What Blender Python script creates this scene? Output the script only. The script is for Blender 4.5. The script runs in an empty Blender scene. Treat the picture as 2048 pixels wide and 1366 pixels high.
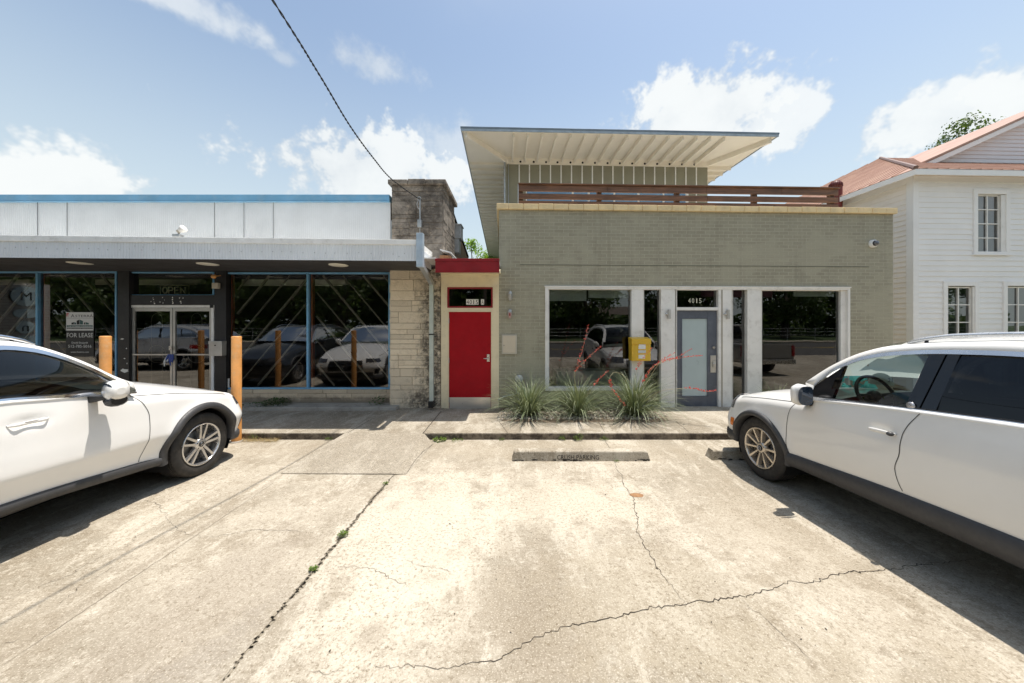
import bpy, math, random
from mathutils import Vector, Matrix, noise as mnoise
R = math.radians
F, H, CX, CY = 690.0, 1.85, 1030.0, 645.0      # focal length in px of a 2048 px wide frame, eye height, vanishing point
sc = bpy.context.scene
COL = sc.collection
rnd = random.Random(7)

# ------------------------------------------------------------------ frames
def W(x, y, d):                                   # point at depth d
    return Vector(((x-CX)/F*d, d, H+(CY-y)/F*d))
YAW = R(2.0)
GO = Vector((-0.327, 7.05, 0))
GE = Vector((math.cos(YAW), math.sin(YAW), 0)); GD = Vector((-math.sin(YAW), math.cos(YAW), 0))
MG = Matrix(((GE.x, GD.x, 0, GO.x), (GE.y, GD.y, 0, GO.y), (0, 0, 1, 0), (0, 0, 0, 1)))
def G(x, y, b=0.0):                               # (a, Z) in the frame of the right-hand buildings on plane b
    t = (x-CX)/F
    a = (t*(GO.y+b*GD.y)-GO.x-b*GD.x)/(GE.x-t*GE.y)
    Y = GO.y+a*GE.y+b*GD.y
    return a, H+(CY-y)/F*Y
def GA(x, b=0.0): return G(x, 0, b)[0]
def GZ(x, y, b=0.0): return G(x, y, b)[1]

# ------------------------------------------------------------------ object helpers
ROOT = {}
def tag(o, label=None, cat=None, group=None, kind=None):
    if label: o['label'] = label
    if cat: o['category'] = cat
    if group: o['group'] = group
    if kind: o['kind'] = kind
    return o
def thing(name, loc, label, cat, group=None):
    o = bpy.data.objects.new(name, None); COL.objects.link(o)
    o.location = loc; o.empty_display_size = .2
    ROOT[o.name] = Vector(loc)
    return tag(o, label, cat, group)
class MB:
    def __init__(s, xf=None): s.v = []; s.f = []; s.m = []; s.xf = xf; s.mi = 0; s.sm = []; s.smooth = False
    def add(s, vs, fs, smooth=None):
        n = len(s.v)
        if s.xf is not None: vs = [s.xf @ Vector(p) for p in vs]
        s.v.extend([tuple(p) for p in vs])
        for f in fs:
            s.f.append(tuple(i+n for i in f)); s.m.append(s.mi); s.sm.append(s.smooth if smooth is None else smooth)
        return s
    def box(s, x0, y0, z0, x1, y1, z1):
        vs = [(x0,y0,z0),(x1,y0,z0),(x1,y1,z0),(x0,y1,z0),(x0,y0,z1),(x1,y0,z1),(x1,y1,z1),(x0,y1,z1)]
        return s.add(vs, [(0,3,2,1),(4,5,6,7),(0,1,5,4),(1,2,6,5),(2,3,7,6),(3,0,4,7)])
    def quad(s, a, b, c, d): return s.add([a,b,c,d], [(0,1,2,3)])
    def hexa(s, lo, hi):                          # two 4-point loops
        return s.add(list(lo)+list(hi), [(0,3,2,1),(4,5,6,7),(0,1,5,4),(1,2,6,5),(2,3,7,6),(3,0,4,7)])
    def prism(s, poly, vec):
        n = len(poly); vec = Vector(vec)
        vs = [Vector(p) for p in poly]; vs2 = [p+vec for p in vs]
        return s.add(vs+vs2, [tuple(range(n))[::-1], tuple(range(n, 2*n))]+[(i, (i+1) % n, n+(i+1) % n, n+i) for i in range(n)])
    def tube(s, pts, r, n=8, cap=True, smooth=True):
        pts = [Vector(p) for p in pts]; rs = r if isinstance(r, (list, tuple)) else [r]*len(pts)
        vs = []; up = None
        for i, p in enumerate(pts):
            a = pts[max(0, i-1)]; b = pts[min(len(pts)-1, i+1)]
            d = (b-a).normalized() if (b-a).length > 1e-9 else Vector((0,0,1))
            if up is None:
                up = Vector((0,0,1)) if abs(d.z) < .9 else Vector((1,0,0))
            s1 = d.cross(up)
            if s1.length < 1e-4: s1 = d.orthogonal()
            s1.normalize(); s2 = s1.cross(d).normalized(); up = s2
            for k in range(n):
                t = 2*math.pi*k/n
                vs.append(p+s1*math.cos(t)*rs[i]+s2*math.sin(t)*rs[i])
        fs = [(i*n+k, i*n+(k+1) % n, (i+1)*n+(k+1) % n, (i+1)*n+k) for i in range(len(pts)-1) for k in range(n)]
        s.add(vs, fs, smooth)
        if cap: s.add(vs[:n], [tuple(range(n))], False); s.add(vs[-n:], [tuple(range(n))[::-1]], False)
        return s
    def grid(s, rows, closed=False, smooth=True):
        n = len(rows[0]); vs = [p for r in rows for p in r]
        fs = [(i*n+k, i*n+(k+1) % n, (i+1)*n+(k+1) % n, (i+1)*n+k) for i in range(len(rows)-1) for k in range(n if closed else n-1)]
        return s.add(vs, fs, smooth)
    def lathe(s, prof, M=None, n=24):             # prof: (r, h) about local Z
        rows = []
        for r, h in prof:
            rows.append([(r*math.cos(2*math.pi*k/n), r*math.sin(2*math.pi*k/n), h) for k in range(n)])
        if M is not None: rows = [[M @ Vector(p) for p in r] for r in rows]
        return s.grid(rows, True)
    def ball(s, c, rx, ry=None, rz=None, n=12, m=8):
        ry = ry or rx; rz = rz or rx
        rows = [[(c[0]+rx*math.sin(math.pi*i/m)*math.cos(2*math.pi*k/n), c[1]+ry*math.sin(math.pi*i/m)*math.sin(2*math.pi*k/n), c[2]-rz*math.cos(math.pi*i/m)) for k in range(n)] for i in range(m+1)]
        return s.grid(rows, True)
    def build(s, name, mat, parent=None, origin=None, bevel=0, label=None, cat=None, group=None, kind=None, solid=0):
        if parent is not None: off = ROOT[parent.name]
        elif origin is not None: off = Vector(origin)
        else: off = Vector((0,0,0))
        me = bpy.data.meshes.new(name)
        me.from_pydata([(p[0]-off.x, p[1]-off.y, p[2]-off.z) for p in s.v], [], s.f)
        for m in (mat if isinstance(mat, (list, tuple)) else [mat]): me.materials.append(m)
        me.polygons.foreach_set('material_index', s.m); me.polygons.foreach_set('use_smooth', s.sm)
        me.validate(); me.update()
        o = bpy.data.objects.new(name, me); COL.objects.link(o)
        if parent is not None: o.parent = parent
        else: o.location = off
        ROOT[o.name] = off
        if bevel:
            b = o.modifiers.new('b', 'BEVEL'); b.width = bevel; b.segments = 2; b.limit_method = 'ANGLE'; b.angle_limit = R(40); b.use_clamp_overlap = True
        if solid:
            b = o.modifiers.new('s', 'SOLIDIFY'); b.thickness = solid; b.offset = 0
        return tag(o, label, cat, group, kind)
def copy_tree(o, loc, label=None, scale=None, rz=None):
    def rec(a, par):
        c = a.copy(); COL.objects.link(c)
        if par is not None: c.parent = par
        for ch in a.children: rec(ch, c)
        return c
    c = rec(o, None); c.location = loc
    ROOT[c.name] = Vector(loc)
    if label: c['label'] = label
    if scale: c.scale = scale
    if rz is not None: c.rotation_euler.z = rz
    return c
_fc = {}
def text_pts(txt, size, extrude=.0005, sx=1.0, spacing=1.0):
    cu = bpy.data.curves.new('t', 'FONT'); cu.body = txt; cu.size = size; cu.extrude = extrude; cu.align_x = 'CENTER'; cu.resolution_u = 2
    cu.space_character = spacing
    o = bpy.data.objects.new('t', cu); COL.objects.link(o)
    dg = bpy.context.evaluated_depsgraph_get(); me = bpy.data.meshes.new_from_object(o.evaluated_get(dg))
    vs = [Vector((v.co.x*sx, v.co.y, v.co.z)) for v in me.vertices]; fs = [tuple(p.vertices) for p in me.polygons]
    bpy.data.objects.remove(o); bpy.data.curves.remove(cu); bpy.data.meshes.remove(me)
    return vs, fs
def text(mb, txt, c, size, ax=(1,0,0), up=(0,0,1), extrude=.0005, sx=1.0, spacing=1.0, fit=None):
    vs, fs = text_pts(txt, size, extrude, sx, spacing)
    if fit:
        w = max(v.x for v in vs)-min(v.x for v in vs); k = fit/w
        for v in vs: v.x *= k
    ax = Vector(ax); up = Vector(up); nn = ax.cross(up); c = Vector(c)
    mb.add([c+ax*v.x+up*v.y+nn*v.z for v in vs], fs, False)

# ------------------------------------------------------------------ materials
def newmat(name):
    m = bpy.data.materials.new(name); m.use_nodes = True
    nt = m.node_tree; return m, nt, nt.nodes['Principled BSDF']
class N:
    def __init__(s, nt): s.nt = nt
    def n(s, t, **k):
        x = s.nt.nodes.new(t)
        for a, b in k.items(): setattr(x, a, b)
        return x
    def l(s, a, b): s.nt.links.new(a, b)
    def inp(s, sock, v):
        if isinstance(v, (int, float)): sock.default_value = v
        elif isinstance(v, (tuple, list)): sock.default_value = tuple(v)+((1,) if len(v) == 3 and len(sock.default_value) == 4 else ())
        else: s.l(v, sock)
    def m(s, op, a, b=0.0, c=0.0, clamp=False):
        x = s.n('ShaderNodeMath', operation=op, use_clamp=clamp)
        for i, v in enumerate((a, b, c)): s.inp(x.inputs[i], v)
        return x.outputs[0]
    def mix(s, f, a, b, mode='MIX'):
        x = s.n('ShaderNodeMix', data_type='RGBA', blend_type=mode)
        s.inp(x.inputs[0], f); s.inp(x.inputs[6], a); s.inp(x.inputs[7], b); return x.outputs[2]
    def noise(s, vec, scale, detail=4, rough=.55, dist=0, out=0):
        x = s.n('ShaderNodeTexNoise'); s.inp(x.inputs['Scale'], scale); x.inputs['Detail'].default_value = detail
        x.inputs['Roughness'].default_value = rough; x.inputs['Distortion'].default_value = dist
        if vec is not None: s.l(vec, x.inputs['Vector'])
        return x.outputs[out]
    def ramp(s, v, lo, hi, a=0.0, b=1.0, smooth=True):
        x = s.n('ShaderNodeMapRange', clamp=True); x.interpolation_type = 'SMOOTHSTEP' if smooth else 'LINEAR'
        for i, q in enumerate((v, lo, hi, a, b)): s.inp(x.inputs[i], q)
        return x.outputs[0]
    def co(s, which='Object', scale=None):
        o = s.n('ShaderNodeTexCoord').outputs[which]
        if scale:
            mp = s.n('ShaderNodeMapping'); mp.inputs['Scale'].default_value = scale; s.l(o, mp.inputs[0]); o = mp.outputs[0]
        return o
    def pos(s): return s.n('ShaderNodeNewGeometry').outputs['Position']
    def xyz(s, v):
        x = s.n('ShaderNodeSeparateXYZ'); s.l(v, x.inputs[0]); return x.outputs
    def bump(s, h, strength=.3, dist=.01, prev=None):
        x = s.n('ShaderNodeBump'); x.inputs['Strength'].default_value = strength; x.inputs['Distance'].default_value = dist
        s.l(h, x.inputs['Height'])
        if prev is not None: s.l(prev, x.inputs['Normal'])
        return x.outputs[0]
def simple(name, col, rough=.6, metal=0, var=.12, vs=3.0, bump=.0, bs=60, bd=.003, coat=0, spec=.5, dirt=None, dirtamt=.5):
    m, nt, p = newmat(name); g = N(nt); co = g.co()
    n1 = g.noise(co, vs, 6, .6)
    f = g.ramp(n1, .3, .7, 1-var, 1+var, False)
    c = g.mix(1.0, col, g.n('ShaderNodeCombineXYZ').outputs[0], 'MULTIPLY')
    cmb = c.node.inputs[7].links[0].from_node
    for i in range(3): g.l(f, cmb.inputs[i])
    if dirt:
        n2 = g.noise(co, vs*2.3, 8, .7)
        c = g.mix(g.m('MULTIPLY', g.ramp(n2, .48, .72), dirtamt), c, dirt)
    g.l(c, p.inputs['Base Color']); p.inputs['Metallic'].default_value = metal; p.inputs['Specular IOR Level'].default_value = spec
    g.l(g.ramp(g.noise(co, vs*3, 5), .3, .7, max(.02, rough-.08), min(1, rough+.08)), p.inputs['Roughness'])
    if coat: p.inputs['Coat Weight'].default_value = coat; p.inputs['Coat Roughness'].default_value = .03
    if bump: g.l(g.bump(g.noise(co, bs, 4), bump, bd), p.inputs['Normal'])
    return m
def glassmat(name, tint, refl=.08, wav=.0, rough=.0, wsc=1.2, ior=1.5):
    m = bpy.data.materials.new(name); m.use_nodes = True; nt = m.node_tree; nt.nodes.clear(); g = N(nt)
    out = g.n('ShaderNodeOutputMaterial'); tr = g.n('ShaderNodeBsdfTransparent'); gl = g.n('ShaderNodeBsdfGlossy')
    tr.inputs[0].default_value = (*tint, 1); gl.inputs['Roughness'].default_value = rough; gl.inputs[0].default_value = (1,1,1,1)
    fr = g.n('ShaderNodeFresnel'); fr.inputs[0].default_value = ior
    fac = g.m('ADD', g.m('MULTIPLY', fr.outputs[0], 1.0), refl-.04, clamp=True)
    if wav:
        b = g.bump(g.noise(g.pos(), wsc, 2), 1.0, wav); g.l(b, gl.inputs['Normal'])
    mx = g.n('ShaderNodeMixShader'); g.l(fac, mx.inputs[0]); g.l(tr.outputs[0], mx.inputs[1]); g.l(gl.outputs[0], mx.inputs[2]); g.l(mx.outputs[0], out.inputs[0])
    return m
M = {}
M['white'] = simple('white_paint', (.80,.79,.76), .45, var=.05, dirt=(.45,.42,.36), dirtamt=.18)
M['trimwhite'] = simple('white_trim', (.80,.78,.74), .45, var=.07, vs=2, dirt=(.36,.33,.28), dirtamt=.35)
M['siding'] = simple('siding_paint', (.86,.855,.845), .5, var=.04, vs=1.5)
M['blue'] = simple('blue_paint', (.17,.40,.62), .45, var=.15, vs=2, dirt=(.30,.46,.60), dirtamt=.5)
M['corrug'] = simple('corrugated_metal', (.76,.79,.82), .45, metal=.05, var=.08, vs=1.2, dirt=(.72,.74,.76), dirtamt=.5)
M['metalwhite'] = simple('painted_flashing', (.88,.88,.86), .45, var=.08, vs=3, dirt=(.40,.37,.33), dirtamt=.35)
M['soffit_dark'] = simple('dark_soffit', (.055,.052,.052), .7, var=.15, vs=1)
M['black'] = simple('black_paint', (.016,.015,.016), .45, var=.3, vs=4, bump=.1, bs=30)
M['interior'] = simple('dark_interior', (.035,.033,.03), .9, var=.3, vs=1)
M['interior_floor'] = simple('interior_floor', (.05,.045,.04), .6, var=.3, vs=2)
M['slat'] = simple('lattice_wood', (.36,.32,.26), .7, var=.15)
M['fixture'] = simple('lamp_housing', (.86,.82,.70), .5, var=.05)
M['orangewood'] = simple('orange_wood', (.42,.10,.03), .5, var=.2, vs=5)
M['alum'] = simple('aluminium', (.55,.53,.49), .38, metal=.6, var=.12, vs=5)
M['kick'] = simple('kick_plate_steel', (.62,.60,.56), .35, metal=.7, var=.04, vs=2)
M['steel'] = simple('brushed_steel', (.60,.58,.54), .3, metal=.9, var=.1, vs=8)
M['chrome'] = simple('chrome', (.75,.76,.78), .08, metal=1.0, var=.02)
M['membrane'] = simple('white_roof_membrane', (.80,.76,.68), .7, var=.06)
M['galv'] = simple('galvanised_metal', (.42,.44,.45), .4, metal=.5, var=.2, vs=6, dirt=(.6,.62,.62))
M['cream'] = simple('cream_paint', (.78,.68,.47), .55, var=.06, vs=3, dirt=(.38,.33,.24), dirtamt=.3)
M['red'] = simple('red_paint', (.36,.004,.010), .6, var=.12, vs=3, bump=.08, bs=90, dirt=(.27,.004,.01), dirtamt=.5, spec=.2)
M['dkred'] = simple('dark_red_paint', (.26,.008,.014), .4, var=.1)
M['plastic_grey'] = simple('grey_plastic', (.045,.045,.047), .55, var=.12, vs=12, bump=.15, bs=500, bd=.001)
M['rubber'] = simple('tyre_rubber', (.022,.02,.018), .75, var=.3, vs=6, dirt=(.09,.075,.06), dirtamt=.4)
M['dark'] = simple('black_plastic', (.008,.008,.009), .5, var=.1)
M['yellow'] = simple('yellow_powder_coat', (.72,.44,.03), .38, var=.06, vs=4)
M['bollard'] = simple('orange_bollard_paint', (.66,.30,.085), .55, var=.22, vs=5, dirt=(.50,.33,.17), dirtamt=.75)
M['greydoor'] = simple('slate_door_paint', (.10,.112,.14), .4, var=.15, vs=3, dirt=(.17,.185,.21), dirtamt=.4)
M['frost'] = simple('frosted_film', (.44,.52,.52), .35, var=.07, vs=1.5)
M['tan'] = simple('tan_plastic', (.50,.46,.38), .5, var=.06)
M['coping'] = simple('cream_coping_tile', (.80,.62,.34), .35, var=.14, vs=4, dirt=(.55,.40,.22), dirtamt=.35)
M['rafterpaint'] = simple('cream_eave_paint', (.86,.81,.70), .55, var=.05, vs=2, dirt=(.7,.62,.5), dirtamt=.25)
M['olive'] = simple('olive_panel', (.27,.26,.19), .6, var=.07, vs=2)
M['wire'] = simple('wire_black', (.012,.012,.012), .6)
M['paper'] = simple('paper_white', (.8,.78,.72), .7, var=.05)
M['ink'] = simple('ink_black', (.012,.012,.012), .6)
M['signwhite'] = simple('sign_white', (.62,.62,.60), .5, var=.03)
M['signblack'] = simple('sign_black', (.02,.02,.02), .5)
M['signred'] = simple('sign_red', (.5,.02,.04), .5)
M['signteal'] = simple('sign_teal', (.03,.09,.085), .5)
M['neon'] = simple('unlit_neon_tube', (.88,.84,.62), .25)
M['brown_pole'] = simple('weathered_pole', (.10,.075,.055), .9, var=.3, vs=8)
M['rust'] = simple('rust', (.27,.145,.065), .8, var=.3, vs=40)
M['deadgrass'] = simple('dry_grass', (.42,.28,.13), .9, var=.3, vs=30)
M['concrete_trim'] = simple('grey_concrete', (.36,.34,.30), .85, var=.2, vs=3, bump=.4, bs=40, dirt=(.16,.14,.12), dirtamt=.6)
M['bark'] = simple('bark', (.11,.085,.065), .9, var=.3, vs=6, bump=.6, bs=20, bd=.02)
M['teal'] = simple('teal_cloth', (.08,.42,.38), .8)
M['headliner'] = simple('grey_headliner', (.10,.10,.10), .9)
M['leather'] = simple('dark_leather', (.02,.02,.021), .5, var=.2)
M['dash'] = simple('dashboard_plastic', (.05,.052,.055), .55)
M['lime'] = simple('lime_plastic', (.55,.75,.03), .4)
M['amber'] = simple('amber_lens', (.65,.17,.02), .2, coat=.6)
M['lens'] = simple('lamp_lens', (.10,.10,.11), .08, metal=.3, coat=1)
M['redlens'] = simple('red_lamp_lens', (.30,.01,.01), .15, coat=1)

def paint(name, col, coat=1.0, rough=.35):
    m, nt, p = newmat(name); g = N(nt)
    p.inputs['Base Color'].default_value = (*col, 1); p.inputs['Roughness'].default_value = rough
    p.inputs['Coat Weight'].default_value = coat; p.inputs['Coat Roughness'].default_value = .02; p.inputs['Coat IOR'].default_value = 1.5
    n = g.noise(g.co(), 2.0, 5, .6)
    c = g.mix(g.ramp(n, .45, .75, 0, .22), col, tuple(x*.82 for x in col)); g.l(c, p.inputs['Base Color'])
    g.l(g.bump(g.noise(g.co(), 300, 2), .02, .0005), p.inputs['Coat Normal'])
    return m
M['carwhite'] = paint('white_car_paint', (.80,.79,.765))
M['carwhite2'] = paint('dusty_white_car_paint', (.76,.75,.72), .8, .4)
M['cardark'] = paint('dark_car_paint', (.02,.022,.025))
M['carsilver'] = paint('silver_car_paint', (.40,.40,.41))
M['cargrey'] = paint('grey_truck_paint', (.28,.27,.25))
M['glass_car'] = glassmat('tinted_car_glass', (.09,.10,.105), .052, ior=1.33)
M['glass_front'] = glassmat('light_car_glass', (.22,.27,.26), .06, ior=1.4)
M['glass_dark'] = glassmat('dark_car_glass', (.02,.022,.026), .05, ior=1.36)
M['glass_left'] = glassmat('storefront_glass', (.72,.74,.72), .105, .0012)
M['glass_green'] = glassmat('office_glass', (.60,.62,.60), .105, .0008)
M['glass_house'] = glassmat('house_glass', (.25,.30,.30), .16, .0015)

def concrete(name, special=True, dark=1.0, agg=False):
    m, nt, p = newmat(name); g = N(nt); P = g.pos(); X, Y, Z = g.xyz(P)[0:3]
    big = g.noise(P, .55, 8, .62, .4); mid = g.noise(P, 2.2, 8, .7, .6); fine = g.noise(P, 22, 6, .75); fine2 = g.noise(P, 95, 3, .7)
    c = g.mix(g.ramp(big, .42, .58), (.41*dark,.365*dark,.292*dark), (.285*dark,.25*dark,.193*dark))
    c = g.mix(g.m('MULTIPLY', g.ramp(mid, .49, .60), .6), c, (.235*dark,.195*dark,.14*dark))
    c = g.mix(g.m('MULTIPLY', g.ramp(g.noise(g.co('Object', (2.4, .8, 1)), 1.3, 9, .72, .5), .50, .60), .7), c, (.50*dark,.455*dark,.375*dark))
    c = g.mix(g.m('MULTIPLY', g.ramp(g.noise(P, 9, 8, .8, .3), .53, .61), .5), c, (.19*dark,.155*dark,.11*dark))
    c = g.mix(g.m('MULTIPLY', g.ramp(g.noise(P, 13, 7, .8), .54, .60), .45), c, (.60*dark,.55*dark,.46*dark))
    if special:
        def blob(cx, cy, rx, ry, amt, col, c):
            dx = g.m('DIVIDE', g.m('SUBTRACT', X, cx), rx); dy = g.m('DIVIDE', g.m('SUBTRACT', Y, cy), ry)
            d = g.m('SQRT', g.m('ADD', g.m('MULTIPLY', dx, dx), g.m('MULTIPLY', dy, dy)))
            d = g.m('ADD', d, g.m('MULTIPLY', g.m('SUBTRACT', g.noise(P, 3.5, 9, .78), .5), 3.4))
            return g.mix(g.m('MULTIPLY', g.ramp(d, .45, 1.2, 1, 0), amt), c, col)
        c = blob(-.75, 3.1, .75, 1.35, .75, (.54,.49,.40), c)
        c = blob(-.95, 2.2, .35, .6, .5, (.54,.49,.40), c)
        c = blob(.5, 3.55, 1.2, .5, .6, (.52,.47,.38), c)
        c = blob(.12, 2.15, .42, .75, .75, (.25,.21,.155), c)
        c = blob(.95, 2.3, .8, .7, .45, (.32,.275,.20), c)
        c = blob(-.85, 2.05, .12, .12, .5, (.24,.2,.15), c)
        c = blob(2.3, 3.0, .6, 1.3, .4, (.30,.255,.19), c)
        c = blob(.8, 5.0, 2.6, .42, .55, (.32,.275,.205), c)
        c = blob(-2.0, 2.1, .5, 1.2, .5, (.27,.23,.18), c)
        c = blob(-1.7, 1.75, .28, .5, .45, (.26,.23,.19), c)
        c = blob(-3.0, 1.6, .8, 1.0, .4, (.29,.25,.19), c)
        c = blob(-2.9, 5.1, 1.2, .5, .4, (.30,.255,.19), c)
        c = blob(1.6, 1.6, 1.0, .5, .45, (.33,.285,.21), c)
        # old tyre track lines running towards the kerb
        tl = g.ramp(g.m('ABSOLUTE', g.m('SUBTRACT', g.m('ADD', X, g.m('MULTIPLY', g.noise(P, 1.2, 3), .06)), -2.80)), .0, .05, 1, 0)
        c = g.mix(g.m('MULTIPLY', tl, .42), c, (.20,.165,.12))
    # dark grains / pits
    vo = g.n('ShaderNodeTexVoronoi'); vo.inputs['Scale'].default_value = 130; g.l(P, vo.inputs['Vector'])
    pit = g.ramp(vo.outputs['Distance'], .12, .38, 1, 0)
    pm = g.ramp(g.noise(P, 5, 6, .7), .42, .62)
    c = g.mix(g.m('MULTIPLY', g.m('MULTIPLY', pit, pm), .42), c, (.17,.135,.095))
    grains = g.ramp(g.noise(P, 38, 7, .82), .50, .62)
    c = g.mix(g.m('MULTIPLY', grains, g.ramp(g.noise(P, 1.3, 6, .7), .35, .65, .5, 1.0)), c, (.165,.13,.085))
    c = g.mix(g.m('MULTIPLY', g.ramp(fine2, .52, .68), .55), c, (.66,.60,.50))
    c = g.mix(g.m('MULTIPLY', g.ramp(g.noise(P, 60, 5, .85), .55, .66), .5), c, (.15,.12,.08))
    if agg:
        v2 = g.n('ShaderNodeTexVoronoi'); v2.inputs['Scale'].default_value = 120; g.l(P, v2.inputs['Vector'])
        cr = g.n('ShaderNodeMix', data_type='RGBA'); cr.inputs[0].default_value = .55
        s = g.xyz(v2.outputs['Color'])[0]
        c = g.mix(.32, c, g.mix(g.ramp(s, .1, .9, 0, 1, False), (.18,.15,.12), (.60,.54,.43)))
    g.l(c, p.inputs['Base Color']); p.inputs['Roughness'].default_value = .9; p.inputs['Specular IOR Level'].default_value = .25
    b = g.bump(fine, .55, .008); b = g.bump(g.noise(P, 70, 5, .8), .7, .004, b)
    g.l(b, p.inputs['Normal'])
    return m
M['concrete'] = concrete('parking_concrete')
M['walk'] = concrete('pavement_concrete', False, .88)
M['ramp'] = concrete('exposed_aggregate', False, .74, True)
M['stopper'] = concrete('wheel_stop_concrete', False, .98)
def kerbmat():
    m, nt, p = newmat('kerb_face'); g = N(nt); P = g.pos()
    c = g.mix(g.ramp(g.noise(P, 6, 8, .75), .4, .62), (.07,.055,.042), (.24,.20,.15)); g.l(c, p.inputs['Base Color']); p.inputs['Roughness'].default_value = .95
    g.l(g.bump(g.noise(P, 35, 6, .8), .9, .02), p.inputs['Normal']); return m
M['kerb'] = kerbmat()
M['seam'] = simple('dark_seam', (.10,.083,.062), 1, var=.5, vs=15)  # dark brown of the long joint
M['crack'] = simple('dark_crack', (.045,.035,.025), 1, var=.4, vs=20)  # dark tone of the crack lines
def asphalt():
    m, nt, p = newmat('asphalt'); g = N(nt); P = g.pos()
    c = g.mix(g.ramp(g.noise(P, 3, 6, .7), .4, .6), (.05,.048,.045), (.085,.08,.075)); g.l(c, p.inputs['Base Color']); p.inputs['Roughness'].default_value = .9; return m
M['asphalt'] = asphalt()
M['grassmat'] = simple('lawn_grass', (.045,.075,.02), .95, var=.5, vs=2, bump=.8, bs=30, bd=.05)
def brickmat(name, c1, c2, mortar, rough=.6, scale=1, var=.15, paintover=True):
    m, nt, p = newmat(name); g = N(nt); co = g.co()
    X, Y, Z = g.xyz(co)[0:3]
    cb = g.n('ShaderNodeCombineXYZ'); g.l(g.m('ADD', X, Y), cb.inputs[0]); g.l(Z, cb.inputs[1])
    br = g.n('ShaderNodeTexBrick'); g.l(cb.outputs[0], br.inputs['Vector'])
    br.inputs['Scale'].default_value = 1.0; br.inputs['Brick Width'].default_value = .205; br.inputs['Row Height'].default_value = .071
    br.inputs['Mortar Size'].default_value = .0065; br.inputs['Mortar Smooth'].default_value = .25; br.inputs['Bias'].default_value = 0
    br.inputs['Color1'].default_value = (*c1, 1); br.inputs['Color2'].default_value = (*c2, 1); br.inputs['Mortar'].default_value = (*mortar, 1)
    wv = g.noise(co, 1.1, 6, .65)
    c = g.mix(g.ramp(wv, .35, .75, 0, .4), br.outputs['Color'], mortar)
    c = g.mix(g.m('MULTIPLY', g.ramp(g.noise(co, 9, 6, .75), .5, .7), .3), c, tuple(x*.8 for x in c1))
    g.l(c, p.inputs['Base Color']); p.inputs['Roughness'].default_value = rough
    st = g.noise(g.co('Object', (5, 5, .35)), 1.6, 6, .65); c = g.mix(g.m('MULTIPLY', g.ramp(st, .5, .72), .35), c, tuple(x*.72 for x in c2))
    c = g.mix(g.m('MULTIPLY', g.ramp(g.m('ADD', Z, g.m('MULTIPLY', g.noise(co, 5, 6), .5)), .75, .3), .3), c, (.22,.20,.15))
    pt = g.ramp(g.noise(co, .8, 4, .5), .54, .60); c = g.mix(g.m('MULTIPLY', pt, .6), c, tuple((a+b)*.5 for a, b in zip(c1, mortar)))
    g.l(c, p.inputs['Base Color'])
    hgt = g.m('SUBTRACT', 1.0, br.outputs['Fac'])
    b = g.bump(hgt, .75, .008); b = g.bump(g.noise(co, 60, 5, .7), .35, .004, b); g.l(b, p.inputs['Normal'])
    return m
M['greenbrick'] = brickmat('painted_green_brick', (.335,.312,.228), (.272,.252,.183), (.455,.427,.32))
M['whitebrick'] = brickmat('painted_white_brick', (.72,.68,.62), (.64,.60,.54), (.42,.38,.34))
M['redbrick'] = brickmat('red_brick', (.30,.14,.10), (.25,.12,.09), (.35,.30,.26))
def stonemat(name, base, dark, stain, amt):
    m, nt, p = newmat(name); g = N(nt); co = g.pos()
    at = g.n('ShaderNodeAttribute', attribute_name='tint').outputs['Fac']
    c = g.mix(at, base, tuple(x*.8 for x in base))
    n = g.noise(co, 5, 8, .72, .8)
    c = g.mix(g.m('MULTIPLY', g.ramp(n, .52, .66), .45), c, dark)
    X, Y, Z = g.xyz(co)[0:3]
    n3 = g.noise(co, 4, 8, .75, .6)
    if stain == 'pier':    # mould near the downspout and at the foot
        d1 = g.ramp(g.m('ADD', X, g.m('MULTIPLY', g.m('SUBTRACT', n3, .5), .9)), -2.12, -1.72)
        d2 = g.m('MULTIPLY', g.ramp(g.m('ADD', Z, g.m('MULTIPLY', n3, .9)), 1.25, .65), g.ramp(X, -2.5, -2.0))
        st = g.m('MAXIMUM', d1, d2)
        st = g.m('MULTIPLY', st, g.ramp(g.noise(co, 11, 8, .8), .36, .6))
        c = g.mix(g.m('MULTIPLY', st, .9), c, (.035,.03,.028))
    elif stain == 'chimney':
        st = g.ramp(g.noise(co, 1.9, 8, .75, .5), .34, .6)
        c = g.mix(g.m('MULTIPLY', st, .85), c, (.05,.042,.035)); c = g.mix(g.m('MULTIPLY', g.ramp(g.noise(co, 9, 7, .8), .52, .6), .4), c, (.45,.38,.30))
    elif stain == 'sill':
        st = g.ramp(g.m('ADD', Z, g.m('MULTIPLY', g.m('SUBTRACT', n3, .5), .35)), .34, .2)
        c = g.mix(g.m('MULTIPLY', st, .7), c, (.10,.085,.065))
    g.l(c, p.inputs['Base Color']); p.inputs['Roughness'].default_value = .85
    v = g.noise(co, 7, 8, .7, 1.0)
    b = g.bump(v, .8, .03); b = g.bump(g.noise(co, 40, 5, .8), .5, .006, b); g.l(b, p.inputs['Normal'])
    return m
M['stone'] = stonemat('limestone_ashlar', (.84,.72,.54), (.50,.41,.29), 'pier', 1)
M['stone_chim'] = stonemat('weathered_chimney_stone', (.38,.335,.285), (.15,.125,.10), 'chimney', 1)
M['stone_sill'] = stonemat('sill_stone', (.66,.55,.40), (.34,.27,.18), 'sill', 1)
M['mortar'] = simple('mortar', (.30,.22,.14), .9, var=.2, vs=10)
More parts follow.
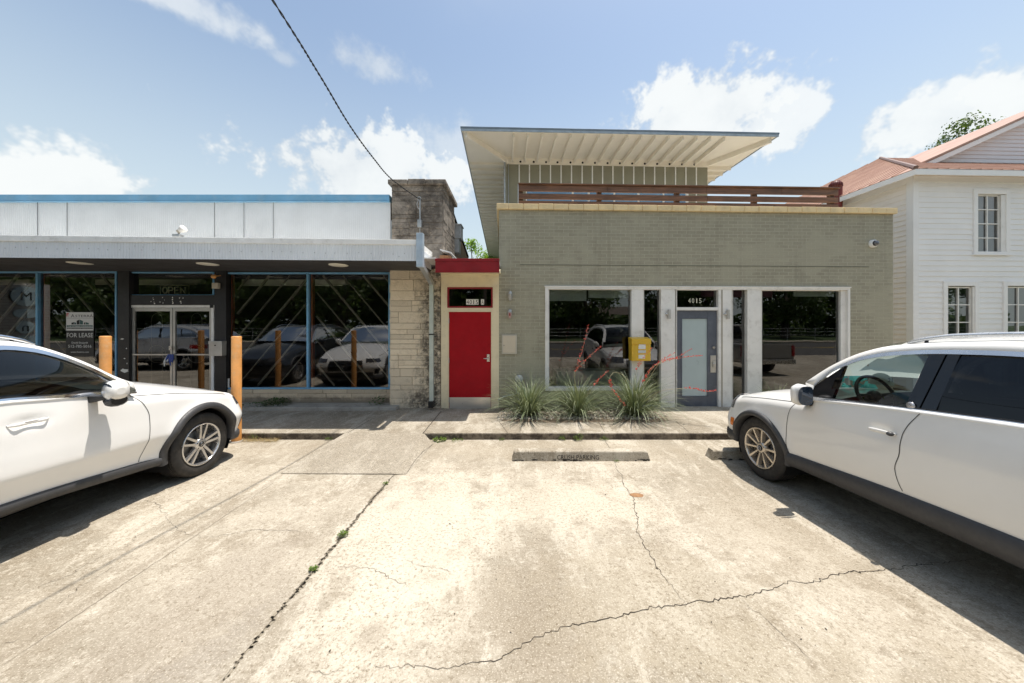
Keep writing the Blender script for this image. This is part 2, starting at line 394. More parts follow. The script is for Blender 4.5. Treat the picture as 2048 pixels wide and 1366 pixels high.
def woodmat(name, c1, c2, ax=0):
    m, nt, p = newmat(name); g = N(nt); sc_ = [1.2, 25, 25]
    co = g.co('Object', (1.0, 14, 22)); n = g.noise(co, 2.2, 8, .65, .4)
    c = g.mix(g.ramp(n, .35, .65), c1, c2)
    c = g.mix(g.m('MULTIPLY', g.ramp(g.noise(g.co(), 1.7, 5), .45, .7), .5), c, tuple(x*.45 for x in c2)); g.l(c, p.inputs['Base Color'])
    p.inputs['Roughness'].default_value = .5; g.l(g.bump(n, .3, .004), p.inputs['Normal']); return m
M['ipe'] = woodmat('reddish_deck_board', (.20,.10,.055), (.085,.045,.027))
def soffitmat():
    m, nt, p = newmat('tongue_and_groove_soffit'); g = N(nt); co = g.co(); X, Y, Z = g.xyz(co)[0:3]
    s = g.m('FRACT', g.m('DIVIDE', g.m('ADD', Y, 50), .085)); d = g.m('ABSOLUTE', g.m('SUBTRACT', s, .5))
    ln = g.ramp(d, .46, .5)
    c = g.mix(g.m('MULTIPLY', ln, .25), (.86,.81,.70), (.5,.45,.35)); c = g.mix(g.ramp(g.noise(co, 1.5, 6), .4, .7, 0, .2), c, (.62,.58,.48))
    g.l(c, p.inputs['Base Color']); p.inputs['Roughness'].default_value = .6
    g.l(g.bump(g.m('SUBTRACT', 1.0, ln), .6, .01), p.inputs['Normal']); return m
M['soffit'] = soffitmat()
def roofmat():
    m, nt, p = newmat('red_metal_roof'); g = N(nt); co = g.pos()
    c = g.mix(g.ramp(g.noise(co, 1.5, 6), .35, .65), (.36,.20,.14), (.45,.28,.20)); g.l(c, p.inputs['Base Color']); p.inputs['Roughness'].default_value = .5
    return m
M['roofred'] = roofmat()
M['roofcap'] = simple('brown_ridge_cap', (.17,.10,.08), .6, var=.2)
def leafmat(name, c1, c2, tr=.25, sc_=.9):
    m, nt, p = newmat(name); g = N(nt); co = g.pos()
    n = g.noise(co, sc_, 5, .7); oi = g.n('ShaderNodeAttribute', attribute_name='tint').outputs['Fac']
    c = g.mix(oi, c1, c2); c = g.mix(g.ramp(n, .35, .65, 0, .5), c, tuple(x*.6 for x in c1))
    g.l(c, p.inputs['Base Color']); p.inputs['Roughness'].default_value = .5
    tl = g.n('ShaderNodeBsdfTranslucent'); g.l(g.mix(.5, c, (c2[0]*1.6, c2[1]*1.6, c2[2]*.8)), tl.inputs[0])
    mx = g.n('ShaderNodeMixShader'); mx.inputs[0].default_value = tr; out = nt.nodes['Material Output']
    g.l(p.outputs[0], mx.inputs[1]); g.l(tl.outputs[0], mx.inputs[2]); g.l(mx.outputs[0], out.inputs[0]); return m
M['oakleaf'] = leafmat('oak_leaf', (.05,.085,.02), (.13,.20,.045), .3)
M['brightleaf'] = leafmat('bright_leaf', (.14,.26,.03), (.30,.46,.06), .4)
M['weed'] = leafmat('weed_leaf', (.09,.16,.025), (.22,.31,.06), .35, 20)
M['ivy'] = leafmat('ivy_leaf', (.03,.07,.015), (.08,.15,.03), .3, 12)
M['yucca'] = leafmat('yucca_blade', (.075,.115,.05), (.38,.42,.26), .12, 6)
M['stalk'] = simple('flower_stalk', (.42,.36,.20), .6)
M['flower'] = leafmat('coral_flower', (.70,.07,.065), (.85,.19,.15), .3, 30)
def gravelmat():
    m, nt, p = newmat('gravel_stone'); g = N(nt)
    at = g.n('ShaderNodeAttribute', attribute_name='tint').outputs['Fac']
    c = g.mix(at, (.62,.56,.46), (.30,.25,.19)); g.l(c, p.inputs['Base Color']); p.inputs['Roughness'].default_value = .8; return m
M['gravel'] = gravelmat()
M['soil'] = simple('soil', (.16,.12,.08), .95, var=.4, vs=15, bump=.8, bs=50, bd=.01)
def set_tint(o, vals):                            # one value per face
    at = o.data.attributes.new('tint', 'FLOAT', 'FACE'); at.data.foreach_set('value', vals)
# ================================================================== SETTING
def cracks(lines, w, mat, z, parent, name='crack', seed=1, jag=.012):
    r = random.Random(seed); mb = MB()
    for pts in lines:
        P = [W(x, y, F*H/(y-CY)) for x, y in pts]
        q = []
        for a, b in zip(P, P[1:]):
            L = (b-a).length; n = max(1, int(L/.022))
            for k in range(n):
                p = a.lerp(b, k/n); q.append(Vector((p.x+r.uniform(-jag, jag), p.y+r.uniform(-jag, jag), z)))
        q.append(Vector((P[-1].x, P[-1].y, z)))
        n = len(q)
        for i in range(n-1):
            d = (q[i+1]-q[i]).normalized(); s = Vector((-d.y, d.x, 0))
            wa = w*(.35+.9*abs(mnoise.noise(q[i]*5)))*min(1, .3+4*min(i, n-1-i)/n); wb = w*(.35+.9*abs(mnoise.noise(q[i+1]*5)))*min(1, .3+4*min(i+1, n-2-i)/n)
            e = d*w*.4
            mb.quad(q[i]-s*wa-e*.2, q[i+1]-s*wb+e, q[i+1]+s*wb+e, q[i]+s*wa-e*.2)
    return mb.build(name, mat, parent)
# parking lot: one sheet with a lightly uneven surface
gr = MB()
xs = [i*.5 for i in range(-60, 61)]; ys = [-4+i*.35 for i in range(28)]
gr.grid([[(x, min(y, 5.47), 0) for x in xs] for y in ys])
lot = gr.build('parking_lot', M['concrete'], kind='structure')
g2 = MB(); g2.quad((-300,-300,-.12), (300,-300,-.12), (300,400,-.12), (-300,400,-.12)); g2.build('ground', M['grassmat'], kind='structure')
g2 = MB(); g2.box(-150,-16,-.3,150,-4,-.02); g2.build('road', M['asphalt'], kind='structure')
g2 = MB(); g2.smooth = False
for k in range(-20, 20): g2.box(k*6, -10.1, -.018, k*6+3, -9.98, -.014)
g2.box(-150, -9.8, -.018, 150, -9.7, -.014)
g2.build('road_marking', simple('yellow_road_paint', (.6,.42,.05), .7), kind='structure')
g2 = MB(); g2.box(-150,-18.0,-.11,150,-16,.08); g2.build('far_pavement', M['walk'], kind='structure')
g2 = MB(); g2.box(-150,-120,-.115,150,-18,.05); g2.build('lawn', M['grassmat'], kind='structure')
# pavement in front of the shops: slab with a curb, cut by the ramp
rx0, rx1 = W(690,868,5.45).x, W(846,868,5.45).x
KY = 5.45; T = .105
def walkslab(x0, x1):
    mb = MB(); n = max(2, int((x1-x0)/.25))
    rows = []
    for y, z in ((KY, -.05), (KY, T-.02), (KY+.006, T-.007), (KY+.02, T), (6.2, T), (7.9, T-.02)):
        rows.append([(x0+(x1-x0)*i/n, y+(.006*mnoise.noise(Vector((x0+i*.25, 3.3, z*20))) if y < 5.5 else 0), z) for i in range(n+1)])
    mb.grid(rows, smooth=False)
    for j in range(0, n):
        pass
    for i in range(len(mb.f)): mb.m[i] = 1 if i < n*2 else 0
    for xx in (x0, x1):
        mb.mi = 1; mb.add([(xx, KY, -.05), (xx, 7.9, -.05), (xx, 7.9, T-.02), (xx, KY, T-.02)], [(0,1,2,3)])
    return mb
mb = walkslab(-30, rx0); m2 = walkslab(rx1, 12)
n0 = len(mb.v); mb.v += m2.v; mb.f += [tuple(i+n0 for i in f) for f in m2.f]; mb.m += m2.m; mb.sm += m2.sm
# the piece behind the ramp
mb.mi = 0; mb.box(rx0, KY+.02, -.05, rx1, 7.9, T-.003)
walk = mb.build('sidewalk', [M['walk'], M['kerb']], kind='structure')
# ramp of exposed aggregate with flared flanks
def gp(x, y, z=0.0): d = F*(H-z)/(y-CY); p = W(x, y, d); return Vector((p.x, p.y, z))
rl0 = Vector((rx0, KY+.02, T)); rr0 = Vector((rx1, KY+.02, T))
fl = gp(562, 946, .008); fr = gp(792, 948, .008); ml = gp(640, 905, .03); flare = gp(866, 887, .006); fr2 = gp(812, 948, .004)
mb = MB()
mb.quad(fl, fr, rr0, rl0)
mb.add([fr, fr2, flare, rr0], [(0,1,2,3)])
lf = gp(664, 882, .004); mb.add([rl0, lf, fl], [(0,1,2)])
for a, b in ((fl, fr), (fr, fr2)):
    mb.add([a, b, Vector((b.x, b.y, -.02)), Vector((a.x, a.y, -.02))], [(0,1,2,3)])
mb.build('curb_ramp', M['ramp'], kind='structure')
# joints and cracks
def C5(p): return [(600+x/2.2756, 780+y/2.2756) for x, y in p]
def C6(p): return [(x/2.331, 780+y/2.331) for x, y in p]
cracks([C5([(340,1262),(440,1258),(590,1255),(612,1270),(700,1258),(800,1240),(880,1240),(960,1195),(1050,1140),(1180,1085),(1300,1060),(1400,1045),(1480,1020),(1570,1000),(1600,990),(1700,985),(1760,980),(1780,968),(1900,955),(2048,935)])+[(1542,1178),(1580,1164),(1620,1166),(1700,1142),(1716,1145),(1800,1137),(1819,1131),(1895,1125),(1952,1116)]], .0042, M['crack'], .003, lot, seed=1)
cracks([C5([(1430,325),(1440,360),(1465,390),(1470,430),(1520,500),(1530,560),(1540,600),(1530,640),(1560,690),(1600,760),(1630,810),(1680,880),(1720,930),(1755,975)]), C5([(1380,215),(1395,240),(1408,268)])], .004, M['crack'], .0032, lot, seed=2)
cracks([[(1483,1198),(1500,1215),(1530,1238),(1562,1268),(1600,1300),(1625,1325)], C6([(565,475),(570,490),(620,505),(650,515),(700,520),(745,540),(750,565),(780,575),(775,595),(800,620),(830,650),(870,670),(935,688)]), C5([(130,800),(240,805),(330,815),(420,860),(520,900)]), C5([(480,770),(540,800),(640,815),(690,830)])], .0018, M['crack'], .0035, lot, seed=3)
cracks([C6([(935,688),(1050,678),(1180,652),(1380,656),(1420,665)]), C6([(800,615),(640,680),(600,725),(450,790),(330,860),(0,990)]), C6([(620,770),(400,900),(250,1020)]), [(0,1290),(40,1278)], C5([(40,1285),(150,1290),(200,1280)])], .0018, M['crack'], .0035, lot, seed=4)
cracks([[(440,1366),(560,1222),(630,1138),(680,1078),(740,1005),(790,947)]], .0048, M['seam'], .0034, lot, 'joint', 5, .0015)
cracks([[(440,1366),(560,1222),(630,1138),(680,1078),(740,1005),(790,947)]], .026, simple('joint_dirt', (.25,.215,.16), .95, var=.3, vs=20), .0022, lot, 'joint_dirt', 15, .014)
cracks([[(0,1335),(200,1200),(400,1066),(560,957)]], .004, simple('seam_stain', (.19,.16,.12), .95), .0025, lot, 'joint', 6, .004)
cracks([[(560,948),(640,949),(780,949),(812,950)], [(812,950),(828,925),(845,905),(868,888)], [(560,947),(620,915),(664,883)]], .004, M['crack'], .0105, lot, 'joint', 7, .003)
# joints in the pavement
def wp(x, y, z): d = F*(H-z)/(y-CY); p = W(x, y, d); return Vector((p.x, p.y, z))
mb = MB()
def seam(a, b, w, z):
    mbp = [wp(x, y, T-.001) for x, y in (a, b)]
    P, Q = mbp; d = (Q-P).normalized(); s = Vector((-d.y, d.x, 0))*w
    up = Vector((0,0,z)); mb.quad(P-s+up, Q-s+up, Q+s+up, P+s+up)
seam((846,867), (882,823), .007, .004); seam((695,866), (745,838), .004, .004); seam((1015,866), (998,843), .003, .004)
seam((1209,864), (1195,841), .003, .004); seam((1378,865), (1352,843), .003, .004)
mb.build('joint', M['crack'], walk)
# rust stain on the concrete
mb = MB(); c = gp(1273, 990, .0028); pts = []
for k in range(24):
    t = 2*math.pi*k/24; r = .075+.018*mnoise.noise(Vector((math.cos(t)*2, math.sin(t)*2, 4)))
    pts.append(c+Vector((r*math.cos(t), r*math.sin(t)*.62, 0)))
mb.add(pts, [tuple(range(24))]); mb.build('rust_stain', M['rust'], lot)
# gravel bed
mb = MB(); e = [wp(x, y, .10) for x, y in ((1000,828),(1004,843),(1100,846),(1200,845),(1300,846),(1338,842),(1326,828))]
bed = [Vector((p.x, p.y, .109)) for p in e]+[Vector((2.75,7.04,.109)), Vector((-.31,7.04,.109))]
mb.add(bed, [tuple(range(len(bed)))])
mb.build('planting_soil', M['soil'], kind='structure')
r = random.Random(3); mb = MB(); tv = []
def pebble(mb, c, s, r):
    vs = []
    for k in range(6):
        t = 2*math.pi*k/6+r.uniform(-.3, .3); q = s*r.uniform(.7, 1.2); vs.append((c[0]+q*math.cos(t), c[1]+q*math.sin(t)*.8, c[2]))
    t0 = [(c[0]+(v[0]-c[0])*.55, c[1]+(v[1]-c[1])*.55, c[2]+s*r.uniform(.4, .9)) for v in vs]
    mb.add(vs+t0, [tuple(range(6, 12))]+[(i, (i+1) % 6, 6+(i+1) % 6, 6+i) for i in range(6)], False)
for k in range(2600):
    x = r.uniform(-.3, 2.85); y = r.uniform(6.16, 6.75) if r.random() < .85 else r.uniform(6.6, 7.0)
    if y < 6.2+.05*mnoise.noise(Vector((x*4, 0, 0))) or (x > 2.5 and y < 6.2+(x-2.5)*.6): continue
    pebble(mb, (x, y, .106), r.uniform(.008, .028), r); tv += [r.random()**1.5]*7
for k in range(60):
    x = r.uniform(-.3, 2.85); pebble(mb, (x, r.uniform(6.02, 6.16), .103), r.uniform(.006, .014), r); tv += [r.random()]*7
o = mb.build('gravel', M['gravel'], label='pale river gravel spread around the yuccas', cat='gravel', kind='stuff'); set_tint(o, tv)

# ================================================================== LEFT BUILDING
GL = 7.30   # depth of the glass line
LB = thing('storefront_building', (-6, GL, 0), 'low storefront with blue roof edge, corrugated fascia, dark canopy soffit and large blue framed windows', 'building')
def corrug(mb, x0, x1, z0a, z0b, z1a, z1b, d, per=.042, amp=.0032, joints=()):
    n = int((x1-x0)/(per/4)); lo = []; hi = []
    for i in range(n+1):
        t = i/n; x = x0+(x1-x0)*t; y = d-amp*math.sin(x/per*2*math.pi)
        lo.append((x, y, z0a+(z0b-z0a)*t)); hi.append((x, y, z1a+(z1b-z1a)*t))
    mb.grid([lo, hi], smooth=False)
xR = W(781, 400, 7.25).x
mb = MB(); corrug(mb, -16, xR, 3.0, 3.0, W(0,403,7.25).z, W(0,403,7.25).z, 7.25); mb.build('parapet_cladding', M['corrug'], LB)
mb = MB()
for x in (74, 133, 428, 487, 546):
    X = W(x, 400, 7.23).x; mb = MB(); mb.box(X-.0014, 7.236, 3.1, X+.0014, 7.243, 4.38); mb.build('panel_joint', M['wire'], LB)
mb = MB(); z1 = W(0,389.5,7.2).z; z0 = W(0,403.5,7.2).z; mb.box(-16, 7.18, z0, xR, 7.6, z1); mb.box(-16, 7.17, z0-.004, xR, 7.19, z0+.012); mb.build('parapet_cap', M['blue'], LB, bevel=.006)
mb = MB(); mb.box(-16, 7.26, 3.08, -1.56, 20, 4.0); mb.box(-16, 7.26, 4.0, xR, 7.5, z0); mb.build('roof', M['galv'], LB)
CD = 5.95; cx1 = W(833, 500, CD).x; cx0 = -16.0
def cz(y0, y832, X):                              # height of a slanting canopy line
    za = W(0, y0, CD).z; zb = W(832, y832, CD).z; xa = W(0,0,CD).x; xb = W(832,0,CD).x
    t = (X-xa)/(xb-xa); t = max(t, -.15); return za+(zb-za)*t
mb = MB(); corrug(mb, cx0, cx1, cz(510,522,cx0), cz(510,522,cx1), cz(477,490,cx0), cz(477,490,cx1), CD, .05, .0045)
ret = []   # right return of the canopy
n = 80
lo = [(cx1+.008*math.sin(i), CD+(7.0-CD)*i/n, cz(510,522,cx1)) for i in range(n+1)]; hi = [(p[0], p[1], cz(477,490,cx1)) for p in lo]
mb.grid([lo, hi], smooth=False); mb.build('canopy_fascia', M['corrug'], LB)
mb = MB(); q = []
for X in (cx0, cx1): q.append([(X, CD-.025, cz(477,490,X)), (X, CD+.03, cz(477,490,X)), (X, CD+.03, cz(464,480,X)), (X, CD-.025, cz(464,480,X))])
mb.hexa(q[0], q[1]); Xc = cx1
mb.box(Xc-.03, CD+.03, cz(477,490,Xc), Xc+.022, 7.0, cz(464,480,Xc))
mb.build('canopy_cap', M['metalwhite'], LB, bevel=.004)
mb = MB(); r = random.Random(5)
X = -9.4; ks = 0
while X < cx1-.15:
    z = cz(495,508,X)+r.uniform(-.012,.008); mb = MB(); mb.ball((X, CD-.012, z), .008, .006, .008, 6, 4); mb.build('fascia_screw', M['galv'], LB); X += .185+r.uniform(-.03,.03)
for px_, py_ in ((270,492),(286,494),(798,513)): p = W(px_, py_, CD-.012); mb = MB(); mb.ball(p, .009, .006, .009, 6, 4); mb.build('fascia_screw', M['galv'], LB)
def SZ(X): return cz(514,524,X)+.02
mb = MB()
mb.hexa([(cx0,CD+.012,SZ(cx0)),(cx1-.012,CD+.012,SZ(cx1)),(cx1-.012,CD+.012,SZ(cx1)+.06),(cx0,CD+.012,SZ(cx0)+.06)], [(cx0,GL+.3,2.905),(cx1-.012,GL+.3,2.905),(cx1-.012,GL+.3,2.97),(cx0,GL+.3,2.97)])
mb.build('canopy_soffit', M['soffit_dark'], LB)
mb = MB(); za = cz(464,480,cx0)-.06; zb = cz(464,480,cx1)-.06
mb.hexa([(cx0,CD+.03,za-.02),(cx1-.03,CD+.03,zb-.02),(cx1-.03,CD+.03,zb),(cx0,CD+.03,za)], [(cx0,7.24,za-.02),(cx1-.03,7.24,zb-.02),(cx1-.03,7.24,zb),(cx0,7.24,za)])
mb.build('canopy_roof', M['membrane'], LB)
# soffit lights
for k, (x, y) in enumerate(((160,529),(416,529),(677,530),(-140,529))):
    d = 6.42; p = W(x, y, d); zt = SZ(p.x)+(2.905-SZ(p.x))*(d-CD)/(GL+.3-CD)
    mb = MB(); mb.lathe([(.001,zt-.012),(.14,zt-.02),(.165,zt-.014),(.17,zt+.01)], Matrix.Translation((p.x, d, 0)), 28); lt = mb.build('soffit_light', M['fixture'], LB)
# walls, columns
bx = lambda mb, x0, y0, x1, y1, d0, d1: (lambda a, b: mb.box(a.x, d0, b.z, b.x, d1, a.z))(W(x0, y0, d0), W(x1, y1, d0))
mb = MB(); d = 7.22
zt = 2.93
for x0, x1 in ((235,258),(429,452)):
    a = W(x0,0,d).x; b = W(x1,0,d).x; mb.box(a, d, .08, b, GL+.12, zt)
a = W(258,590,d); b = W(429,610,d); mb.box(a.x, d+.02, b.z, b.x, GL+.1, a.z)
mb.build('column', M['black'], LB, bevel=.004)
# peeled paint marks on the header where house numbers were
mb = MB(); r = random.Random(8)
for cx, dots in ((306, [(0,-5),(-4,2),(2,3),(3,6),(1,-2)]), (325, [(0,-6),(1,5),(4,-1),(-5,3)]), (345, [(0,-6),(0,-2),(0,2),(0,6),(1,5)]), (361, [(-2,-5),(5,-5),(1,5),(0,2)])):
    for dx, dy in dots:
        p = W(cx+dx, 601+dy, d+.018); rr = r.uniform(.006, .017); mb = MB(); mb.add([(p.x+rr*math.cos(t)*r.uniform(.7,1.2), d+.018, p.z+rr*math.sin(t)*r.uniform(.7,1.3)) for t in [k*math.pi/4 for k in range(8)]], [tuple(range(8))[::-1]]); mb.build('chipped_paint', M['paper'], LB)
for x, y, w, h in ((249,741,9,4),(244,678,4,1.3),(253,697,1.2,1.2),(249,717,2,1),(254,727,1,1.5)):
    p = W(x, y, d-.002); ww = w*.0105; hh = h*.0105; mb = MB(); mb.add([(p.x+ww*math.cos(t)*r.uniform(.6,1.1), d-.002, p.z+hh*math.sin(t)*r.uniform(.6,1.2)) for t in [k*math.pi/6 for k in range(12)]], [tuple(range(12))[::-1]]); mb.build('chipped_paint', M['paper'], LB)
# windows
def window(par, name, x0, y0, x1, y1, d, fm, gm, fw=.035, mull=(), latt=None, orange=True, label=None):
    a = W(x0, y0, d); b = W(x1, y1, d); X0, X1, Z1, Z0 = a.x, b.x, a.z, b.z
    mb = MB(); dd = d-.03
    mb.box(X0, dd, Z0, X0+fw, d+.05, Z1); mb.box(X1-fw, dd, Z0, X1, d+.05, Z1)
    mb.box(X0+fw, dd, Z0, X1-fw, d+.05, Z0+fw); mb.box(X0+fw, dd, Z1-fw, X1-fw, d+.05, Z1)
    for m in mull:
        xm = W(m, 0, d).x; mb.box(xm-fw*.62, dd-.01, Z0+fw, xm+fw*.62, d+.06, Z1-fw)
    w = mb.build(name, fm, par, bevel=.003, label=label)
    xs_ = [X0+fw]+[W(m,0,d).x for m in mull]+[X1-fw]
    for i in range(len(xs_)-1):
        p0 = xs_[i]+(.5*fw if i else 0); p1 = xs_[i+1]-(.5*fw if i < len(xs_)-2 else 0)
        mb = MB(); mb.quad((p0, d+.012, Z0+fw), (p1, d+.012, Z0+fw), (p1, d+.012, Z1-fw), (p0, d+.012, Z1-fw)); mb.build('pane', gm, w)
        if orange:
            mb = MB(); mb.box(p0, d+.05, Z0+fw, p0+.045, d+.13, Z1-fw); mb.build('inner_post', M['orangewood'], w)
        if latt:
            s = latt[i]; mb = MB(); y = d+.22; step = .44; hh = Z1-Z0
            k = -6
            while k*step < (p1-p0)+hh:
                # centre line: x = p0 + k*step + s*(z-Z0)
                wv = .020 if k % 2 else .011
                c0 = p0+k*step if s > 0 else p0+k*step
                pts = []
                for zz in (Z0+fw, Z1-fw):
                    xx = (c0+(zz-Z0)*.84) if s > 0 else (c0-(zz-Z0)*.84)
                    pts.append((xx, zz))
                (xa, za_), (xb, zb_) = pts
                def clip(X):
                    t = (X-xa)/(xb-xa); return za_+(zb_-za_)*t
                ok = True
                lo, hi = min(p0, p1)+.02, max(p0, p1)-.02
                if max(xa, xb) < lo or min(xa, xb) > hi: ok = False
                if ok:
                    if xa < lo: za_ = clip(lo) ; xa0 = lo
                    elif xa > hi: za_ = clip(hi); xa0 = hi
                    else: xa0 = xa
                    x_a, z_a = xa0, za_
                    (xa, za_), (xb, zb_) = pts
                    if xb < lo: x_b, z_b = lo, clip(lo)
                    elif xb > hi: x_b, z_b = hi, clip(hi)
                    else: x_b, z_b = xb, zb_
                    dv = Vector((x_b-x_a, 0, z_b-z_a)); 
                    if dv.length > .1:
                        nrm = Vector((-dv.z, 0, dv.x)).normalized()*wv
                        A = Vector((x_a, y, z_a)); B = Vector((x_b, y, z_b)); dep = Vector((0, .04, 0))
                        mb.hexa([A-nrm, B-nrm, B+nrm, A+nrm], [A-nrm+dep, B-nrm+dep, B+nrm+dep, A+nrm+dep])
                k += 1
            mb.build('diagonal_slats', M['slat'], w)
    return w
window(LB, 'display_window', 452, 545, 781, 778, GL, M['blue'], M['glass_left'], mull=(617,), latt=(1,-1))
window(LB, 'display_window', -420, 543, 236, 778, GL, M['blue'], M['glass_left'], mull=(-150, 78), latt=(-1,1,-1))
window(LB, 'transom_window', 257, 544, 430, 592, GL, M['blue'], M['glass_left'], fw=.03, orange=False)
# double door
mb = MB(); d = GL-.02; a = W(258,610,d); b = W(429,816,d); fw = .055
mb.box(a.x, d-.02, b.z, a.x+fw, d+.07, a.z); mb.box(b.x-fw, d-.02, b.z, b.x, d+.07, a.z); mb.box(a.x+fw, d-.02, a.z-fw, b.x-fw, d+.07, a.z)
df = mb.build('door_frame', M['metalwhite'], LB, bevel=.003)
mb = MB()
for x in (a.x+.012, b.x-.07): mb = MB(); mb.box(x, d-.035, a.z-.062, x+.058, d-.0205, a.z-.004); mb.build('corner_bracket', M['dark'], df)
xm = W(345,0,d).x
for s, (x0, x1) in enumerate(((a.x+fw, xm), (xm, b.x-fw))):
    mb = MB(); st = .048; z0, z1 = b.z+.01, a.z-fw-.006; x0 += .006; x1 -= .006
    mb.box(x0, d, z0, x0+st, d+.045, z1); mb.box(x1-st, d, z0, x1, d+.045, z1); mb.box(x0+st, d, z1-.07, x1-st, d+.045, z1); mb.box(x0+st, d, z0, x1-st, d+.045, z0+.2)
    dr = mb.build('door', M['alum'], LB, bevel=.003)
    mb = MB(); mb.quad((x0+st,d+.02,z0+.2),(x1-st,d+.02,z0+.2),(x1-st,d+.02,z1-.07),(x0+st,d+.02,z1-.07)); mb.build('pane', M['glass_left'], dr)
    zb = W(0,709,d).z; mb = MB(); mb.box(x0+st-.01, d-.03, zb-.014, x1-st+.01, d-.012, zb+.014); mb.build('push_bar', M['alum'], dr)
    # security scroll behind the glass: an arch, two verticals and a ring
    cx_ = (x0+x1)/2; mb = MB(); w2 = .115
    arch = [(cx_-w2, d+.1, z0+.2), (cx_-w2, d+.1, z1-.25)]+[(cx_-w2*math.cos(t), d+.1, z1-.25+w2*1.2*math.sin(t)) for t in [math.pi*k/10 for k in range(1, 10)]]+[(cx_+w2, d+.1, z1-.25), (cx_+w2, d+.1, z0+.2)]
    mb.tube(arch, .004, 5); rc = zb+.0; mb.tube([(cx_+.19*math.cos(t), d+.1, rc+.19*math.sin(t)) for t in [2*math.pi*k/24 for k in range(25)]], .004, 5)
    mb.build('iron_scroll', M['slat'], dr)
mb = MB(); zc = W(0,722,d).z     # scarf-like cloth and padlock on the handles
mb.box(xm-.028, d-.05, W(0,700,d).z, xm+.028, d-.031, W(0,692,d).z); mb.build('lock_plate', M['steel'], df)
r = random.Random(2); mb = MB()
for k in range(9):
    x = xm+r.uniform(-.03,.07); t0 = W(0,710,d).z; pts = [(x, d-.06, t0+.02), (x+r.uniform(-.03,.03), d-.075, t0-.08), (x+r.uniform(-.05,.05), d-.07, t0-r.uniform(.12,.22))]
    mb.tube(pts, [.012,.017,.008], 6)
c1 = mb.build('cable_lock', simple('blue_cord', (.03,.06,.26), .4), None, origin=(xm, d-.07, zc)); tag(c1, 'blue cable lock tied round the handles of the glass double door', 'cable lock')
mb = MB(); mb.tube([(xm-.05, d-.06, W(0,712,d).z), (xm-.085, d-.08, W(0,722,d).z), (xm-.1, d-.07, W(0,732,d).z)], [.014,.02,.008], 6); mb.tube([(xm-.02, d-.06, W(0,712,d).z), (xm-.03, d-.08, W(0,722,d).z)], [.01,.015], 6)
o = mb.build('tag_ribbon', M['paper'], None, origin=(xm-.06, d-.07, zc)); tag(o, 'white ribbon tied beside the blue cable on the glass double door', 'ribbon')
# stone sill wall
def ashlar(mb, tv, P0, ex, n, L, z0, z1, hs, ws, r, gap=.006, prot=.02):
    ex = Vector(ex); n = Vector(n); P0 = Vector(P0); z = z0
    while z < z1-.02:
        h = r.choice(hs); h = min(h, z1-z)
        if z1-(z+h) < .05: h = z1-z
        x = -r.uniform(0, .2)
        while x < L:
            w = r.uniform(*ws)*(1.3 if h > .12 else 1); xa = max(0, x); xb = min(L, x+w)
            if L-xb < .07: xb = L
            sub = [(z, h)]
            if h > .15 and r.random() < .45: k = r.uniform(.35,.65); sub = [(z, h*k), (z+h*k, h*(1-k))]
            if xb-xa > .03:
                for (zz, hh) in sub:
                    a = P0+ex*(xa+gap/2); b = P0+ex*(xb-gap/2); pr = prot*r.uniform(.3,1)
                    lo = [a+Vector((0,0,zz+gap/2)), b+Vector((0,0,zz+gap/2)), b+Vector((0,0,zz+hh-gap/2)), a+Vector((0,0,zz+hh-gap/2))]
                    bev = .006; inn = [lo[0]+ex*bev+Vector((0,0,bev)), lo[1]-ex*bev+Vector((0,0,bev)), lo[2]-ex*bev-Vector((0,0,bev)), lo[3]+ex*bev-Vector((0,0,bev))]
                    hi = [p+n*pr for p in inn]; md = [p+n*(pr*.6) for p in lo]
                    mb.add(lo+md+hi, [(8,9,10,11)]+[(i, (i+1) % 4, 4+(i+1) % 4, 4+i) for i in range(4)]+[(4+i, 4+(i+1) % 4, 8+(i+1) % 4, 8+i) for i in range(4)], False)
                    tv += [r.random()]*9
            x += w
        z += h
    return mb
r = random.Random(11)
def stonewall(name, mat, faces, hs, ws, cores, par):
    mb = MB(); tv = []
    for f in faces: ashlar(mb, tv, *f, hs, ws, r)
    o = mb.build(name, mat, par); set_tint(o, tv)
    mb = MB()
    for c in cores: mb.box(*c)
    mb.build('mortar_core', M['mortar'], par)
    return o
xs0 = W(452,0,GL).x; xs1 = W(781,0,GL-.05).x; zs = W(0,778,GL).z
stonewall('sill_stonework', M['stone_sill'], [((-16, GL-.03, 0), (1,0,0), (0,-1,0), 16+W(236,0,GL).x, .06, zs)], (.10,.12,.13), (.5,.95), [(-16, GL-.025, .05, W(236,0,GL).x, GL+.1, zs-.005)], LB)
stonewall('sill_stonework', M['stone_sill'], [((xs0, GL-.03, 0), (1,0,0), (0,-1,0), xs1-xs0+.03, .06, zs)], (.10,.12,.13), (.5,.95), [(xs0, GL-.025, .05, xs1+.03, GL+.1, zs-.005)], LB)
mb = MB(); mb.box(xs0-.05, 6.86, .07, W(792,0,6.86).x, GL-.03, .165); mb.box(-16, 6.86, .07, W(236,0,6.86).x, GL-.03, .165); mb.build('plinth', M['concrete_trim'], LB, bevel=.012)
px0 = W(780,0,7.05).x; px1 = -1.52
stonewall('stone_pier', M['stone'], [((px0, 7.07, 0), (1,0,0), (0,-1,0), px1-px0, .07, 2.95), ((px0, 7.4, 0), (0,-1,0), (-1,0,0), .33, .07, 2.95)], (.10,.13,.17,.20,.23), (.25,.55), [(px0+.004, 7.072, .05, px1, 7.5, 2.95)], LB)
hx0 = W(783,0,7.15).x; zc1 = W(0,370,7.15).z
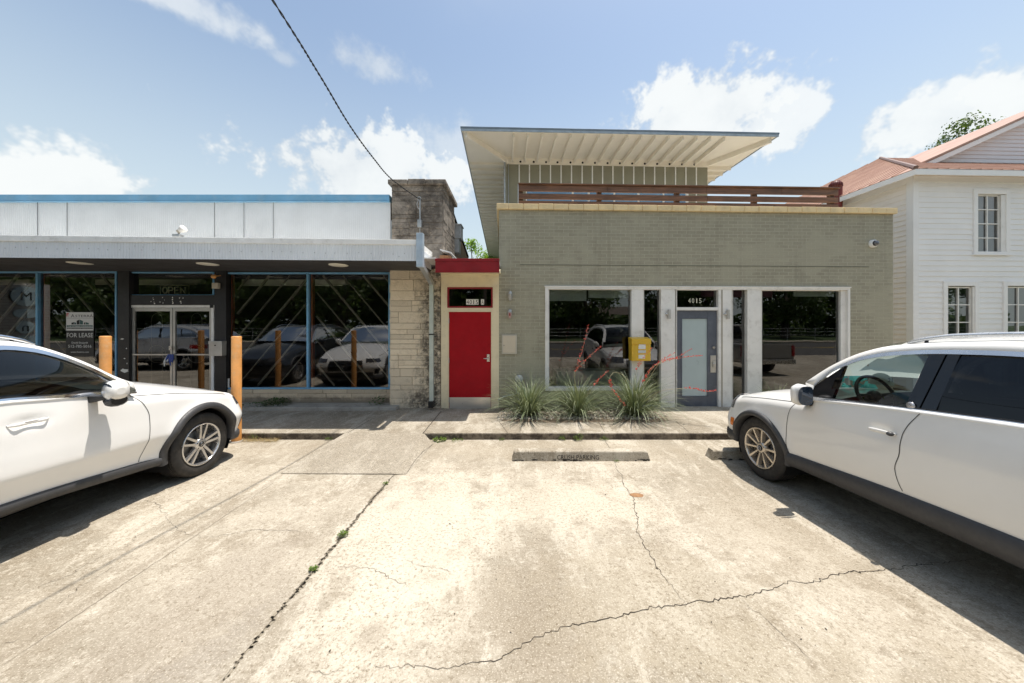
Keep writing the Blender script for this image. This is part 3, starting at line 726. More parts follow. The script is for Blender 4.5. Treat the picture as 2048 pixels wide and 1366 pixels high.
stonewall('chimney', M['stone_chim'], [((hx0, 7.17, 0), (1,0,0), (0,-1,0), -1.5-hx0, 2.97, zc1), ((-1.5, 7.17, 0), (0,1,0), (1,0,0), 1.3, 2.97, zc1)], (.12,.16,.20,.25,.28), (.25,.6), [(hx0+.004, 7.172, 2.9, -1.502, 8.5, zc1)], LB)
mb = MB(); tv = []; zt2 = W(0,358,7.1).z; r = random.Random(4)
X = hx0-.06
while X < -1.45:
    w = r.uniform(.35,.6); x2 = min(X+w, -1.42); mb.box(X, 7.09+r.uniform(0,.02), zc1, x2-.006, 8.56, zt2+r.uniform(-.015,.012)); tv += [r.random()]*6; X += w
o = mb.build('chimney_cap', M['stone_chim'], LB, bevel=.015); set_tint(o, tv)
# side wall running back behind the chimney, metal scupper
mb = MB(); mb.prism([(-1.53, 8.5, 0), (-1.53, 8.5, 4.47), (-1.53, 11.2, 3.92), (-1.53, 19, 3.9), (-1.53, 19, 0)], (-.3, 0, 0)); mb.build('side_wall', simple('brown_stucco', (.33,.25,.17), .9, var=.2, vs=3), LB)
mb = MB(); mb.prism([(-1.50, 8.45, 4.50), (-1.50, 11.2, 3.95), (-1.50, 11.2, 4.0), (-1.50, 8.45, 4.56)], (-.36, 0, 0)); mb.build('coping', M['dark'], LB)
mb = MB(); p = W(901,450,8.62); q = W(920,512,8.62)
mb.box(-1.53, 8.6, 3.95, -1.35, 8.95, 4.28); mb.box(-1.52, 8.62, 3.6, -1.40, 8.9, 3.95); mb.box(-1.54,8.58,4.28,-1.33,8.97,4.31); mb.build('scupper_box', M['galv'], LB, bevel=.006)
mb = MB(); mb.hexa([(-1.5,6.9,3.30),(-1.28,6.9,3.24),(-1.28,7.9,3.24),(-1.5,7.9,3.34)], [(-1.5,6.9,3.32),(-1.28,6.9,3.26),(-1.28,7.9,3.26),(-1.5,7.9,3.36)]); mb.box(-1.49, 7.2, 2.95, -1.30, 7.9, 3.22); mb.box(cx1-.012, 6.36, 3.03, -1.47, 7.1, 3.05); mb.build('flashing_and_sun_filler', M['metalwhite'], LB)  # flashing; the last box is a filler added to block sun slits
mb = MB(); mb.box(-1.51,6.93,2.98,-1.3,7.18,3.2); mb.build('exposed_lath', simple('rusty_lath', (.35,.17,.08), .9, var=.4, vs=30), LB)
# corner gutter and downspout
gx0, gx1 = W(833,0,5.88).x, W(846,0,5.88).x
mb = MB(); mb.box(gx0, 5.86, W(0,534,5.88).z, gx1, 5.97, W(0,466,5.88).z); mb.build('gutter_end', simple('pale_blue_metal', (.46,.56,.66), .4, metal=.2, var=.12, vs=6, dirt=(.7,.72,.72)), LB, bevel=.005)
px_, pz = W(863.5,0,6.95).x, W(0,566,6.95).z
mb = MB(); a0 = Vector(((gx0+gx1)/2, 5.97, W(0,528,5.9).z)); b0 = Vector((px_, 6.93, pz)); hw = .04
lo = [a0+Vector((-hw,0,-.05)), a0+Vector((hw,0,-.05)), a0+Vector((hw,0,.04)), a0+Vector((-hw,0,.04))]; hi = [b0+Vector((-hw,0,-.05)), b0+Vector((hw,0,-.05)), b0+Vector((hw,0,.04)), b0+Vector((-hw,0,.04))]
mb.hexa(lo, hi); mb.build('gutter_arm', M['galv'], LB, bevel=.004)
mb = MB(); zb = W(0,802,6.95).z; mb.box(px_-.04, 6.89, zb, px_+.04, 6.99, pz+.03); mb.build('downspout', simple('pale_green_metal', (.50,.55,.49), .5, metal=.1, var=.12, vs=5, dirt=(.62,.66,.62)), LB, bevel=.01)
mb = MB(); mb.box(px_-.05, 6.85, W(0,815,6.9).z, px_+.05, 7.0, zb+.01); mb.box(px_-.046,6.88,1.6,px_+.046,7.0,1.625); mb.build('downspout_shoe', M['dark'], LB, bevel=.006)
# interior
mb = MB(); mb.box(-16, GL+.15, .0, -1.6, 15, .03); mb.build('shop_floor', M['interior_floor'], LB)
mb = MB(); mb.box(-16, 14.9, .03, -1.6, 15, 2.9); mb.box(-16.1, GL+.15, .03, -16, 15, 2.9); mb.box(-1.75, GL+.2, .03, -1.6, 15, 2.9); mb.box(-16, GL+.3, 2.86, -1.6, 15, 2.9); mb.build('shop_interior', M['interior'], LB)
for k, (x0, x1, y, d) in enumerate(((483,690,566,8.1),(190,400,564,8.1),(880,1100,562,8.1),(-160,60,564,8.1))):
    a = W(x0, y, d); b = W(x1, y, d); 
    if b.x > -1.8: continue
    mb = MB(); mb.box(a.x, d, a.z-.03, b.x, d+.16, a.z+.09); mb.tube([(a.x+.05, d-.02, a.z-.05), (b.x-.05, d-.02, a.z-.05)], .02, 8)
    o = mb.build('fluorescent_light', M['fixture'], None, origin=(a.x, d, a.z)); tag(o, ['long fluorescent fixture seen behind the two-pane window left of the stone pier', 'long fluorescent fixture seen over the glass double door', '', 'fluorescent fixture behind the leftmost shop window'][k], 'light fixture', 'fluorescent fixtures hanging in the shop')
a = W(706,555,8.4); mb = MB(); mb.box(a.x, 8.4, a.z-.05, a.x+.16, 9.8, a.z+.06); o = mb.build('fluorescent_light', M['fixture'], None, origin=(a.x, 8.4, a.z)); tag(o, 'fixture running away from the glass behind the shop window beside the stone pier', 'light fixture', 'fluorescent fixtures hanging in the shop')
# OPEN neon in the transom
mb = MB(); d = GL+.12; a = W(321,571,d); b = W(378,590,d)
mb.tube([(a.x,d,a.z),(b.x,d,a.z),(b.x,d,b.z),(a.x,d,b.z),(a.x,d,a.z)], .009, 6)
h_ = a.z-b.z; x = a.x+.045; lw = (b.x-a.x-.09)/4; zz0 = b.z+.035; zz1 = a.z-.035; rr_ = .013
def tb(pts): mb.tube([(p[0], d, p[1]) for p in pts], rr_, 6)
c0 = x+lw*.4; hz = (zz0+zz1)/2; tb([(c0+lw*.36*math.cos(t), hz+(zz1-zz0)/2*math.sin(t)) for t in [2*math.pi*k/16 for k in range(17)]])
x1_ = x+lw; tb([(x1_,zz0),(x1_,zz1),(x1_+lw*.55,zz1),(x1_+lw*.68,zz1-.03),(x1_+lw*.55,hz-.005),(x1_,hz-.005)])
x1_ = x+2*lw; tb([(x1_+lw*.65,zz1),(x1_,zz1),(x1_,zz0),(x1_+lw*.65,zz0)]); tb([(x1_,hz),(x1_+lw*.55,hz)])
x1_ = x+3*lw; tb([(x1_,zz0),(x1_,zz1),(x1_+lw*.72,zz0),(x1_+lw*.72,zz1)])
o = mb.build('open_sign', M['neon'], None, origin=(a.x, d, b.z)); tag(o, 'unlit neon OPEN sign in the transom above the glass double door', 'neon sign')
# lease sign inside the second pane
d = GL+.006; a = W(133,624,d); b = W(188,713,d); cxs = (a.x+b.x)/2; wS = b.x-a.x
LS = thing('lease_sign', (cxs, d, b.z), 'black and white FOR LEASE sign on the shop window left of the double door', 'sign')
mb = MB(); mb.box(a.x, d-.006, b.z, b.x, d, a.z); mb.build('backing', M['signblack'], LS)
zz = lambda y: W(0, y, d).z
mb = MB(); mb.box(a.x+.004, d-.009, zz(661), b.x-.004, d-.0061, zz(624.5)); mb.build('white_panel', M['signwhite'], LS)
mb = MB(); yb = d-.0092
text(mb, 'A', (cxs-wS*.255, yb, zz(634.5)), .092, fit=.075); text(mb, 'STERR', (cxs+wS*.10, yb, zz(634.2)), .070, fit=wS*.52); text(mb, 'A', (cxs+wS*.42, yb, zz(634.5)), .092, fit=.065)
mb.box(a.x+.02, d-.0095, zz(636.5), b.x-.02, d-.0091, zz(636.1)); mb.build('lettering', M['ink'], LS)
mb = MB(); mb.box(a.x+.012, d-.0097, zz(633), a.x+.062, d-.0091, zz(626.5)); mb.build('logo_square', M['signred'], LS)
mb = MB(); 
def poly(mb, pts, y): mb.add([(cxs+p[0]*wS, y, zz(p[1])) for p in pts], [tuple(range(len(pts)))])
for pts in ([(-.30,649),(-.30,645.5),(-.21,644.2),(-.21,649)], [(-.11,649),(-.11,641.5),(-.005,639.2),(-.005,649)], [(.15,649),(.15,645.5),(.20,644.2),(.20,649)]): poly(mb, pts, d-.0094)
mb.box(a.x+.018, d-.0095, zz(657.8), b.x-.018, d-.0091, zz(655.2)); mb.build('logo_dark', M['ink'], LS)
mb = MB()
for pts in ([(-.20,649),(-.20,644.2),(-.13,645.5),(-.13,649)], [(.005,649),(.005,639.2),(.12,642),(.12,649)], [(.215,649),(.215,644.2),(.33,646),(.33,649)]): poly(mb, pts, d-.0094)
mb.box(a.x+.018, d-.0095, zz(654), b.x-.018, d-.0091, zz(650.3)); mb.build('logo_teal', M['signteal'], LS)
mb = MB(); poly(mb, [(-.45,633),(-.445,630),(-.42,627.5),(-.395,630),(-.39,633),(-.41,633),(-.41,631),(-.43,631),(-.43,633)], d-.0099)
text(mb, 'THE ASTERRA COMPANIES', (cxs, d-.0099, zz(653.4)), .03, fit=wS*.88); text(mb, 'REAL ESTATE SERVICES', (cxs, d-.0099, zz(657.4)), .02, fit=wS*.88)
text(mb, 'FOR LEASE', (cxs, d-.0075, zz(674.5)), .13, fit=wS*.95); text(mb, 'David Stojanik', (cxs, d-.0075, zz(687)), .055, fit=wS*.6); text(mb, '512-785-5016', (cxs, d-.0075, zz(695.2)), .085, fit=wS*.84); text(mb, 'www.Asterra.com', (cxs, d-.0075, zz(705.5)), .05, fit=wS*.66)
mb.build('white_lettering', M['signwhite'], LS)
# small window sticker beside the bollard
d = GL-.03; a = W(454,757,d-.002); b = W(459,775,d-.002); mb = MB(); mb.box(a.x, d-.006, b.z, b.x, d-.002, a.z); o = mb.build('sticker', M['paper'], None, origin=(a.x, d, b.z)); tag(o, 'small white sticker low on the blue window frame by the orange bollard', 'sticker')
# mailbox and doorbell on the black columns
d = 7.2; a = W(417.5,683,d-.1); b = W(443.5,712,d-.1)
MBX = thing('wall_mailbox', ((a.x+b.x)/2, d, b.z), 'small grey metal mailbox between the glass double door and the blue window', 'mailbox')
mb = MB(); mb.box(a.x, d-.1, b.z, b.x, d+.018, a.z); mb.build('box', M['alum'], MBX, bevel=.006)
mb = MB(); mb.box(a.x-.004, d-.108, a.z-.055, b.x+.004, d+.018, a.z+.006); lid = mb.build('lid', M['alum'], MBX, bevel=.005)
mb = MB(); mb.tube([((a.x+b.x)/2, d-.112, a.z-.08), ((a.x+b.x)/2, d-.1, a.z-.08)], .012, 10); mb.build('lock', M['dark'], MBX)
a = W(427.5,566,d); b = W(439.5,577.5,d); mb = MB(); mb.box(a.x, d-.05, b.z, b.x, d+.018, a.z); mb.box(a.x-.008, d-.03, b.z, a.x, d, b.z+.02); o = mb.build('alarm_box', M['tan'], None, origin=(a.x, d, b.z), bevel=.004); tag(o, 'small beige sensor box at the top of the black column right of the double door', 'sensor box')
p = W(427.5,553,7.1); mb = MB(); mb.ball(p, .058, .03, .045, 14, 8); mb.tube([p, (p.x+.04, 7.23, p.z+.04)], .012, 6); o = mb.build('alarm_light', M['bollard'], None, origin=p); tag(o, 'round orange alarm lamp above the beige sensor box', 'alarm lamp')
# floodlight on the canopy top
p = W(361,462,6.05); FLD = thing('flood_lamp', (p.x, 6.05, cz(464,480,p.x)), 'white floodlight standing on the edge of the canopy roof', 'floodlight')
zb = cz(464,480,p.x)
mb = MB(); mb.box(p.x-.1, 6.0, zb-.01, p.x+.02, 6.1, zb+.04); mb.build('base', M['galv'], FLD, bevel=.004)
mb = MB(); mb.tube([(p.x-.03, 6.05, zb+.03), (p.x-.03, 6.05, zb+.08)], .014, 8); mb.lathe([(.001,.0),(.03,.0),(.032,.03),(.028,.05)], Matrix.Translation((p.x-.03, 6.03, zb+.085)) @ Matrix.Rotation(R(60), 4, 'Y') @ Matrix.Rotation(R(0), 4, 'X'), 14); mb.build('socket', M['tan'], FLD)
mb = MB(); mb.lathe([(.026,.045),(.045,.07),(.064,.12),(.06,.14),(.03,.15),(.001,.152)], Matrix.Translation((p.x-.04, 6.03, zb+.075)) @ Matrix.Rotation(R(60), 4, 'Y'), 18); mb.build('bulb', M['white'], FLD)
# service mast and overhead wire
p = W(839,399,7.1); MST = thing('service_mast', (p.x, 7.12, W(0,455,7.1).z), 'thin grey service mast with a junction box fixed to the stone chimney', 'mast')
mb = MB(); mb.tube([(p.x+.01, 7.1, W(0,442,7.1).z), (p.x+.01, 7.1, p.z)], .014, 10); mb.build('pole', M['galv'], MST)
mb = MB(); mb.box(p.x-.035, 7.06, W(0,455,7.1).z, p.x+.045, 7.15, W(0,440,7.1).z); mb.tube([(p.x,7.13,W(0,455,7.1).z),(p.x,7.13,3.3)], .01, 8); mb.build('junction_box', M['galv'], MST, bevel=.004)
mb = MB(); mb.tube([(p.x+.035*math.cos(t)-.005, 7.1, p.z+.02+.035*math.sin(t)) for t in [2*math.pi*k/12 for k in range(11)]], .009, 6); mb.tube([(p.x-.01,7.09,p.z),(p.x-.05,7.08,p.z-.1),(p.x-.03,7.08,p.z-.17),(p.x,7.1,p.z-.2)], .007, 6); mb.build('weather_head', M['galv'], MST)
wpts = [(p.x, 7.1, p.z)]
for (x, y, X) in ((785,360,-2.0),(748,318,-2.02),(700,252,-2.05),(640,152,-2.08),(545,0,-2.12)):
    dd = F*X/(x-CX); q = W(x, y, dd); wpts.append(tuple(q))
q0 = Vector(wpts[-1])
for k in range(1, 9): wpts.append((q0.x-.25*k/8, q0.y-16.0*k/8, q0.z+2.6*k/8+.8*(k/8)**2))
# resample smoothly, twist a second strand
P = [Vector(a) for a in wpts]; S = []
for i in range(len(P)-1):
    p0 = P[max(0,i-1)]; p1 = P[i]; p2 = P[i+1]; p3 = P[min(len(P)-1,i+2)]
    for k in range(10):
        t = k/10; S.append(.5*((2*p1)+(-p0+p2)*t+(2*p0-5*p1+4*p2-p3)*t*t+(-p0+3*p1-3*p2+p3)*t**3))
S.append(P[-1])
S2 = []; 
for a, b in zip(S, S[1:]):
    for k in range(4): S2.append(a.lerp(b, k/4))
mb = MB(); mb.tube([s+Vector((.006*math.cos(i*.9), 0, .006*math.sin(i*.9))) for i, s in enumerate(S2)], .0055, 5); mb.tube([s-Vector((.006*math.cos(i*.9), 0, .006*math.sin(i*.9))) for i, s in enumerate(S2)], .0055, 5)
WIRE_END = S2[-1]
o = mb.build('overhead_wire', M['wire'], None, origin=S2[0]); tag(o, 'twisted black overhead wire running from the chimney mast across the sky', 'wire')
# wing wall at the far left with the oval sign
WW = thing('wing_wall', (-12.5, 6.2, 0), 'painted white brick wing wall under the far end of the canopy', 'wall')
mb = MB(); mb.box(-12.8, 5.35, .0, -12.5, 7.28, 2.86); mb.build('brickwork', M['whitebrick'], WW)
OS = thing('oval_sign', (-12.48, 5.82, 1.9), 'column of pale blue ovals with dark letters on the white brick wing wall', 'sign')
for cyy, rz, ry, ch in ((5.82, .25, .28, 'M'), (5.82, .12, .23, 'i'), (5.84, .16, .17, 'n'), (5.82, .2, .27, '')):
    zc = {'M':2.52, 'i':2.08, 'n':1.73, '':1.32}[ch]
    mb = MB(); mb.prism([(-12.499, cyy+ry*math.cos(t), zc+rz*math.sin(t)) for t in [2*math.pi*k/28 for k in range(28)]], (.03,0,0)); pl = mb.build('oval_plate', simple('pale_blue_plate_'+(ch or 'x'), (.62,.78,.82), .5, var=.15), OS)
    if ch:
        mb = MB(); text(mb, ch, (-12.468, cyy, zc-.1), .30, ax=(0,1,0), extrude=.001); mb.build('letter', M['ink'], pl)

# ================================================================== RED DOOR ANNEX
AN = thing('entry_annex', (-.9, 7.05, .1), 'narrow cream entry bay with red fascia between stone pier and green brick', 'building')
D = 7.05; xa, xb = W(882,0,D).x, W(998.5,0,D).x; zt = W(0,548,D).z
dx0, dx1 = W(896,0,D).x, W(984,0,D).x; dz1 = W(0,622,D).z; zb_ = W(0,819,D).z; tx0, tx1, tz1, tz0 = W(894.5,0,D).x, W(985.5,0,D).x, W(0,574.5,D).z, W(0,615.5,D).z
mb = MB(); mb.box(xa, D, zb_, dx0, D+.2, zt); mb.box(dx1, D, zb_, xb-.004, D+.2, zt); mb.box(dx0, D, dz1, dx1, D+.2, tz0); mb.box(dx0, D, tz1, dx1, D+.2, zt)
mb.box(xa-.001, D-.02, zt-.05, xb-.004, D+.0, zt+.1); mb.build('wall', M['cream'], AN, bevel=.003)
mb = MB(); f = .018; mb.box(dx0, D-.012, zb_+.01, dx0+f, D+.06, dz1); mb.box(dx1-f, D-.012, zb_+.01, dx1, D+.06, dz1); mb.box(dx0+f, D-.012, dz1-f, dx1-f, D+.06, dz1); mb.box(dx0-.03, D-.05, zb_-.015, dx1+.03, D+.1, zb_+.01)
mb.build('door_frame', M['cream'], AN, bevel=.002)
mb = MB(); mb.box(dx0+f, D+.015, zb_+.012, dx1-f, D+.06, dz1-f); dr = mb.build('door', M['red'], AN, bevel=.003)
mb = MB(); mb.box(dx0+f+.01, D+.009, zb_+.02, dx1-f-.01, D+.0155, W(0,795,D).z); mb.build('kick_plate', M['kick'], dr)
p = W(976.5,716,D); mb = MB(); mb.box(p.x-.028, D+.002, p.z-.075, p.x+.028, D+.016, p.z+.075); mb.tube([(p.x, D-.0, p.z-.01), (p.x, D-.05, p.z-.01), (p.x-.09, D-.055, p.z-.005)], .009, 8); mb.tube([(p.x,D-.01,p.z+.04),(p.x,D+.005,p.z+.04)], .018, 12); mb.build('door_handle', M['steel'], dr, bevel=.002)
for z in (zb_+.2, (zb_+dz1)/2, dz1-.2):
    mb = MB(); mb.tube([(dx0+.02, D-.012, z-.05), (dx0+.02, D-.012, z+.05)], .009, 8); mb.build('hinge', M['alum'], dr)
mb = MB(); f = .032; mb.box(tx0, D-.01, tz0, tx0+f, D+.06, tz1); mb.box(tx1-f, D-.01, tz0, tx1, D+.06, tz1); mb.box(tx0+f, D-.01, tz0, tx1-f, D+.06, tz0+f); mb.box(tx0+f, D-.01, tz1-f, tx1-f, D+.06, tz1)
tw = mb.build('transom_window', M['dkred'], AN, bevel=.003)
mb = MB(); mb.quad((tx0+f,D+.03,tz0+f),(tx1-f,D+.03,tz0+f),(tx1-f,D+.03,tz1-f),(tx0+f,D+.03,tz1-f)); mb.build('pane', M['glass_left'], tw)
mb = MB(); 
for k, x in enumerate((935.5,941.5,947.5,953.8,965)):
    a = W(x-3.1,598.5,D+.02); b = W(x+3.1,609.5,D+.02); mb.box(a.x, D+.022, b.z, b.x, D+.026, a.z)
mb.build('number_plate', M['paper'], tw)
mb = MB()
for ch, x in zip('4015A', (935.5,941.5,947.5,953.8,965)):
    p = W(x, 608.3, D+.02); text(mb, ch, (p.x, D+.0215, p.z), .125, extrude=.0004, fit=.047 if ch != '1' else .016)
mb.build('house_number', M['ink'], tw)
fd = 6.35; a = W(870.5,517,fd); b = W(998.5,545,fd)
mb = MB(); mb.box(a.x, fd, b.z, b.x, fd+.03, a.z-.05); mb.box(a.x-.004, fd-.012, a.z-.05, b.x+.004, fd+.03, a.z); mb.prism([(a.x,fd+.03,b.z),(a.x,fd+.03,a.z),(a.x,7.03,a.z),(a.x,7.03,a.z-.05)], (.03,0,0)); mb.build('canopy_fascia', simple('dark_glossy_red', (.25,.007,.012), .38, var=.15, vs=4), AN, bevel=.004)
mb = MB(); zso = W(0,545,fd).z; mb.hexa([(a.x+.03,fd+.03,zso+.01),(b.x,fd+.03,zso+.01),(b.x,fd+.03,zso+.04),(a.x+.03,fd+.03,zso+.04)], [(a.x+.03,7.05,zt+.0),(b.x,7.05,zt+.0),(b.x,7.05,zt+.1),(a.x+.03,7.05,zt+.1)]); mb.build('canopy_soffit', M['cream'], AN)
mb = MB(); mb.box(a.x+.02, fd+.03, a.z-.06, b.x, 9.6, a.z-.02); mb.build('roof', M['galv'], AN)
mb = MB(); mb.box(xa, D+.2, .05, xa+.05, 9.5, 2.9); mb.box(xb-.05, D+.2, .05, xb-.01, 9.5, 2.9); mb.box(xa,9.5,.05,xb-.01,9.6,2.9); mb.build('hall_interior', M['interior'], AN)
# ================================================================== GREEN BRICK BUILDING
GB = thing('brick_office', (GO.x+4, GO.y+.14, 0), 'green painted brick building with cream coping and a wide slatted upper eave', 'building')
aL, aR = 0.0, GA(1786, 0); zT = GZ(1000, 424, 0); zTr = GZ(1786, 424, 0); zT = (zT+zTr)/2
a0, a1 = GA(1090), GA(1698); zw1 = GZ(1100, 573); zdoor = GZ(1400, 816)
wl = GA(1286); sill = GZ(1150, 779)
mb = MB(MG)
mb.box(aL, 0, 0, a0, .22, zT); mb.box(a1, 0, 0, aR, .22, zT); mb.box(a0, 0, zw1, a1, .22, zT); mb.box(a0, 0, 0, GA(1263), .22, sill)
mb.box(aL, .22, 0, aL+.2, 19, zT); mb.box(aR-.2, .22, 0, aR, 19, zT)
mb.build('brick_wall', M['greenbrick'], GB)
mb = MB(MG); zj = GZ(1300, 531); mb.box(GA(1040), -.004, zj-.008, GA(1738), .0, zj+.006); mb.build('expansion_joint', simple('dark_joint', (.14,.14,.10), .9), GB)  # thin dark strip for the wall joint
mb = MB(MG); mb.box(aL+.2, .22, 3.85, aR-.2, 19, 3.9); mb.build('roof_deck', M['membrane'], GB)
# coping tiles
r = random.Random(9); mb = MB(MG); zc1 = zT+.118; x = aL-.05; first = True
while x < aR+.04:
    w = .178 if first else .298; w = .243 if first else .307; first = False; x2 = min(x+w, aR+.05); dz = r.uniform(-.003,.003)
    mb.box(x+.003, -.055+r.uniform(-.003,.003), zT, x2-.003, .30, zc1+dz); x += w
y = .3
while y < 12:
    mb.box(aL-.05, y+.003, zT, aL+.25, y+.30, zc1); y += .307
mb.build('coping_tiles', M['coping'], GB, bevel=.008)
# white storefront frame
mb = MB(MG); ft = .055; zi = zw1-ft
mb.box(a0, -.03, sill-.02, a0+.07, .14, zw1); mb.box(a1-.05, -.03, .1, a1, .14, zw1); mb.box(a0+.07, -.03, zi, a1-.05, .14, zw1)
mb.box(a0-.01, -.045, zw1-.012, a1+.01, .0, zw1+.012)
mb.box(a0+.07, -.03, sill-.02, GA(1263), .14, sill+.055)
mb.box(a1-.16, .02, .1, a1-.05, .14, zi)
fr_ = mb.build('storefront_frame', M['trimwhite'], GB, bevel=.004)
mb = MB(MG)
for x0, x1 in ((1263,1287),(1322,1350.5),(1437,1464),(1495,1522)):
    mb.box(GA(x0,-.02), -.02, .08, GA(x1,-.02), .15, zi)
mb.build('white_post', M['trimwhite'], GB, bevel=.005)
def gwin(name, x0, y0, x1, y1, b=.07, rim=.022, mat='trimwhite', gm='glass_green', fit=True):
    A, B = GA(x0, b), GA(x1, b); Z1, Z0 = GZ((x0+x1)/2, y0, b), GZ((x0+x1)/2, y1, b)
    mb = MB(MG); mb.box(A, b-.03, Z0, A+rim, b+.02, Z1); mb.box(B-rim, b-.03, Z0, B, b+.02, Z1); mb.box(A+rim, b-.03, Z0, B-rim, b+.02, Z0+rim); mb.box(A+rim, b-.03, Z1-rim, B-rim, b+.02, Z1)
    w = mb.build(name, M[mat], GB, bevel=.002)
    mb = MB(MG); mb.quad((A+rim, b, Z0+rim), (B-rim, b, Z0+rim), (B-rim, b, Z1-rim), (A+rim, b, Z1-rim)); mb.build('pane', M[gm], w)
    return w
gwin('display_window', 1096, 578, 1264, 775)
gwin('sidelight_window', 1286, 579, 1323, 812, rim=.012)
gwin('sidelight_window', 1463, 579, 1496, 812, rim=.012)
gwin('display_window', 1520, 580, 1686, 812)
# door
b = .05; A, B = GA(1350, b), GA(1438, b); Zt, Zd, Zb = GZ(1394, 578, b), GZ(1394, 619, b), GZ(1394, 814, b)
mb = MB(MG); f = .045; mb.box(A, -.01, Zb, A+f*.3, .12, Zt); mb.box(B-f, -.01, Zb, B, .12, Zt); mb.box(A+f*.3, -.01, Zd-.02, B-f, .12, Zd+.045); mb.box(A+f*.3, -.01, Zt-.03, B-f, .12, Zt+.02); mb.box(A-.02, -.03, Zb-.03, B+.02, .15, Zb+.006)
dfm = mb.build('door_frame', M['trimwhite'], GB, bevel=.003)
mb = MB(MG); mb.box(B+.004, -.026, Zb, B+.03, .0, Zt); mb.build('frame_gasket', M['slat'], dfm)
mb = MB(MG); mb.quad((A+.01,.06,Zd+.04),(B-f,.06,Zd+.04),(B-f,.06,Zt-.03),(A+.01,.06,Zt-.03)); tp = mb.build('transom_pane', M['glass_green'], GB)
mb = MB(MG); Zn = GZ(1390, 606, .05)
for ch, x in zip('4015', (1379.5, 1386.5, 1393.8, 1401)):
    text(mb, ch, (GA(x,.05), .057, Zn), .145, extrude=.0005, fit=.05 if ch != '1' else .02)
mb.build('house_number', simple('cream_number', (.70,.68,.52), .4), tp)
d0, d1 = A+f*.3+.006, B-f-.006; dz0, dz1 = Zb+.012, Zd-.026
gx0_, gx1_, gz1_, gz0_ = GA(1363,.04), GA(1415,.04), GZ(1390,637.5,.04), GZ(1390,792,.04)
mb = MB(MG); mb.box(d0, .035, dz0, gx0_, .08, dz1); mb.box(gx1_, .035, dz0, d1, .08, dz1); mb.box(gx0_, .035, dz0, gx1_, .08, gz0_); mb.box(gx0_, .035, gz1_, gx1_, .08, dz1)
q = .022; mb.box(gx0_-.012, .026, gz0_-.012, gx0_+q*.4, .036, gz1_+.012); mb.box(gx1_-q*.4, .026, gz0_-.012, gx1_+.012, .036, gz1_+.012); mb.box(gx0_, .027, gz1_, gx1_, .036, gz1_+.012); mb.box(gx0_, .027, gz0_-.012, gx1_, .036, gz0_)
dr = mb.build('door', M['greydoor'], GB, bevel=.003)
mb = MB(MG); mb.box(gx0_+.001, .05, gz0_+.001, gx1_-.001, .06, gz1_-.001); mb.build('frosted_pane', M['frost'], dr)
mb = MB(MG); hx, hz = GA(1427.5,.02), GZ(1427,727,.02); mb.box(hx-.068, .022, hz-.19, hx+.05, .034, hz+.17); mb.box(hx-.02,.0,hz-.07,hx+.035,.022,hz+.055); mb.tube([(hx,.01,hz),(hx,-.03,hz),(hx-.06,-.035,hz-.005)], .011, 8); mb.build('door_handle', M['alum'], dr, bevel=.003)
mb = MB(MG); hz2 = GZ(1427,695,.02); mb.tube([(hx+.0,.01,hz2),(hx,.036,hz2)], .028, 16); mb.build('deadbolt', M['steel'], dr)
# interior
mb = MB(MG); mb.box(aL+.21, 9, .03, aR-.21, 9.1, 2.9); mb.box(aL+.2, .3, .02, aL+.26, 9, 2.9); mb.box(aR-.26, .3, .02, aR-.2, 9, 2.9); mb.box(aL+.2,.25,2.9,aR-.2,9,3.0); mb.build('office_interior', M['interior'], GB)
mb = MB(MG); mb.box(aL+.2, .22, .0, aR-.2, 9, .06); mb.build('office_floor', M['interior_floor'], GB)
blind = simple('grey_blind', (.55,.60,.54), .8, var=.05)
for k, (x0, x1, y1) in enumerate(((1098,1173,602),(1177,1262,596),(1588,1668,593))):
    b = .14; mb = MB(MG); mb.box(GA(x0,b), b, GZ((x0+x1)/2,y1,b), GA(x1,b), b+.03, zi-.0); mb.build('roller_blind', blind, GB, bevel=.003)
b = .32; mb = MB(MG); mb.box(GA(1112,b), b, .35, GA(1250,b), b+.45, GZ(1180,742,b)); o = mb.build('cabinet', simple('grey_cabinet', (.5,.53,.56), .6), None, origin=MG @ Vector((GA(1180,b), b, .35)), bevel=.006); tag(o, 'low grey cabinet behind the left window of the green brick building', 'cabinet')
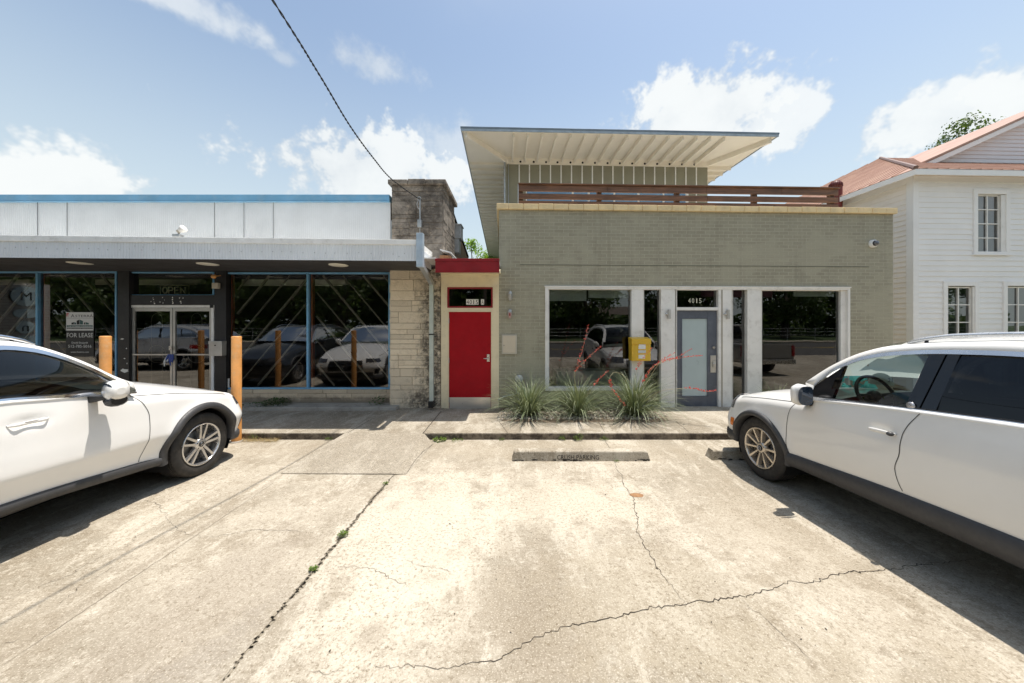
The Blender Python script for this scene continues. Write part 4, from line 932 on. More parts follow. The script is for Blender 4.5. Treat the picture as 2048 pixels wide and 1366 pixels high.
# things on the wall
def gthing(name, a, b, z, label, cat, group=None): return thing(name, MG @ Vector((a, b, z)), label, cat, group)
for k, x in enumerate((1335.5, 1453)):
    a = GA(x, -.04); z = GZ(x, 628.5, -.04)
    s = gthing('wall_sconce', a, 0, z, ['small steel wall sconce on the white post left of the grey door', 'small steel wall sconce on the white post right of the grey door'][k], 'wall light', 'steel sconces beside the grey door')
    mb = MB(MG); mb.box(a-.008, -.09, z-.095, a+.045, -.045, z+.095); mb.build('shade', M['alum'], s, bevel=.004)
    mb = MB(MG); mb.tube([(a+.01,-.05,z),(a-.03,-.035,z),(a-.035,-.02,z)], .02, 10); mb.build('bracket', M['steel'], s)
for k, (x, y, lit) in enumerate(((1020,593,False),(1019.5,629,True))):
    a = GA(x, -.05); z = GZ(x, y, -.05)
    s = gthing('jar_lamp', a, 0, z, ['clear jelly jar lamp, upper of two beside the red door', 'red glass jelly jar lamp, lower of two beside the red door'][k], 'wall light')
    mb = MB(MG); mb.box(a-.03,-.03,z-.02,a+.03,0,z+.07); mb.tube([(a,-.02,z+.05),(a,-.06,z+.05)],.02,8); mb.build('bracket', M['galv'], s, bevel=.004)
    T0 = MG @ Matrix.Translation((a, -.075, z))
    mb = MB(); mb.lathe([(.001,.105),(.035,.10),(.042,.07),(.042,.045)], T0, 16); mb.build('cap', M['galv'], s)
    mb = MB(); mb.lathe([(.036,.045),(.038,.0),(.034,-.05),(.02,-.075),(.001,-.08)], T0, 16); mb.build('globe', simple('jar_glass_%d' % k, (.42,.40,.36) if not lit else (.50,.30,.27), .15, coat=1), s)
    mb = MB()
    for q in range(6):
        t = q*math.pi/3; mb.tube([T0 @ Vector((.044*math.cos(t),.044*math.sin(t),.05)), T0 @ Vector((.043*math.cos(t),.043*math.sin(t),-.04)), T0 @ Vector((.01*math.cos(t),.01*math.sin(t),-.088))], .0028, 4)
    mb.build('wire_cage', M['galv'], s)
    if lit:
        mb = MB(MG); mb.tube([(a,-.118,z-.03),(a,-.118,z+.02)], .012, 8); mb.build('red_reflector', M['redlens'], s)
a0_, a1_, z1_, z0_ = GA(1003.5,-.03), GA(1034,-.03), GZ(1018,669,-.03), GZ(1018,708.5,-.03)
s = gthing('access_box', (a0_+a1_)/2, 0, z0_, 'flat cream metal wall cabinet on the green brick beside the red door', 'wall cabinet')
mb = MB(MG); mb.box(a0_, -.03, z0_, a1_, .001, z1_); mb.build('frame', M['tan'], s, bevel=.004)
mb = MB(MG); mb.box(a0_+.03, -.036, z0_+.03, a1_-.03, -.0301, z1_-.03); dd = mb.build('cover', simple('cream_cover', (.60,.52,.40), .5, var=.06), s, bevel=.002)
mb = MB(MG); mb.tube([(a0_+.045,-.042,(z0_+z1_)/2-.02),(a0_+.045,-.036,(z0_+z1_)/2-.02)], .008, 8); mb.build('latch', M['dark'], s)
a, z = GA(1038,-.08), GZ(1038,758,-.08); s = gthing('gas_meter', a, 0, z-.1, 'round grey meter low on the green brick wall behind the leftmost yucca', 'meter')
mb = MB(MG); mb.lathe([(.001,-.03),(.075,-.03),(.085,0),(.075,.05),(.001,.055)], MG.inverted() @ MG @ Matrix.Translation((a,-.07,z)) @ Matrix.Rotation(R(90),4,'X'), 18); mb.build('dial_housing', simple('meter_grey', (.42,.43,.42), .5), s)
mb = MB(MG); mb.tube([(a-.05,-.05,z-.02),(a-.05,-.05,z-.3),(a-.3,-.06,z-.36),(a-.42,-.08,z-.42)], .016, 8); mb.tube([(a+.0,-.05,z),(a+.0,-.02,z-.5)], .016, 8); mb.build('pipe', M['galv'], s)
a, z = GA(1750.5,-.06), GZ(1750,486.5,-.06); s = gthing('dome_camera', a, 0, z, 'small dome security camera high on the right end of the green brick wall', 'camera')
mb = MB(MG); mb.lathe([(.085,0),(.08,.05),(.06,.06)], Matrix.Translation((a,.0,z)) @ Matrix.Rotation(R(90),4,'X'), 20); mb.build('housing', M['white'], s)
mb = MB(MG); mb.ball((a+.01,-.065,z), .056, .05, .056, 16, 10); mb.build('dome', M['lens'], s)
# yellow mailbox
a0_, a1_, z1_, z0_ = GA(1265,-.2), GA(1301.5,-.2), GZ(1280,675,-.2), GZ(1280,722,-.2)
s = gthing('yellow_mailbox', (a0_+a1_)/2, -.1, z0_, 'bright yellow metal letter box on the white post by the left office window', 'mailbox')
mb = MB(MG); mb.box(a0_-.015, -.2, z0_, a1_, -.025, z1_-.06); mb.build('body', M['yellow'], s, bevel=.006)
mb = MB(MG); mb.add([(a0_-.02,-.212,z1_-.135),(a1_+.005,-.212,z1_-.135),(a1_+.005,-.212,z1_-.03),(a0_-.02,-.212,z1_-.03),(a0_-.02,-.02,z1_-.135),(a1_+.005,-.02,z1_-.135),(a1_+.005,-.02,z1_),(a0_-.02,-.02,z1_)], [(0,1,2,3),(4,7,6,5),(0,3,7,4),(1,5,6,2),(3,2,6,7),(0,4,5,1)]); mb.build('lid', M['yellow'], s, bevel=.004)
mb = MB(MG); cx_ = (a0_+a1_)/2+.02; mb.box(cx_-.085,-.204,z0_+.24,cx_+.06,-.2005,z0_+.31); mb.box(cx_-.085,-.204,z0_+.05,cx_+.05,-.2005,z0_+.125); mb.prism([(cx_-.08,-.2005,z1_-.14),(cx_+.06,-.2005,z1_-.14),(cx_+.055,-.2005,z1_-.165),(cx_-.0,-.2005,z1_-.185),(cx_-.06,-.2005,z1_-.175)], (0,-.004,0)); mb.build('paper_sticker', M['paper'], s)
mb = MB(MG); mb.box(cx_-.09,-.205,z0_+.16,cx_+.065,-.2005,z0_+.215); st_ = mb.build('white_sticker', M['signwhite'], s)
# ------------------------------------------------------------------ upper storey (parts of the same building)
bF, bW = 1.86, 3.4; aW0, aW1 = GA(1013, bW), GA(1415, bW); zS = GZ(1020, 314, bW); aF0, aF1 = GA(922, bF), GA(1557, bF); zF = GZ(922, 262, bF)
zS = (zS+GZ(922, 263, bF))/2; BK = 26
mb = MB(MG); mb.box(aW0, bW, 3.9, aW1, bW+.15, zS-.12); mb.box(aW0, bW+.15, 3.9, aW0+.15, BK-1, zS-.0); mb.box(aW1-.15, bW+.15, 3.9, aW1, BK-1, zS); mb.build('upper_wall', M['olive'], GB)
mb = MB(MG); mb.box(aW0-.01, bW-.03, zS-.17, aW1+.01, bW+.15, zS); mb.build('frieze', M['rafterpaint'], GB)
mb = MB(MG); mb.box(aF0, bF, zS, aF1, BK, zS+.03); mb.build('eave_soffit', M['soffit'], GB)
mb = MB(MG); mb.box(aF0-.015, bF-.02, zS+.03, aF1+.015, BK+.02, zS+.075); mb.build('roof', simple('blue_grey_roof_edge', (.17,.22,.27), .45, metal=.2, var=.2, vs=3), GB, bevel=.005)
mb = MB(MG); mb.box(aF0-.005, bF-.008, zS-.03, aF1+.005, bF+.015, zS+.03); mb.box(aF0-.005, bF+.015, zS-.02, aF0+.02, BK, zS+.03); mb.box(aF1-.02, bF+.015, zS-.02, aF1+.005, BK, zS+.03); mb.build('eave_edge', simple('eave_edge_grey', (.34,.40,.45), .4, metal=.3, var=.2, vs=5), GB)
tops = [1027,1058,1089,1115,1141,1171,1197,1225,1253,1281,1312,1338,1364,1393,1421,1448]
raf = MB(MG); raf.box(-.022, bF+.06, zS-.115, .022, bW-.031, zS-.001); 
a_0 = GA(1027.5, bF+.1); a_1 = GA(1449, bF+.1); proto = None
for k in range(16):
    a = a_0+(a_1-a_0)*k/15
    mb = MB(MG); mb.box(a-.02, bF+.1, zS-.115, a+.02, bW-.031, zS-.0005); mb.build('rafter', M['rafterpaint'], GB, bevel=.003)
for sgn, aw, ae in ((-1, aW0, aF0), (1, aW1, aF1)):
    # hip rafter
    mb = MB(MG); p0 = Vector((aw, bW, 0)); p1 = Vector((ae-sgn*.12, bF+.1, 0)); dv = (p1-p0).normalized(); s_ = Vector((-dv.y, dv.x, 0))*.035
    lo = [p0-s_, p1-s_, p1+s_, p0+s_]
    mb.hexa([v+Vector((0,0,zS-.14)) for v in lo], [v+Vector((0,0,zS-.0005)) for v in lo]); mb.build('hip_rafter', M['rafterpaint'], GB, bevel=.003)
    y = bW+.3; k = 0
    while y < 19:
        x0, x1 = sorted((aw, ae-sgn*.06)); mb = MB(MG); mb.box(x0, y-.02, zS-.075 if sgn < 0 else zS-.11, x1, y+.02, zS-.0005); mb.build('rafter', M['rafterpaint'], GB, bevel=.003); y += .41
mb = MB(MG)
hole = [GA(900+x/2.926, bW-.03) for x in (412,490,562,629,705,776,848,922,994,1066,1140,1212,1285,1357,1430)]
for a in hole: mb = MB(MG); mb.tube([(a,bW-.034,zS-.1),(a,bW-.0301,zS-.1)], .032, 14); mb.build('vent_hole', M['dark'], GB)
zrail = GZ(1200, 412, .35)
for k, x in enumerate((405,465,527,588,650,711,773,833,893,953,1014,1075,1136,1197,1258,1319,1380,1441)):
    a = GA(900+x/2.926, bW); mb = MB(MG); mb.box(a-.017, bW-.012, 3.95, a+.017, bW-.0005, zS-.18); mb.build('batten', M['metalwhite'], GB)
mb = MB(MG); r = random.Random(6)
for k in range(17):
    for z in (zS-.35, zS-.8):
        for s in (-.045, .045):
            a = GA(900+(405+k*61)/2.926, bW)+s; mb = MB(MG); mb.ball((a, bW-.004, z), .008, .005, .008, 5, 3); mb.build('panel_screw', M['dark'], GB)
mb = MB(MG); mb.tube([(aW0-.05, bW-.04, 3.9), (aW0-.05, bW-.04, zS-.02)], .03, 10); mb.tube([(aW0+.06,bW-.03,3.9),(aW0+.06,bW-.03,zS-.17)], .012, 6); mb.build('corner_pipe', M['galv'], GB)
z0w, z1w = 4.1, GZ(1200, 383, bW); mb = MB(MG); mb.box(GA(1045,bW)+.1, bW-.03, z0w, GA(1376,bW), bW+.02, z1w); wfr = mb.build('clerestory_window', M['metalwhite'], GB)
xx = [1052, 1145, 1177, 1228, 1276, 1326, 1372]
for x0, x1 in zip(xx, xx[1:]):
    mb = MB(MG); mb.quad((GA(x0,bW)+.03,bW-.034,z0w),(GA(x1,bW)-.03,bW-.034,z0w),(GA(x1,bW)-.03,bW-.034,z1w-.03),(GA(x0,bW)+.03,bW-.034,z1w-.03)); mb.build('pane', simple('blue_glass_pane', (.16,.26,.36), .08, metal=.5) if x0 == 1052 else bpy.data.materials['blue_glass_pane'], wfr)
# deck railing
b = .35; a0_, a1_ = GA(1037.5, b), GA(1677, b); s = gthing('deck_railing', (a0_+a1_)/2, b, zT, 'reddish brown plank railing along the roof deck above the green brick wall', 'railing')
def Zr(y): return GZ(1040, y, b)
lst = ((369.5,382),(386.5,397.5),(401,413)); r = random.Random(12)
for y1, y0 in lst:
    L = a1_-a0_; cuts = [a0_]+sorted(a0_+L*t for t in (r.uniform(.2,.35), r.uniform(.5,.62), r.uniform(.75,.85)))+[a1_]
    mb = MB(MG)
    for p, q in zip(cuts, cuts[1:]): mb.box(p+.0015, b+r.uniform(-.003,.003), Zr(y0), q-.0015, b+.035, Zr(y1))
    mb.build('plank', M['ipe'], s, bevel=.004)
mb = MB(MG); mb.box(a0_-.01, b-.04, Zr(369), a1_+.01, b+.1, Zr(366.5)); mb.build('top_rail', M['ipe'], s, bevel=.004)
for x in (1042, 1200, 1357, 1513, 1668):
    a = GA(x, b); mb = MB(MG); mb.box(a-.045, b+.038, 3.9, a+.045, b+.13, Zr(369.2)); mb.build('post', M['ipe'], s)
mb = MB(MG)
for y in (380,383.5,388,396,404,411): mb.tube([(a0_-.012,b+.02,Zr(y)),(a0_-.002,b+.02,Zr(y))], .012, 6)
mb.box(a0_-.02, b-.0, Zr(413), a0_-.004, b+.06, Zr(368)); mb.build('end_plate', M['galv'], s)
# small gutter box between annex and brick wall
mb = MB(MG); mb.box(-.13, .5, 2.9, -.004, .7, 3.25); mb.build('wall_box', M['galv'], GB, bevel=.005)

# ================================================================== WHITE HOUSE
HB = 1.4
HS = thing('white_house', MG @ Vector((12, HB+.5, 0)), 'white clapboard two storey house with a red metal roof at the right edge', 'house')
ac = GA(1826, HB); zE = GZ(1833, 352, HB)
def clap(mb, P0, ex, n, L, z0, z1, e=.135, holes=()):
    P0 = Vector(P0); ex = Vector(ex); n = Vector(n); z = z0
    while z < z1:
        zt_ = min(z+e, z1); segs = [(0, L)]
        for (h0, h1, hz0, hz1) in holes:
            if zt_ > hz0+.001 and z < hz1-.001:
                new = []
                for s0, s1 in segs:
                    if h1 <= s0 or h0 >= s1: new.append((s0, s1))
                    else:
                        if h0 > s0: new.append((s0, h0))
                        if h1 < s1: new.append((h1, s1))
                segs = new
        for s0, s1 in segs:
            A = P0+ex*s0; B = P0+ex*s1; u = Vector((0,0,1))
            mb.add([A+u*z+n*.022, B+u*z+n*.022, B+u*zt_+n*.004, A+u*zt_+n*.004, A+u*z, B+u*z], [(0,1,2,3),(5,1,0,4)], False)
        z += e
holes = []; wins = []
def hw(x0, y0, x1, y1): return GA(x0,HB)-ac, GA(x1,HB)-ac, GZ((x0+x1)/2,y1,HB), GZ((x0+x1)/2,y0,HB)
W1 = hw(1944,380,2016,509); W2 = hw(1884,563,1954,790); W3 = hw(2003,563,2075,790); W4 = hw(2190,380,2262,509); W5 = hw(2150,563,2222,790)
Ws = (W1, W2, W3, W4, W5)
mb = MB(MG); clap(mb, (ac+.12, HB, 0), (1,0,0), (0,-1,0), 9.4, .2, zE, holes=[(w[0]-.12+.04, w[1]-.12-.04, w[2]+.04, w[3]-.04) for w in Ws])
mb.build('siding', M['siding'], HS)
mb = MB(MG); clap(mb, (ac, 20, 0), (0,-1,0), (-1,0,0), 20-HB-.12, .2, zE); mb.build('side_siding', simple('bounce_tinted_siding', (.86,.81,.75), .5, var=.04), HS)  # warm bounce light on the side wall is put into its colour
mb = MB(MG)
mb.box(ac-.03, HB-.032, .1, ac+.12, HB+.0, zE); mb.box(ac-.032, HB-.03, .1, ac+.0, HB+.12, zE); mb.box(ac+.0,HB+.002,.1,ac+.1,HB+.1,zE)
mb.box(ac+.12, HB-.036, zE-.16, ac+9.5, HB, zE-.0); mb.box(ac-.036, HB+.12, zE-.16, ac, 20, zE)
mb.build('corner_trim', M['siding'], HS)
mb = MB(MG); mb.box(ac+.05, HB+.03, .1, ac+9.5, HB+.12, .2); mb.box(ac+.03, HB+.06, .1, ac+.1, 20, zE); mb.box(ac+.05, HB+.25, .1, ac+9.4, HB+.3, zE); mb.build('wall_core', M['white'], HS)
g2 = MB(); g2.box(aR+.55, 7.95, -.1, 30, 60, .0); g2.build('bounce_yard', simple('warm_bounce_yard', (.66,.50,.36), .9, var=.1), kind='structure')  # warm slab added to bounce light onto the house's side wall
for k, w in enumerate(Ws):
    x0, x1, z0, z1 = w[0]+ac, w[1]+ac, w[2], w[3]; up = k in (0, 3); t = .105; mb = MB(MG); bb = HB-.045
    mb.box(x0, bb, z0, x0+t, HB+.1, z1); mb.box(x1-t, bb, z0, x1, HB+.1, z1); mb.box(x0+t, bb, z1-t*1.1, x1-t, HB+.1, z1); mb.box(x0+t, bb, z0, x1-t, HB+.1, z0+t*.6); mb.box(x0-.03, bb-.02, z0-.03, x1+.03, bb+.02, z0+.004)
    mb.box(x0+.01, HB-.003, z1-.02, x1-.01, HB+.05, z1+.15); mb.box(x0+.01, HB-.003, z0-.15, x1-.01, HB+.05, z0+.02)
    wf = mb.build('window', M['siding'], HS, bevel=.003)
    if up: s0, s1 = x0+t, x1-t-.12
    else: s0, s1 = x0+t+.02, x1-t-.05
    mb = MB(MG); r_ = .02; sb = HB+.02; zz0, zz1 = z0+t*.6, z1-t*1.1-(.02 if up else .03)
    mb.box(s1, bb+.02, zz0, x1-t, HB+.1, zz1); mb.box(s0, sb, zz0, s0+r_, sb+.04, zz1); mb.box(s1-r_, sb, zz0, s1, sb+.04, zz1); mb.box(s0, sb, zz1-r_, s1, sb+.04, zz1+.01); mb.box(s0, sb, zz0, s1, sb+.04, zz0+r_)
    cm = (s0+s1)/2; mb.box(cm-.015, sb-.01, zz0+r_, cm+.015, sb+.019, zz1-r_)
    nr = 4 if up else 6
    for q in range(1, nr): zq = zz0+(zz1-zz0)*q/nr; mb.box(s0+r_, sb-.003, zq-.012, cm-.015, sb+.018, zq+.012); mb.box(cm+.015, sb-.003, zq-.012, s1-r_, sb+.018, zq+.012)
    mb.build('sash', M['white'], wf)
    mb = MB(MG); mb.quad((s0+.01,sb+.02,zz0),(s1-.01,sb+.02,zz0),(s1-.01,sb+.02,zz1),(s0+.01,sb+.02,zz1)); mb.build('pane', M['glass_house'], wf)
mb = MB(MG); mb.box(ac+.6, HB+.3, .2, ac+9.3, HB+4, .25); mb.build('room_floor', M['interior_floor'], HS)
# roofs
oh = .32; ec = (ac-oh, HB-oh); t = 6.7; pk = (ec[0]+t, ec[1]+t, zE+.05+t*.53)
mb = MB(MG)
E0 = Vector((ec[0], ec[1], zE+.05)); E1 = Vector((ec[0]+16, ec[1], zE+.05)); E2 = Vector((ec[0]+16, ec[1]+2*t, zE+.05)); E3 = Vector((ec[0], ec[1]+2*t, zE+.05)); PK = Vector(pk); PK2 = PK+Vector((16-2*t,0,0))
def ribbed(mb, a, b, c, d, per=.3, h=.022):
    # surface a-b (eave) to d-c (top) with small standing ribs
    mb.quad(a, b, c, d)
mb.add([E0,E1,E2,E3,PK,PK2], [(0,1,5,4),(1,2,5),(2,3,4,5),(3,0,4)], False)
# ribs
def ribs(mb, A, B, P, per=.28):
    L = (B-A).length; n = int(L/per); e = (B-A).normalized(); nrm = (B-A).cross(P-A).normalized(); 
    if nrm.z < 0: nrm = -nrm
    mid = (P-A).dot(e); up = ((P-A)-e*mid)
    for k in range(1, n):
        s = k*per; f = s/mid if s < mid else ((L-s)/(L-mid) if mid > L*.45 else 1); p = A+e*s; q = p+up*max(0, min(1, f))*.995
        w = e*.018; hh = nrm*.024
        mb.add([p-w, p+w, q+w, q-w, p-w*.4+hh, p+w*.4+hh, q+w*.4+hh, q-w*.4+hh], [(4,5,6,7),(0,4,7,3),(1,2,6,5),(0,1,5,4)], False)
ribs(mb, E0, E1, PK); ribs(mb, E3, E0, PK)
mb.build('roof', M['roofred'], HS)
mb = MB(MG); mb.tube([E0+Vector((0,0,.02)), E0.lerp(PK,.6)+Vector((0,0,.02)), PK+Vector((0,0,.02))], .05, 6, smooth=False); mb.build('ridge_cap', M['roofcap'], HS)
mb = MB(MG); mb.box(ec[0], ec[1], zE-.10, ec[0]+16, ec[1]+.03, zE+.035); mb.box(ec[0], ec[1]+.03, zE-.10, ec[0]+.03, ec[1]+2*t, zE+.035); mb.build('fascia', M['siding'], HS)
mb = MB(MG); mb.box(ec[0]+.03, ec[1]+.03, zE-.01, ec[0]+16, HB-.0, zE+.01); mb.box(ec[0]+.03, HB, zE-.01, ac, 20, zE+.01); mb.build('eave_soffit', simple('pinkish_soffit', (.66,.56,.48), .6), HS)
# front gable standing on the roof
gb = HB+2.6; ga = GA(1850, gb-.35); gz = GZ(1850, 326, gb-.35); sl = .45; pa = ga+7.2; pz = gz+7.2*sl
mb = MB(MG)
for s, b0 in ((0, gb-.35),):
    A = Vector((ga, b0, gz)); P_ = Vector((pa, b0, pz)); Z_ = Vector((2*pa-ga, b0, gz)); dv = Vector((0, 9, 0)); th = Vector((0,0,.07))
    mb.hexa([A, P_, P_+dv, A+dv], [A+th, P_+th, P_+dv+th, A+dv+th]); mb.hexa([P_, Z_, Z_+dv, P_+dv], [P_+th, Z_+th, Z_+dv+th, P_+dv+th])
mb.build('gable_roof', M['roofred'], HS)
mb = MB(MG); A = Vector((ga+.02, gb-.33, gz-.16)); P_ = Vector((pa, gb-.33, pz-.16)); th = Vector((0,0,.155)); dv = Vector((0,.04,0))
mb.hexa([A, P_, P_+dv, A+dv], [A+th, P_+th, P_+dv+th, A+dv+th]); Z_ = Vector((2*pa-ga, gb-.33, gz-.16)); mb.hexa([P_, Z_, Z_+dv, P_+dv], [P_+th, Z_+th, Z_+dv+th, P_+dv+th]); mb.build('rake_board', M['siding'], HS)
mb = MB(MG); e = .135; z = gz-.6
while z < pz-.15:
    za, zb = z, z+e; xa_ = ga+max(0, (za-gz))/sl+.25; 
    if xa_ < pa: mb.add([(xa_, gb-.02, za), (2*pa-xa_, gb-.02, za), (2*pa-xa_-e/sl, gb, zb), (xa_+e/sl*(1 if za > gz else 0), gb, zb), (xa_, gb, za), (2*pa-xa_, gb, za)], [(0,1,2,3),(5,1,0,4)], False)
    z += e
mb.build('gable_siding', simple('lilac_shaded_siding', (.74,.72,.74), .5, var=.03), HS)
mb = MB(MG); A = Vector((ga+.1, gb-.33, gz-.07)); P_ = Vector((pa, gb-.33, pz-.07)); dv = Vector((0,.34,0)); mb.quad(A, P_, P_+dv, A+dv); mb.build('gable_soffit', M['siding'], HS)
# red roof turbine
p = W(1670, 376, 10.5); s = thing('roof_vent', (p.x, 10.5, p.z-.5), 'round red metal turbine vent beside the roof deck railing', 'roof vent')
mb = MB(); mb.tube([(p.x+.1,10.5,p.z-.6),(p.x+.1,10.5,p.z+.05)], .10, 14); mb.build('pipe', simple('vent_red', (.17,.03,.025), .5), s)
mb = MB(); mb.lathe([(.001,.19),(.07,.18),(.13,.14),(.155,.08),(.15,.02),(.11,-.02)], Matrix.Translation((p.x+.02,10.5,p.z+.02)), 18)
for k in range(18):
    t = 2*math.pi*k/18; mb.tube([(p.x+.02+.16*math.cos(t),10.5+.16*math.sin(t),p.z+.02),(p.x+.02+.162*math.cos(t+.1),10.5+.162*math.sin(t+.1),p.z+.1),(p.x+.02+.09*math.cos(t+.2),10.5+.09*math.sin(t+.2),p.z+.2)], .01, 4)
mb.build('turbine', simple('vent_dark_red', (.13,.025,.02), .5), s)
# ================================================================== BOLLARDS, WHEEL STOPS
def bollard(px_, ptop, label, X=None):
    d = 5.36; X = (px_-CX)/F*d if X is None else X; zt = H+(CY-ptop)/F*d
    mb = MB(); rr = .066
    mb.lathe([(rr,0),(rr,zt-.012),(rr-.006,zt-.002),(.05,zt),(.001,zt+.002)], Matrix.Translation((X,d,0)), 24)
    o = mb.build('bollard', M['bollard'], None, origin=(X,d,0)); tag(o, label, 'bollard', 'orange steel bollards in front of the shop')
    m2 = MB(); m2.lathe([(rr+.02,.004),(rr+.016,.014),(rr+.002,.02)], Matrix.Translation((X,d,0)), 16); m2.build('footing', M['concrete_trim'], o)
    return o
bollard(473, 672.5, 'orange steel bollard directly in front of the nose of the white car on the left')
bollard(211, 672, 'orange steel bollard behind the windscreen of the white car on the left')
bollard(0, 672, 'orange steel bollard hidden at the left beyond the frame', X=-8.4)
bollard(0, 672, 'farthest left orange steel bollard beyond the frame', X=-10.2)
def wheelstop(x0, x1, d, label, word=None, rz=0):
    w = .17; h = .125; ch = .045
    X0 = (x0-CX)/F*d; X1 = (x1-CX)/F*d; Lh = (X1-X0)/2; c = Vector(((X0+X1)/2, d, 0))
    Mx = Matrix.Translation(c) @ Matrix.Rotation(rz, 4, 'Z')
    mb = MB(Mx); n = 24; rows = []
    prof = [(0,0),(.018,h-.012),(.03,h),(w-.03,h),(w-.018,h-.012),(w,0)]
    for i in range(n+1):
        t = -1+2*i/n; x = t*Lh; k = 0 if abs(t) < .985 else .05
        rows.append([(x*(1-(.035 if z > .05 and abs(t) == 1 else 0)), y+.003*mnoise.noise(Vector((x*6, y*9, z*9+3))), z*(1-k)) for y, z in prof])
    mb.grid(rows, smooth=False)
    for i in (0, n): mb.add(rows[i], [tuple(range(6)) if i else tuple(range(6))[::-1]])
    o = mb.build('wheel_stop', M['stopper'], None, origin=c); tag(o, label, 'wheel stop', 'concrete wheel stops')
    mb = MB(Mx); r = random.Random(int(d*100)); 
    for k in range(26):     # dark mould patches along the foot
        x = r.uniform(-Lh+.03, Lh-.03); z = r.uniform(0, .028)+.0; ww = r.uniform(.01,.05); hh = r.uniform(.004,.016)*(1.3-z*20)
        pts = []
        for q in range(9):
            tt = 2*math.pi*q/9; zz = max(0, z+hh*math.sin(tt)*r.uniform(.6,1.3)); yy = .018*zz/(h-.012)-.0042; pts.append((x+ww*math.cos(tt)*r.uniform(.7,1.2), yy, zz))
        mb.add(pts, [tuple(range(9))])
    mb.build('mould_stain', simple('mould_%d' % int(x0), (.05,.042,.035), .95), o)
    if word:
        mb = MB(Mx); slope = Vector((0,.018,h-.012)).normalized()
        text(mb, word, (-.045*Lh+.0, -.0025, .022), .085, up=slope, extrude=.0008, fit=.56); mb.build('stencil_lettering', simple('faded_stencil', (.04,.033,.03), .9, var=.3, vs=30), o)
    return o
wheelstop(1024, 1301, 4.60, 'concrete wheel stop with faded CRUSH PARKING lettering in the middle of the lot', 'CRUSH PARKING')
o = wheelstop(1424, 1700, 4.63, 'concrete wheel stop under the front tyre of the white car on the right')

# ================================================================== PLANTS
def blade(mb, tv, base, az, L, lean, w, droop, r, seg=6, tint=None):
    d = Vector((math.cos(az), math.sin(az), 0)); s = Vector((-d.y, d.x, 0)); ang = lean; p = Vector(base); pts = [p]; st = L/seg
    for i in range(seg):
        p = p+(d*math.sin(ang)+Vector((0,0,math.cos(ang))))*st; ang += droop*(i+1)/seg; pts.append(p)
    vs = []
    for i, q in enumerate(pts):
        ww = w*(1-(i/seg)**1.6)*(.6+.4*min(1, i*2/seg))+.0004; fold = Vector((0,0,ww*.5))
        vs += [q-s*ww+fold, q, q+s*ww+fold]
    fs = []
    for i in range(seg):
        a = i*3; fs += [(a,a+1,a+4,a+3), (a+1,a+2,a+5,a+4)]
    mb.add(vs, fs, True); t = r.random() if tint is None else tint; tv += [t]*len(fs)
def yucca(c, R_, hgt, n, seed, label, stalks=(), name='red_yucca', grp='red yucca clumps in the gravel bed'):
    r = random.Random(seed); T = thing(name, c, label, 'yucca', grp); mb = MB(); tv = []
    for k in range(n):
        az = r.uniform(0, 2*math.pi); q = r.random(); lean = .08+1.05*q**1.0; L = hgt*r.uniform(.72, 1.12)*(1+.12*q)
        base = Vector(c)+Vector((math.cos(az)*.06*r.random(), math.sin(az)*.06*r.random(), 0))
        blade(mb, tv, base, az, L, lean*.95, r.uniform(.004,.0072), r.uniform(.15,.55)*(1+q*.6), r, tint=min(1, r.random()**1.6+.05))
    for k in range(int(n*.2)):   # dry blades near the ground
        az = r.uniform(0, 2*math.pi); blade(mb, tv, c, az, hgt*r.uniform(.35,.6), r.uniform(.9,1.3), .004, .4, r, tint=1.0)
    o = mb.build('blades', M['yucca'], T); set_tint(o, tv)
    for pts in stalks:
        mb = MB(); P = [Vector(p) for p in pts]; S = []
        for i in range(len(P)-1):
            p0 = P[max(0,i-1)]; p1 = P[i]; p2 = P[i+1]; p3 = P[min(len(P)-1,i+2)]
            for k in range(6):
                t = k/6; S.append(.5*((2*p1)+(-p0+p2)*t+(2*p0-5*p1+4*p2-p3)*t*t+(-p0+3*p1-3*p2+p3)*t**3))
        S.append(P[-1]); n_ = len(S); mb.tube(S, [.004*(1-.7*i/n_) for i in range(n_)], 5)
        st = mb.build('flower_stalk', M['stalk'], T)
        mb = MB(); fv = []; L = len(S); start = int(L*(.5 if len(pts) < 7 else .68))
        for i in range(start, L-1):
            for q in range(6):
                t = r.random(); p = S[i].lerp(S[i+1], t); az = r.uniform(0, 6.28); el = r.uniform(-.2, 1)
                f = (i-start)/(L-start); ln = .038*(1-.5*f)*r.uniform(.6,1.1)
                if r.random() < .35*(1-f): continue
                d = Vector((math.cos(az)*math.cos(el), math.sin(az)*math.cos(el), math.sin(el))); s = d.orthogonal().normalized(); s2 = d.cross(s)
                a = p+d*ln*.25; b = p+d*ln; w = ln*.2
                ring = [a+s*w*.5, a+s2*w*.5, a-s*w*.5, a-s2*w*.5]; ring2 = [b+s*w*1.1, b+s2*w*1.1, b-s*w*1.1, b-s2*w*1.1]
                mb.add([p]+ring+ring2+[b+d*w*.6], [(0,2,1),(0,3,2),(0,4,3),(0,1,4),(1,2,6,5),(2,3,7,6),(3,4,8,7),(4,1,5,8),(5,6,9),(6,7,9),(7,8,9),(8,5,9)], False)
                fv += [r.random()]*12
        if mb.f: o = mb.build('blossoms', M['flower'], st); set_tint(o, fv)
    return T
def yp(x, y, d): return W(x, y, d)
c1 = (.27, 6.42, .1); c2 = (1.17, 6.42, .1); c3 = (2.22, 6.42, .1)
yucca(c1, .5, .92, 430, 21, 'leftmost red yucca clump beside the red door, without flowers')
def bz(c): return (c[0], c[1], c[2]+.15)
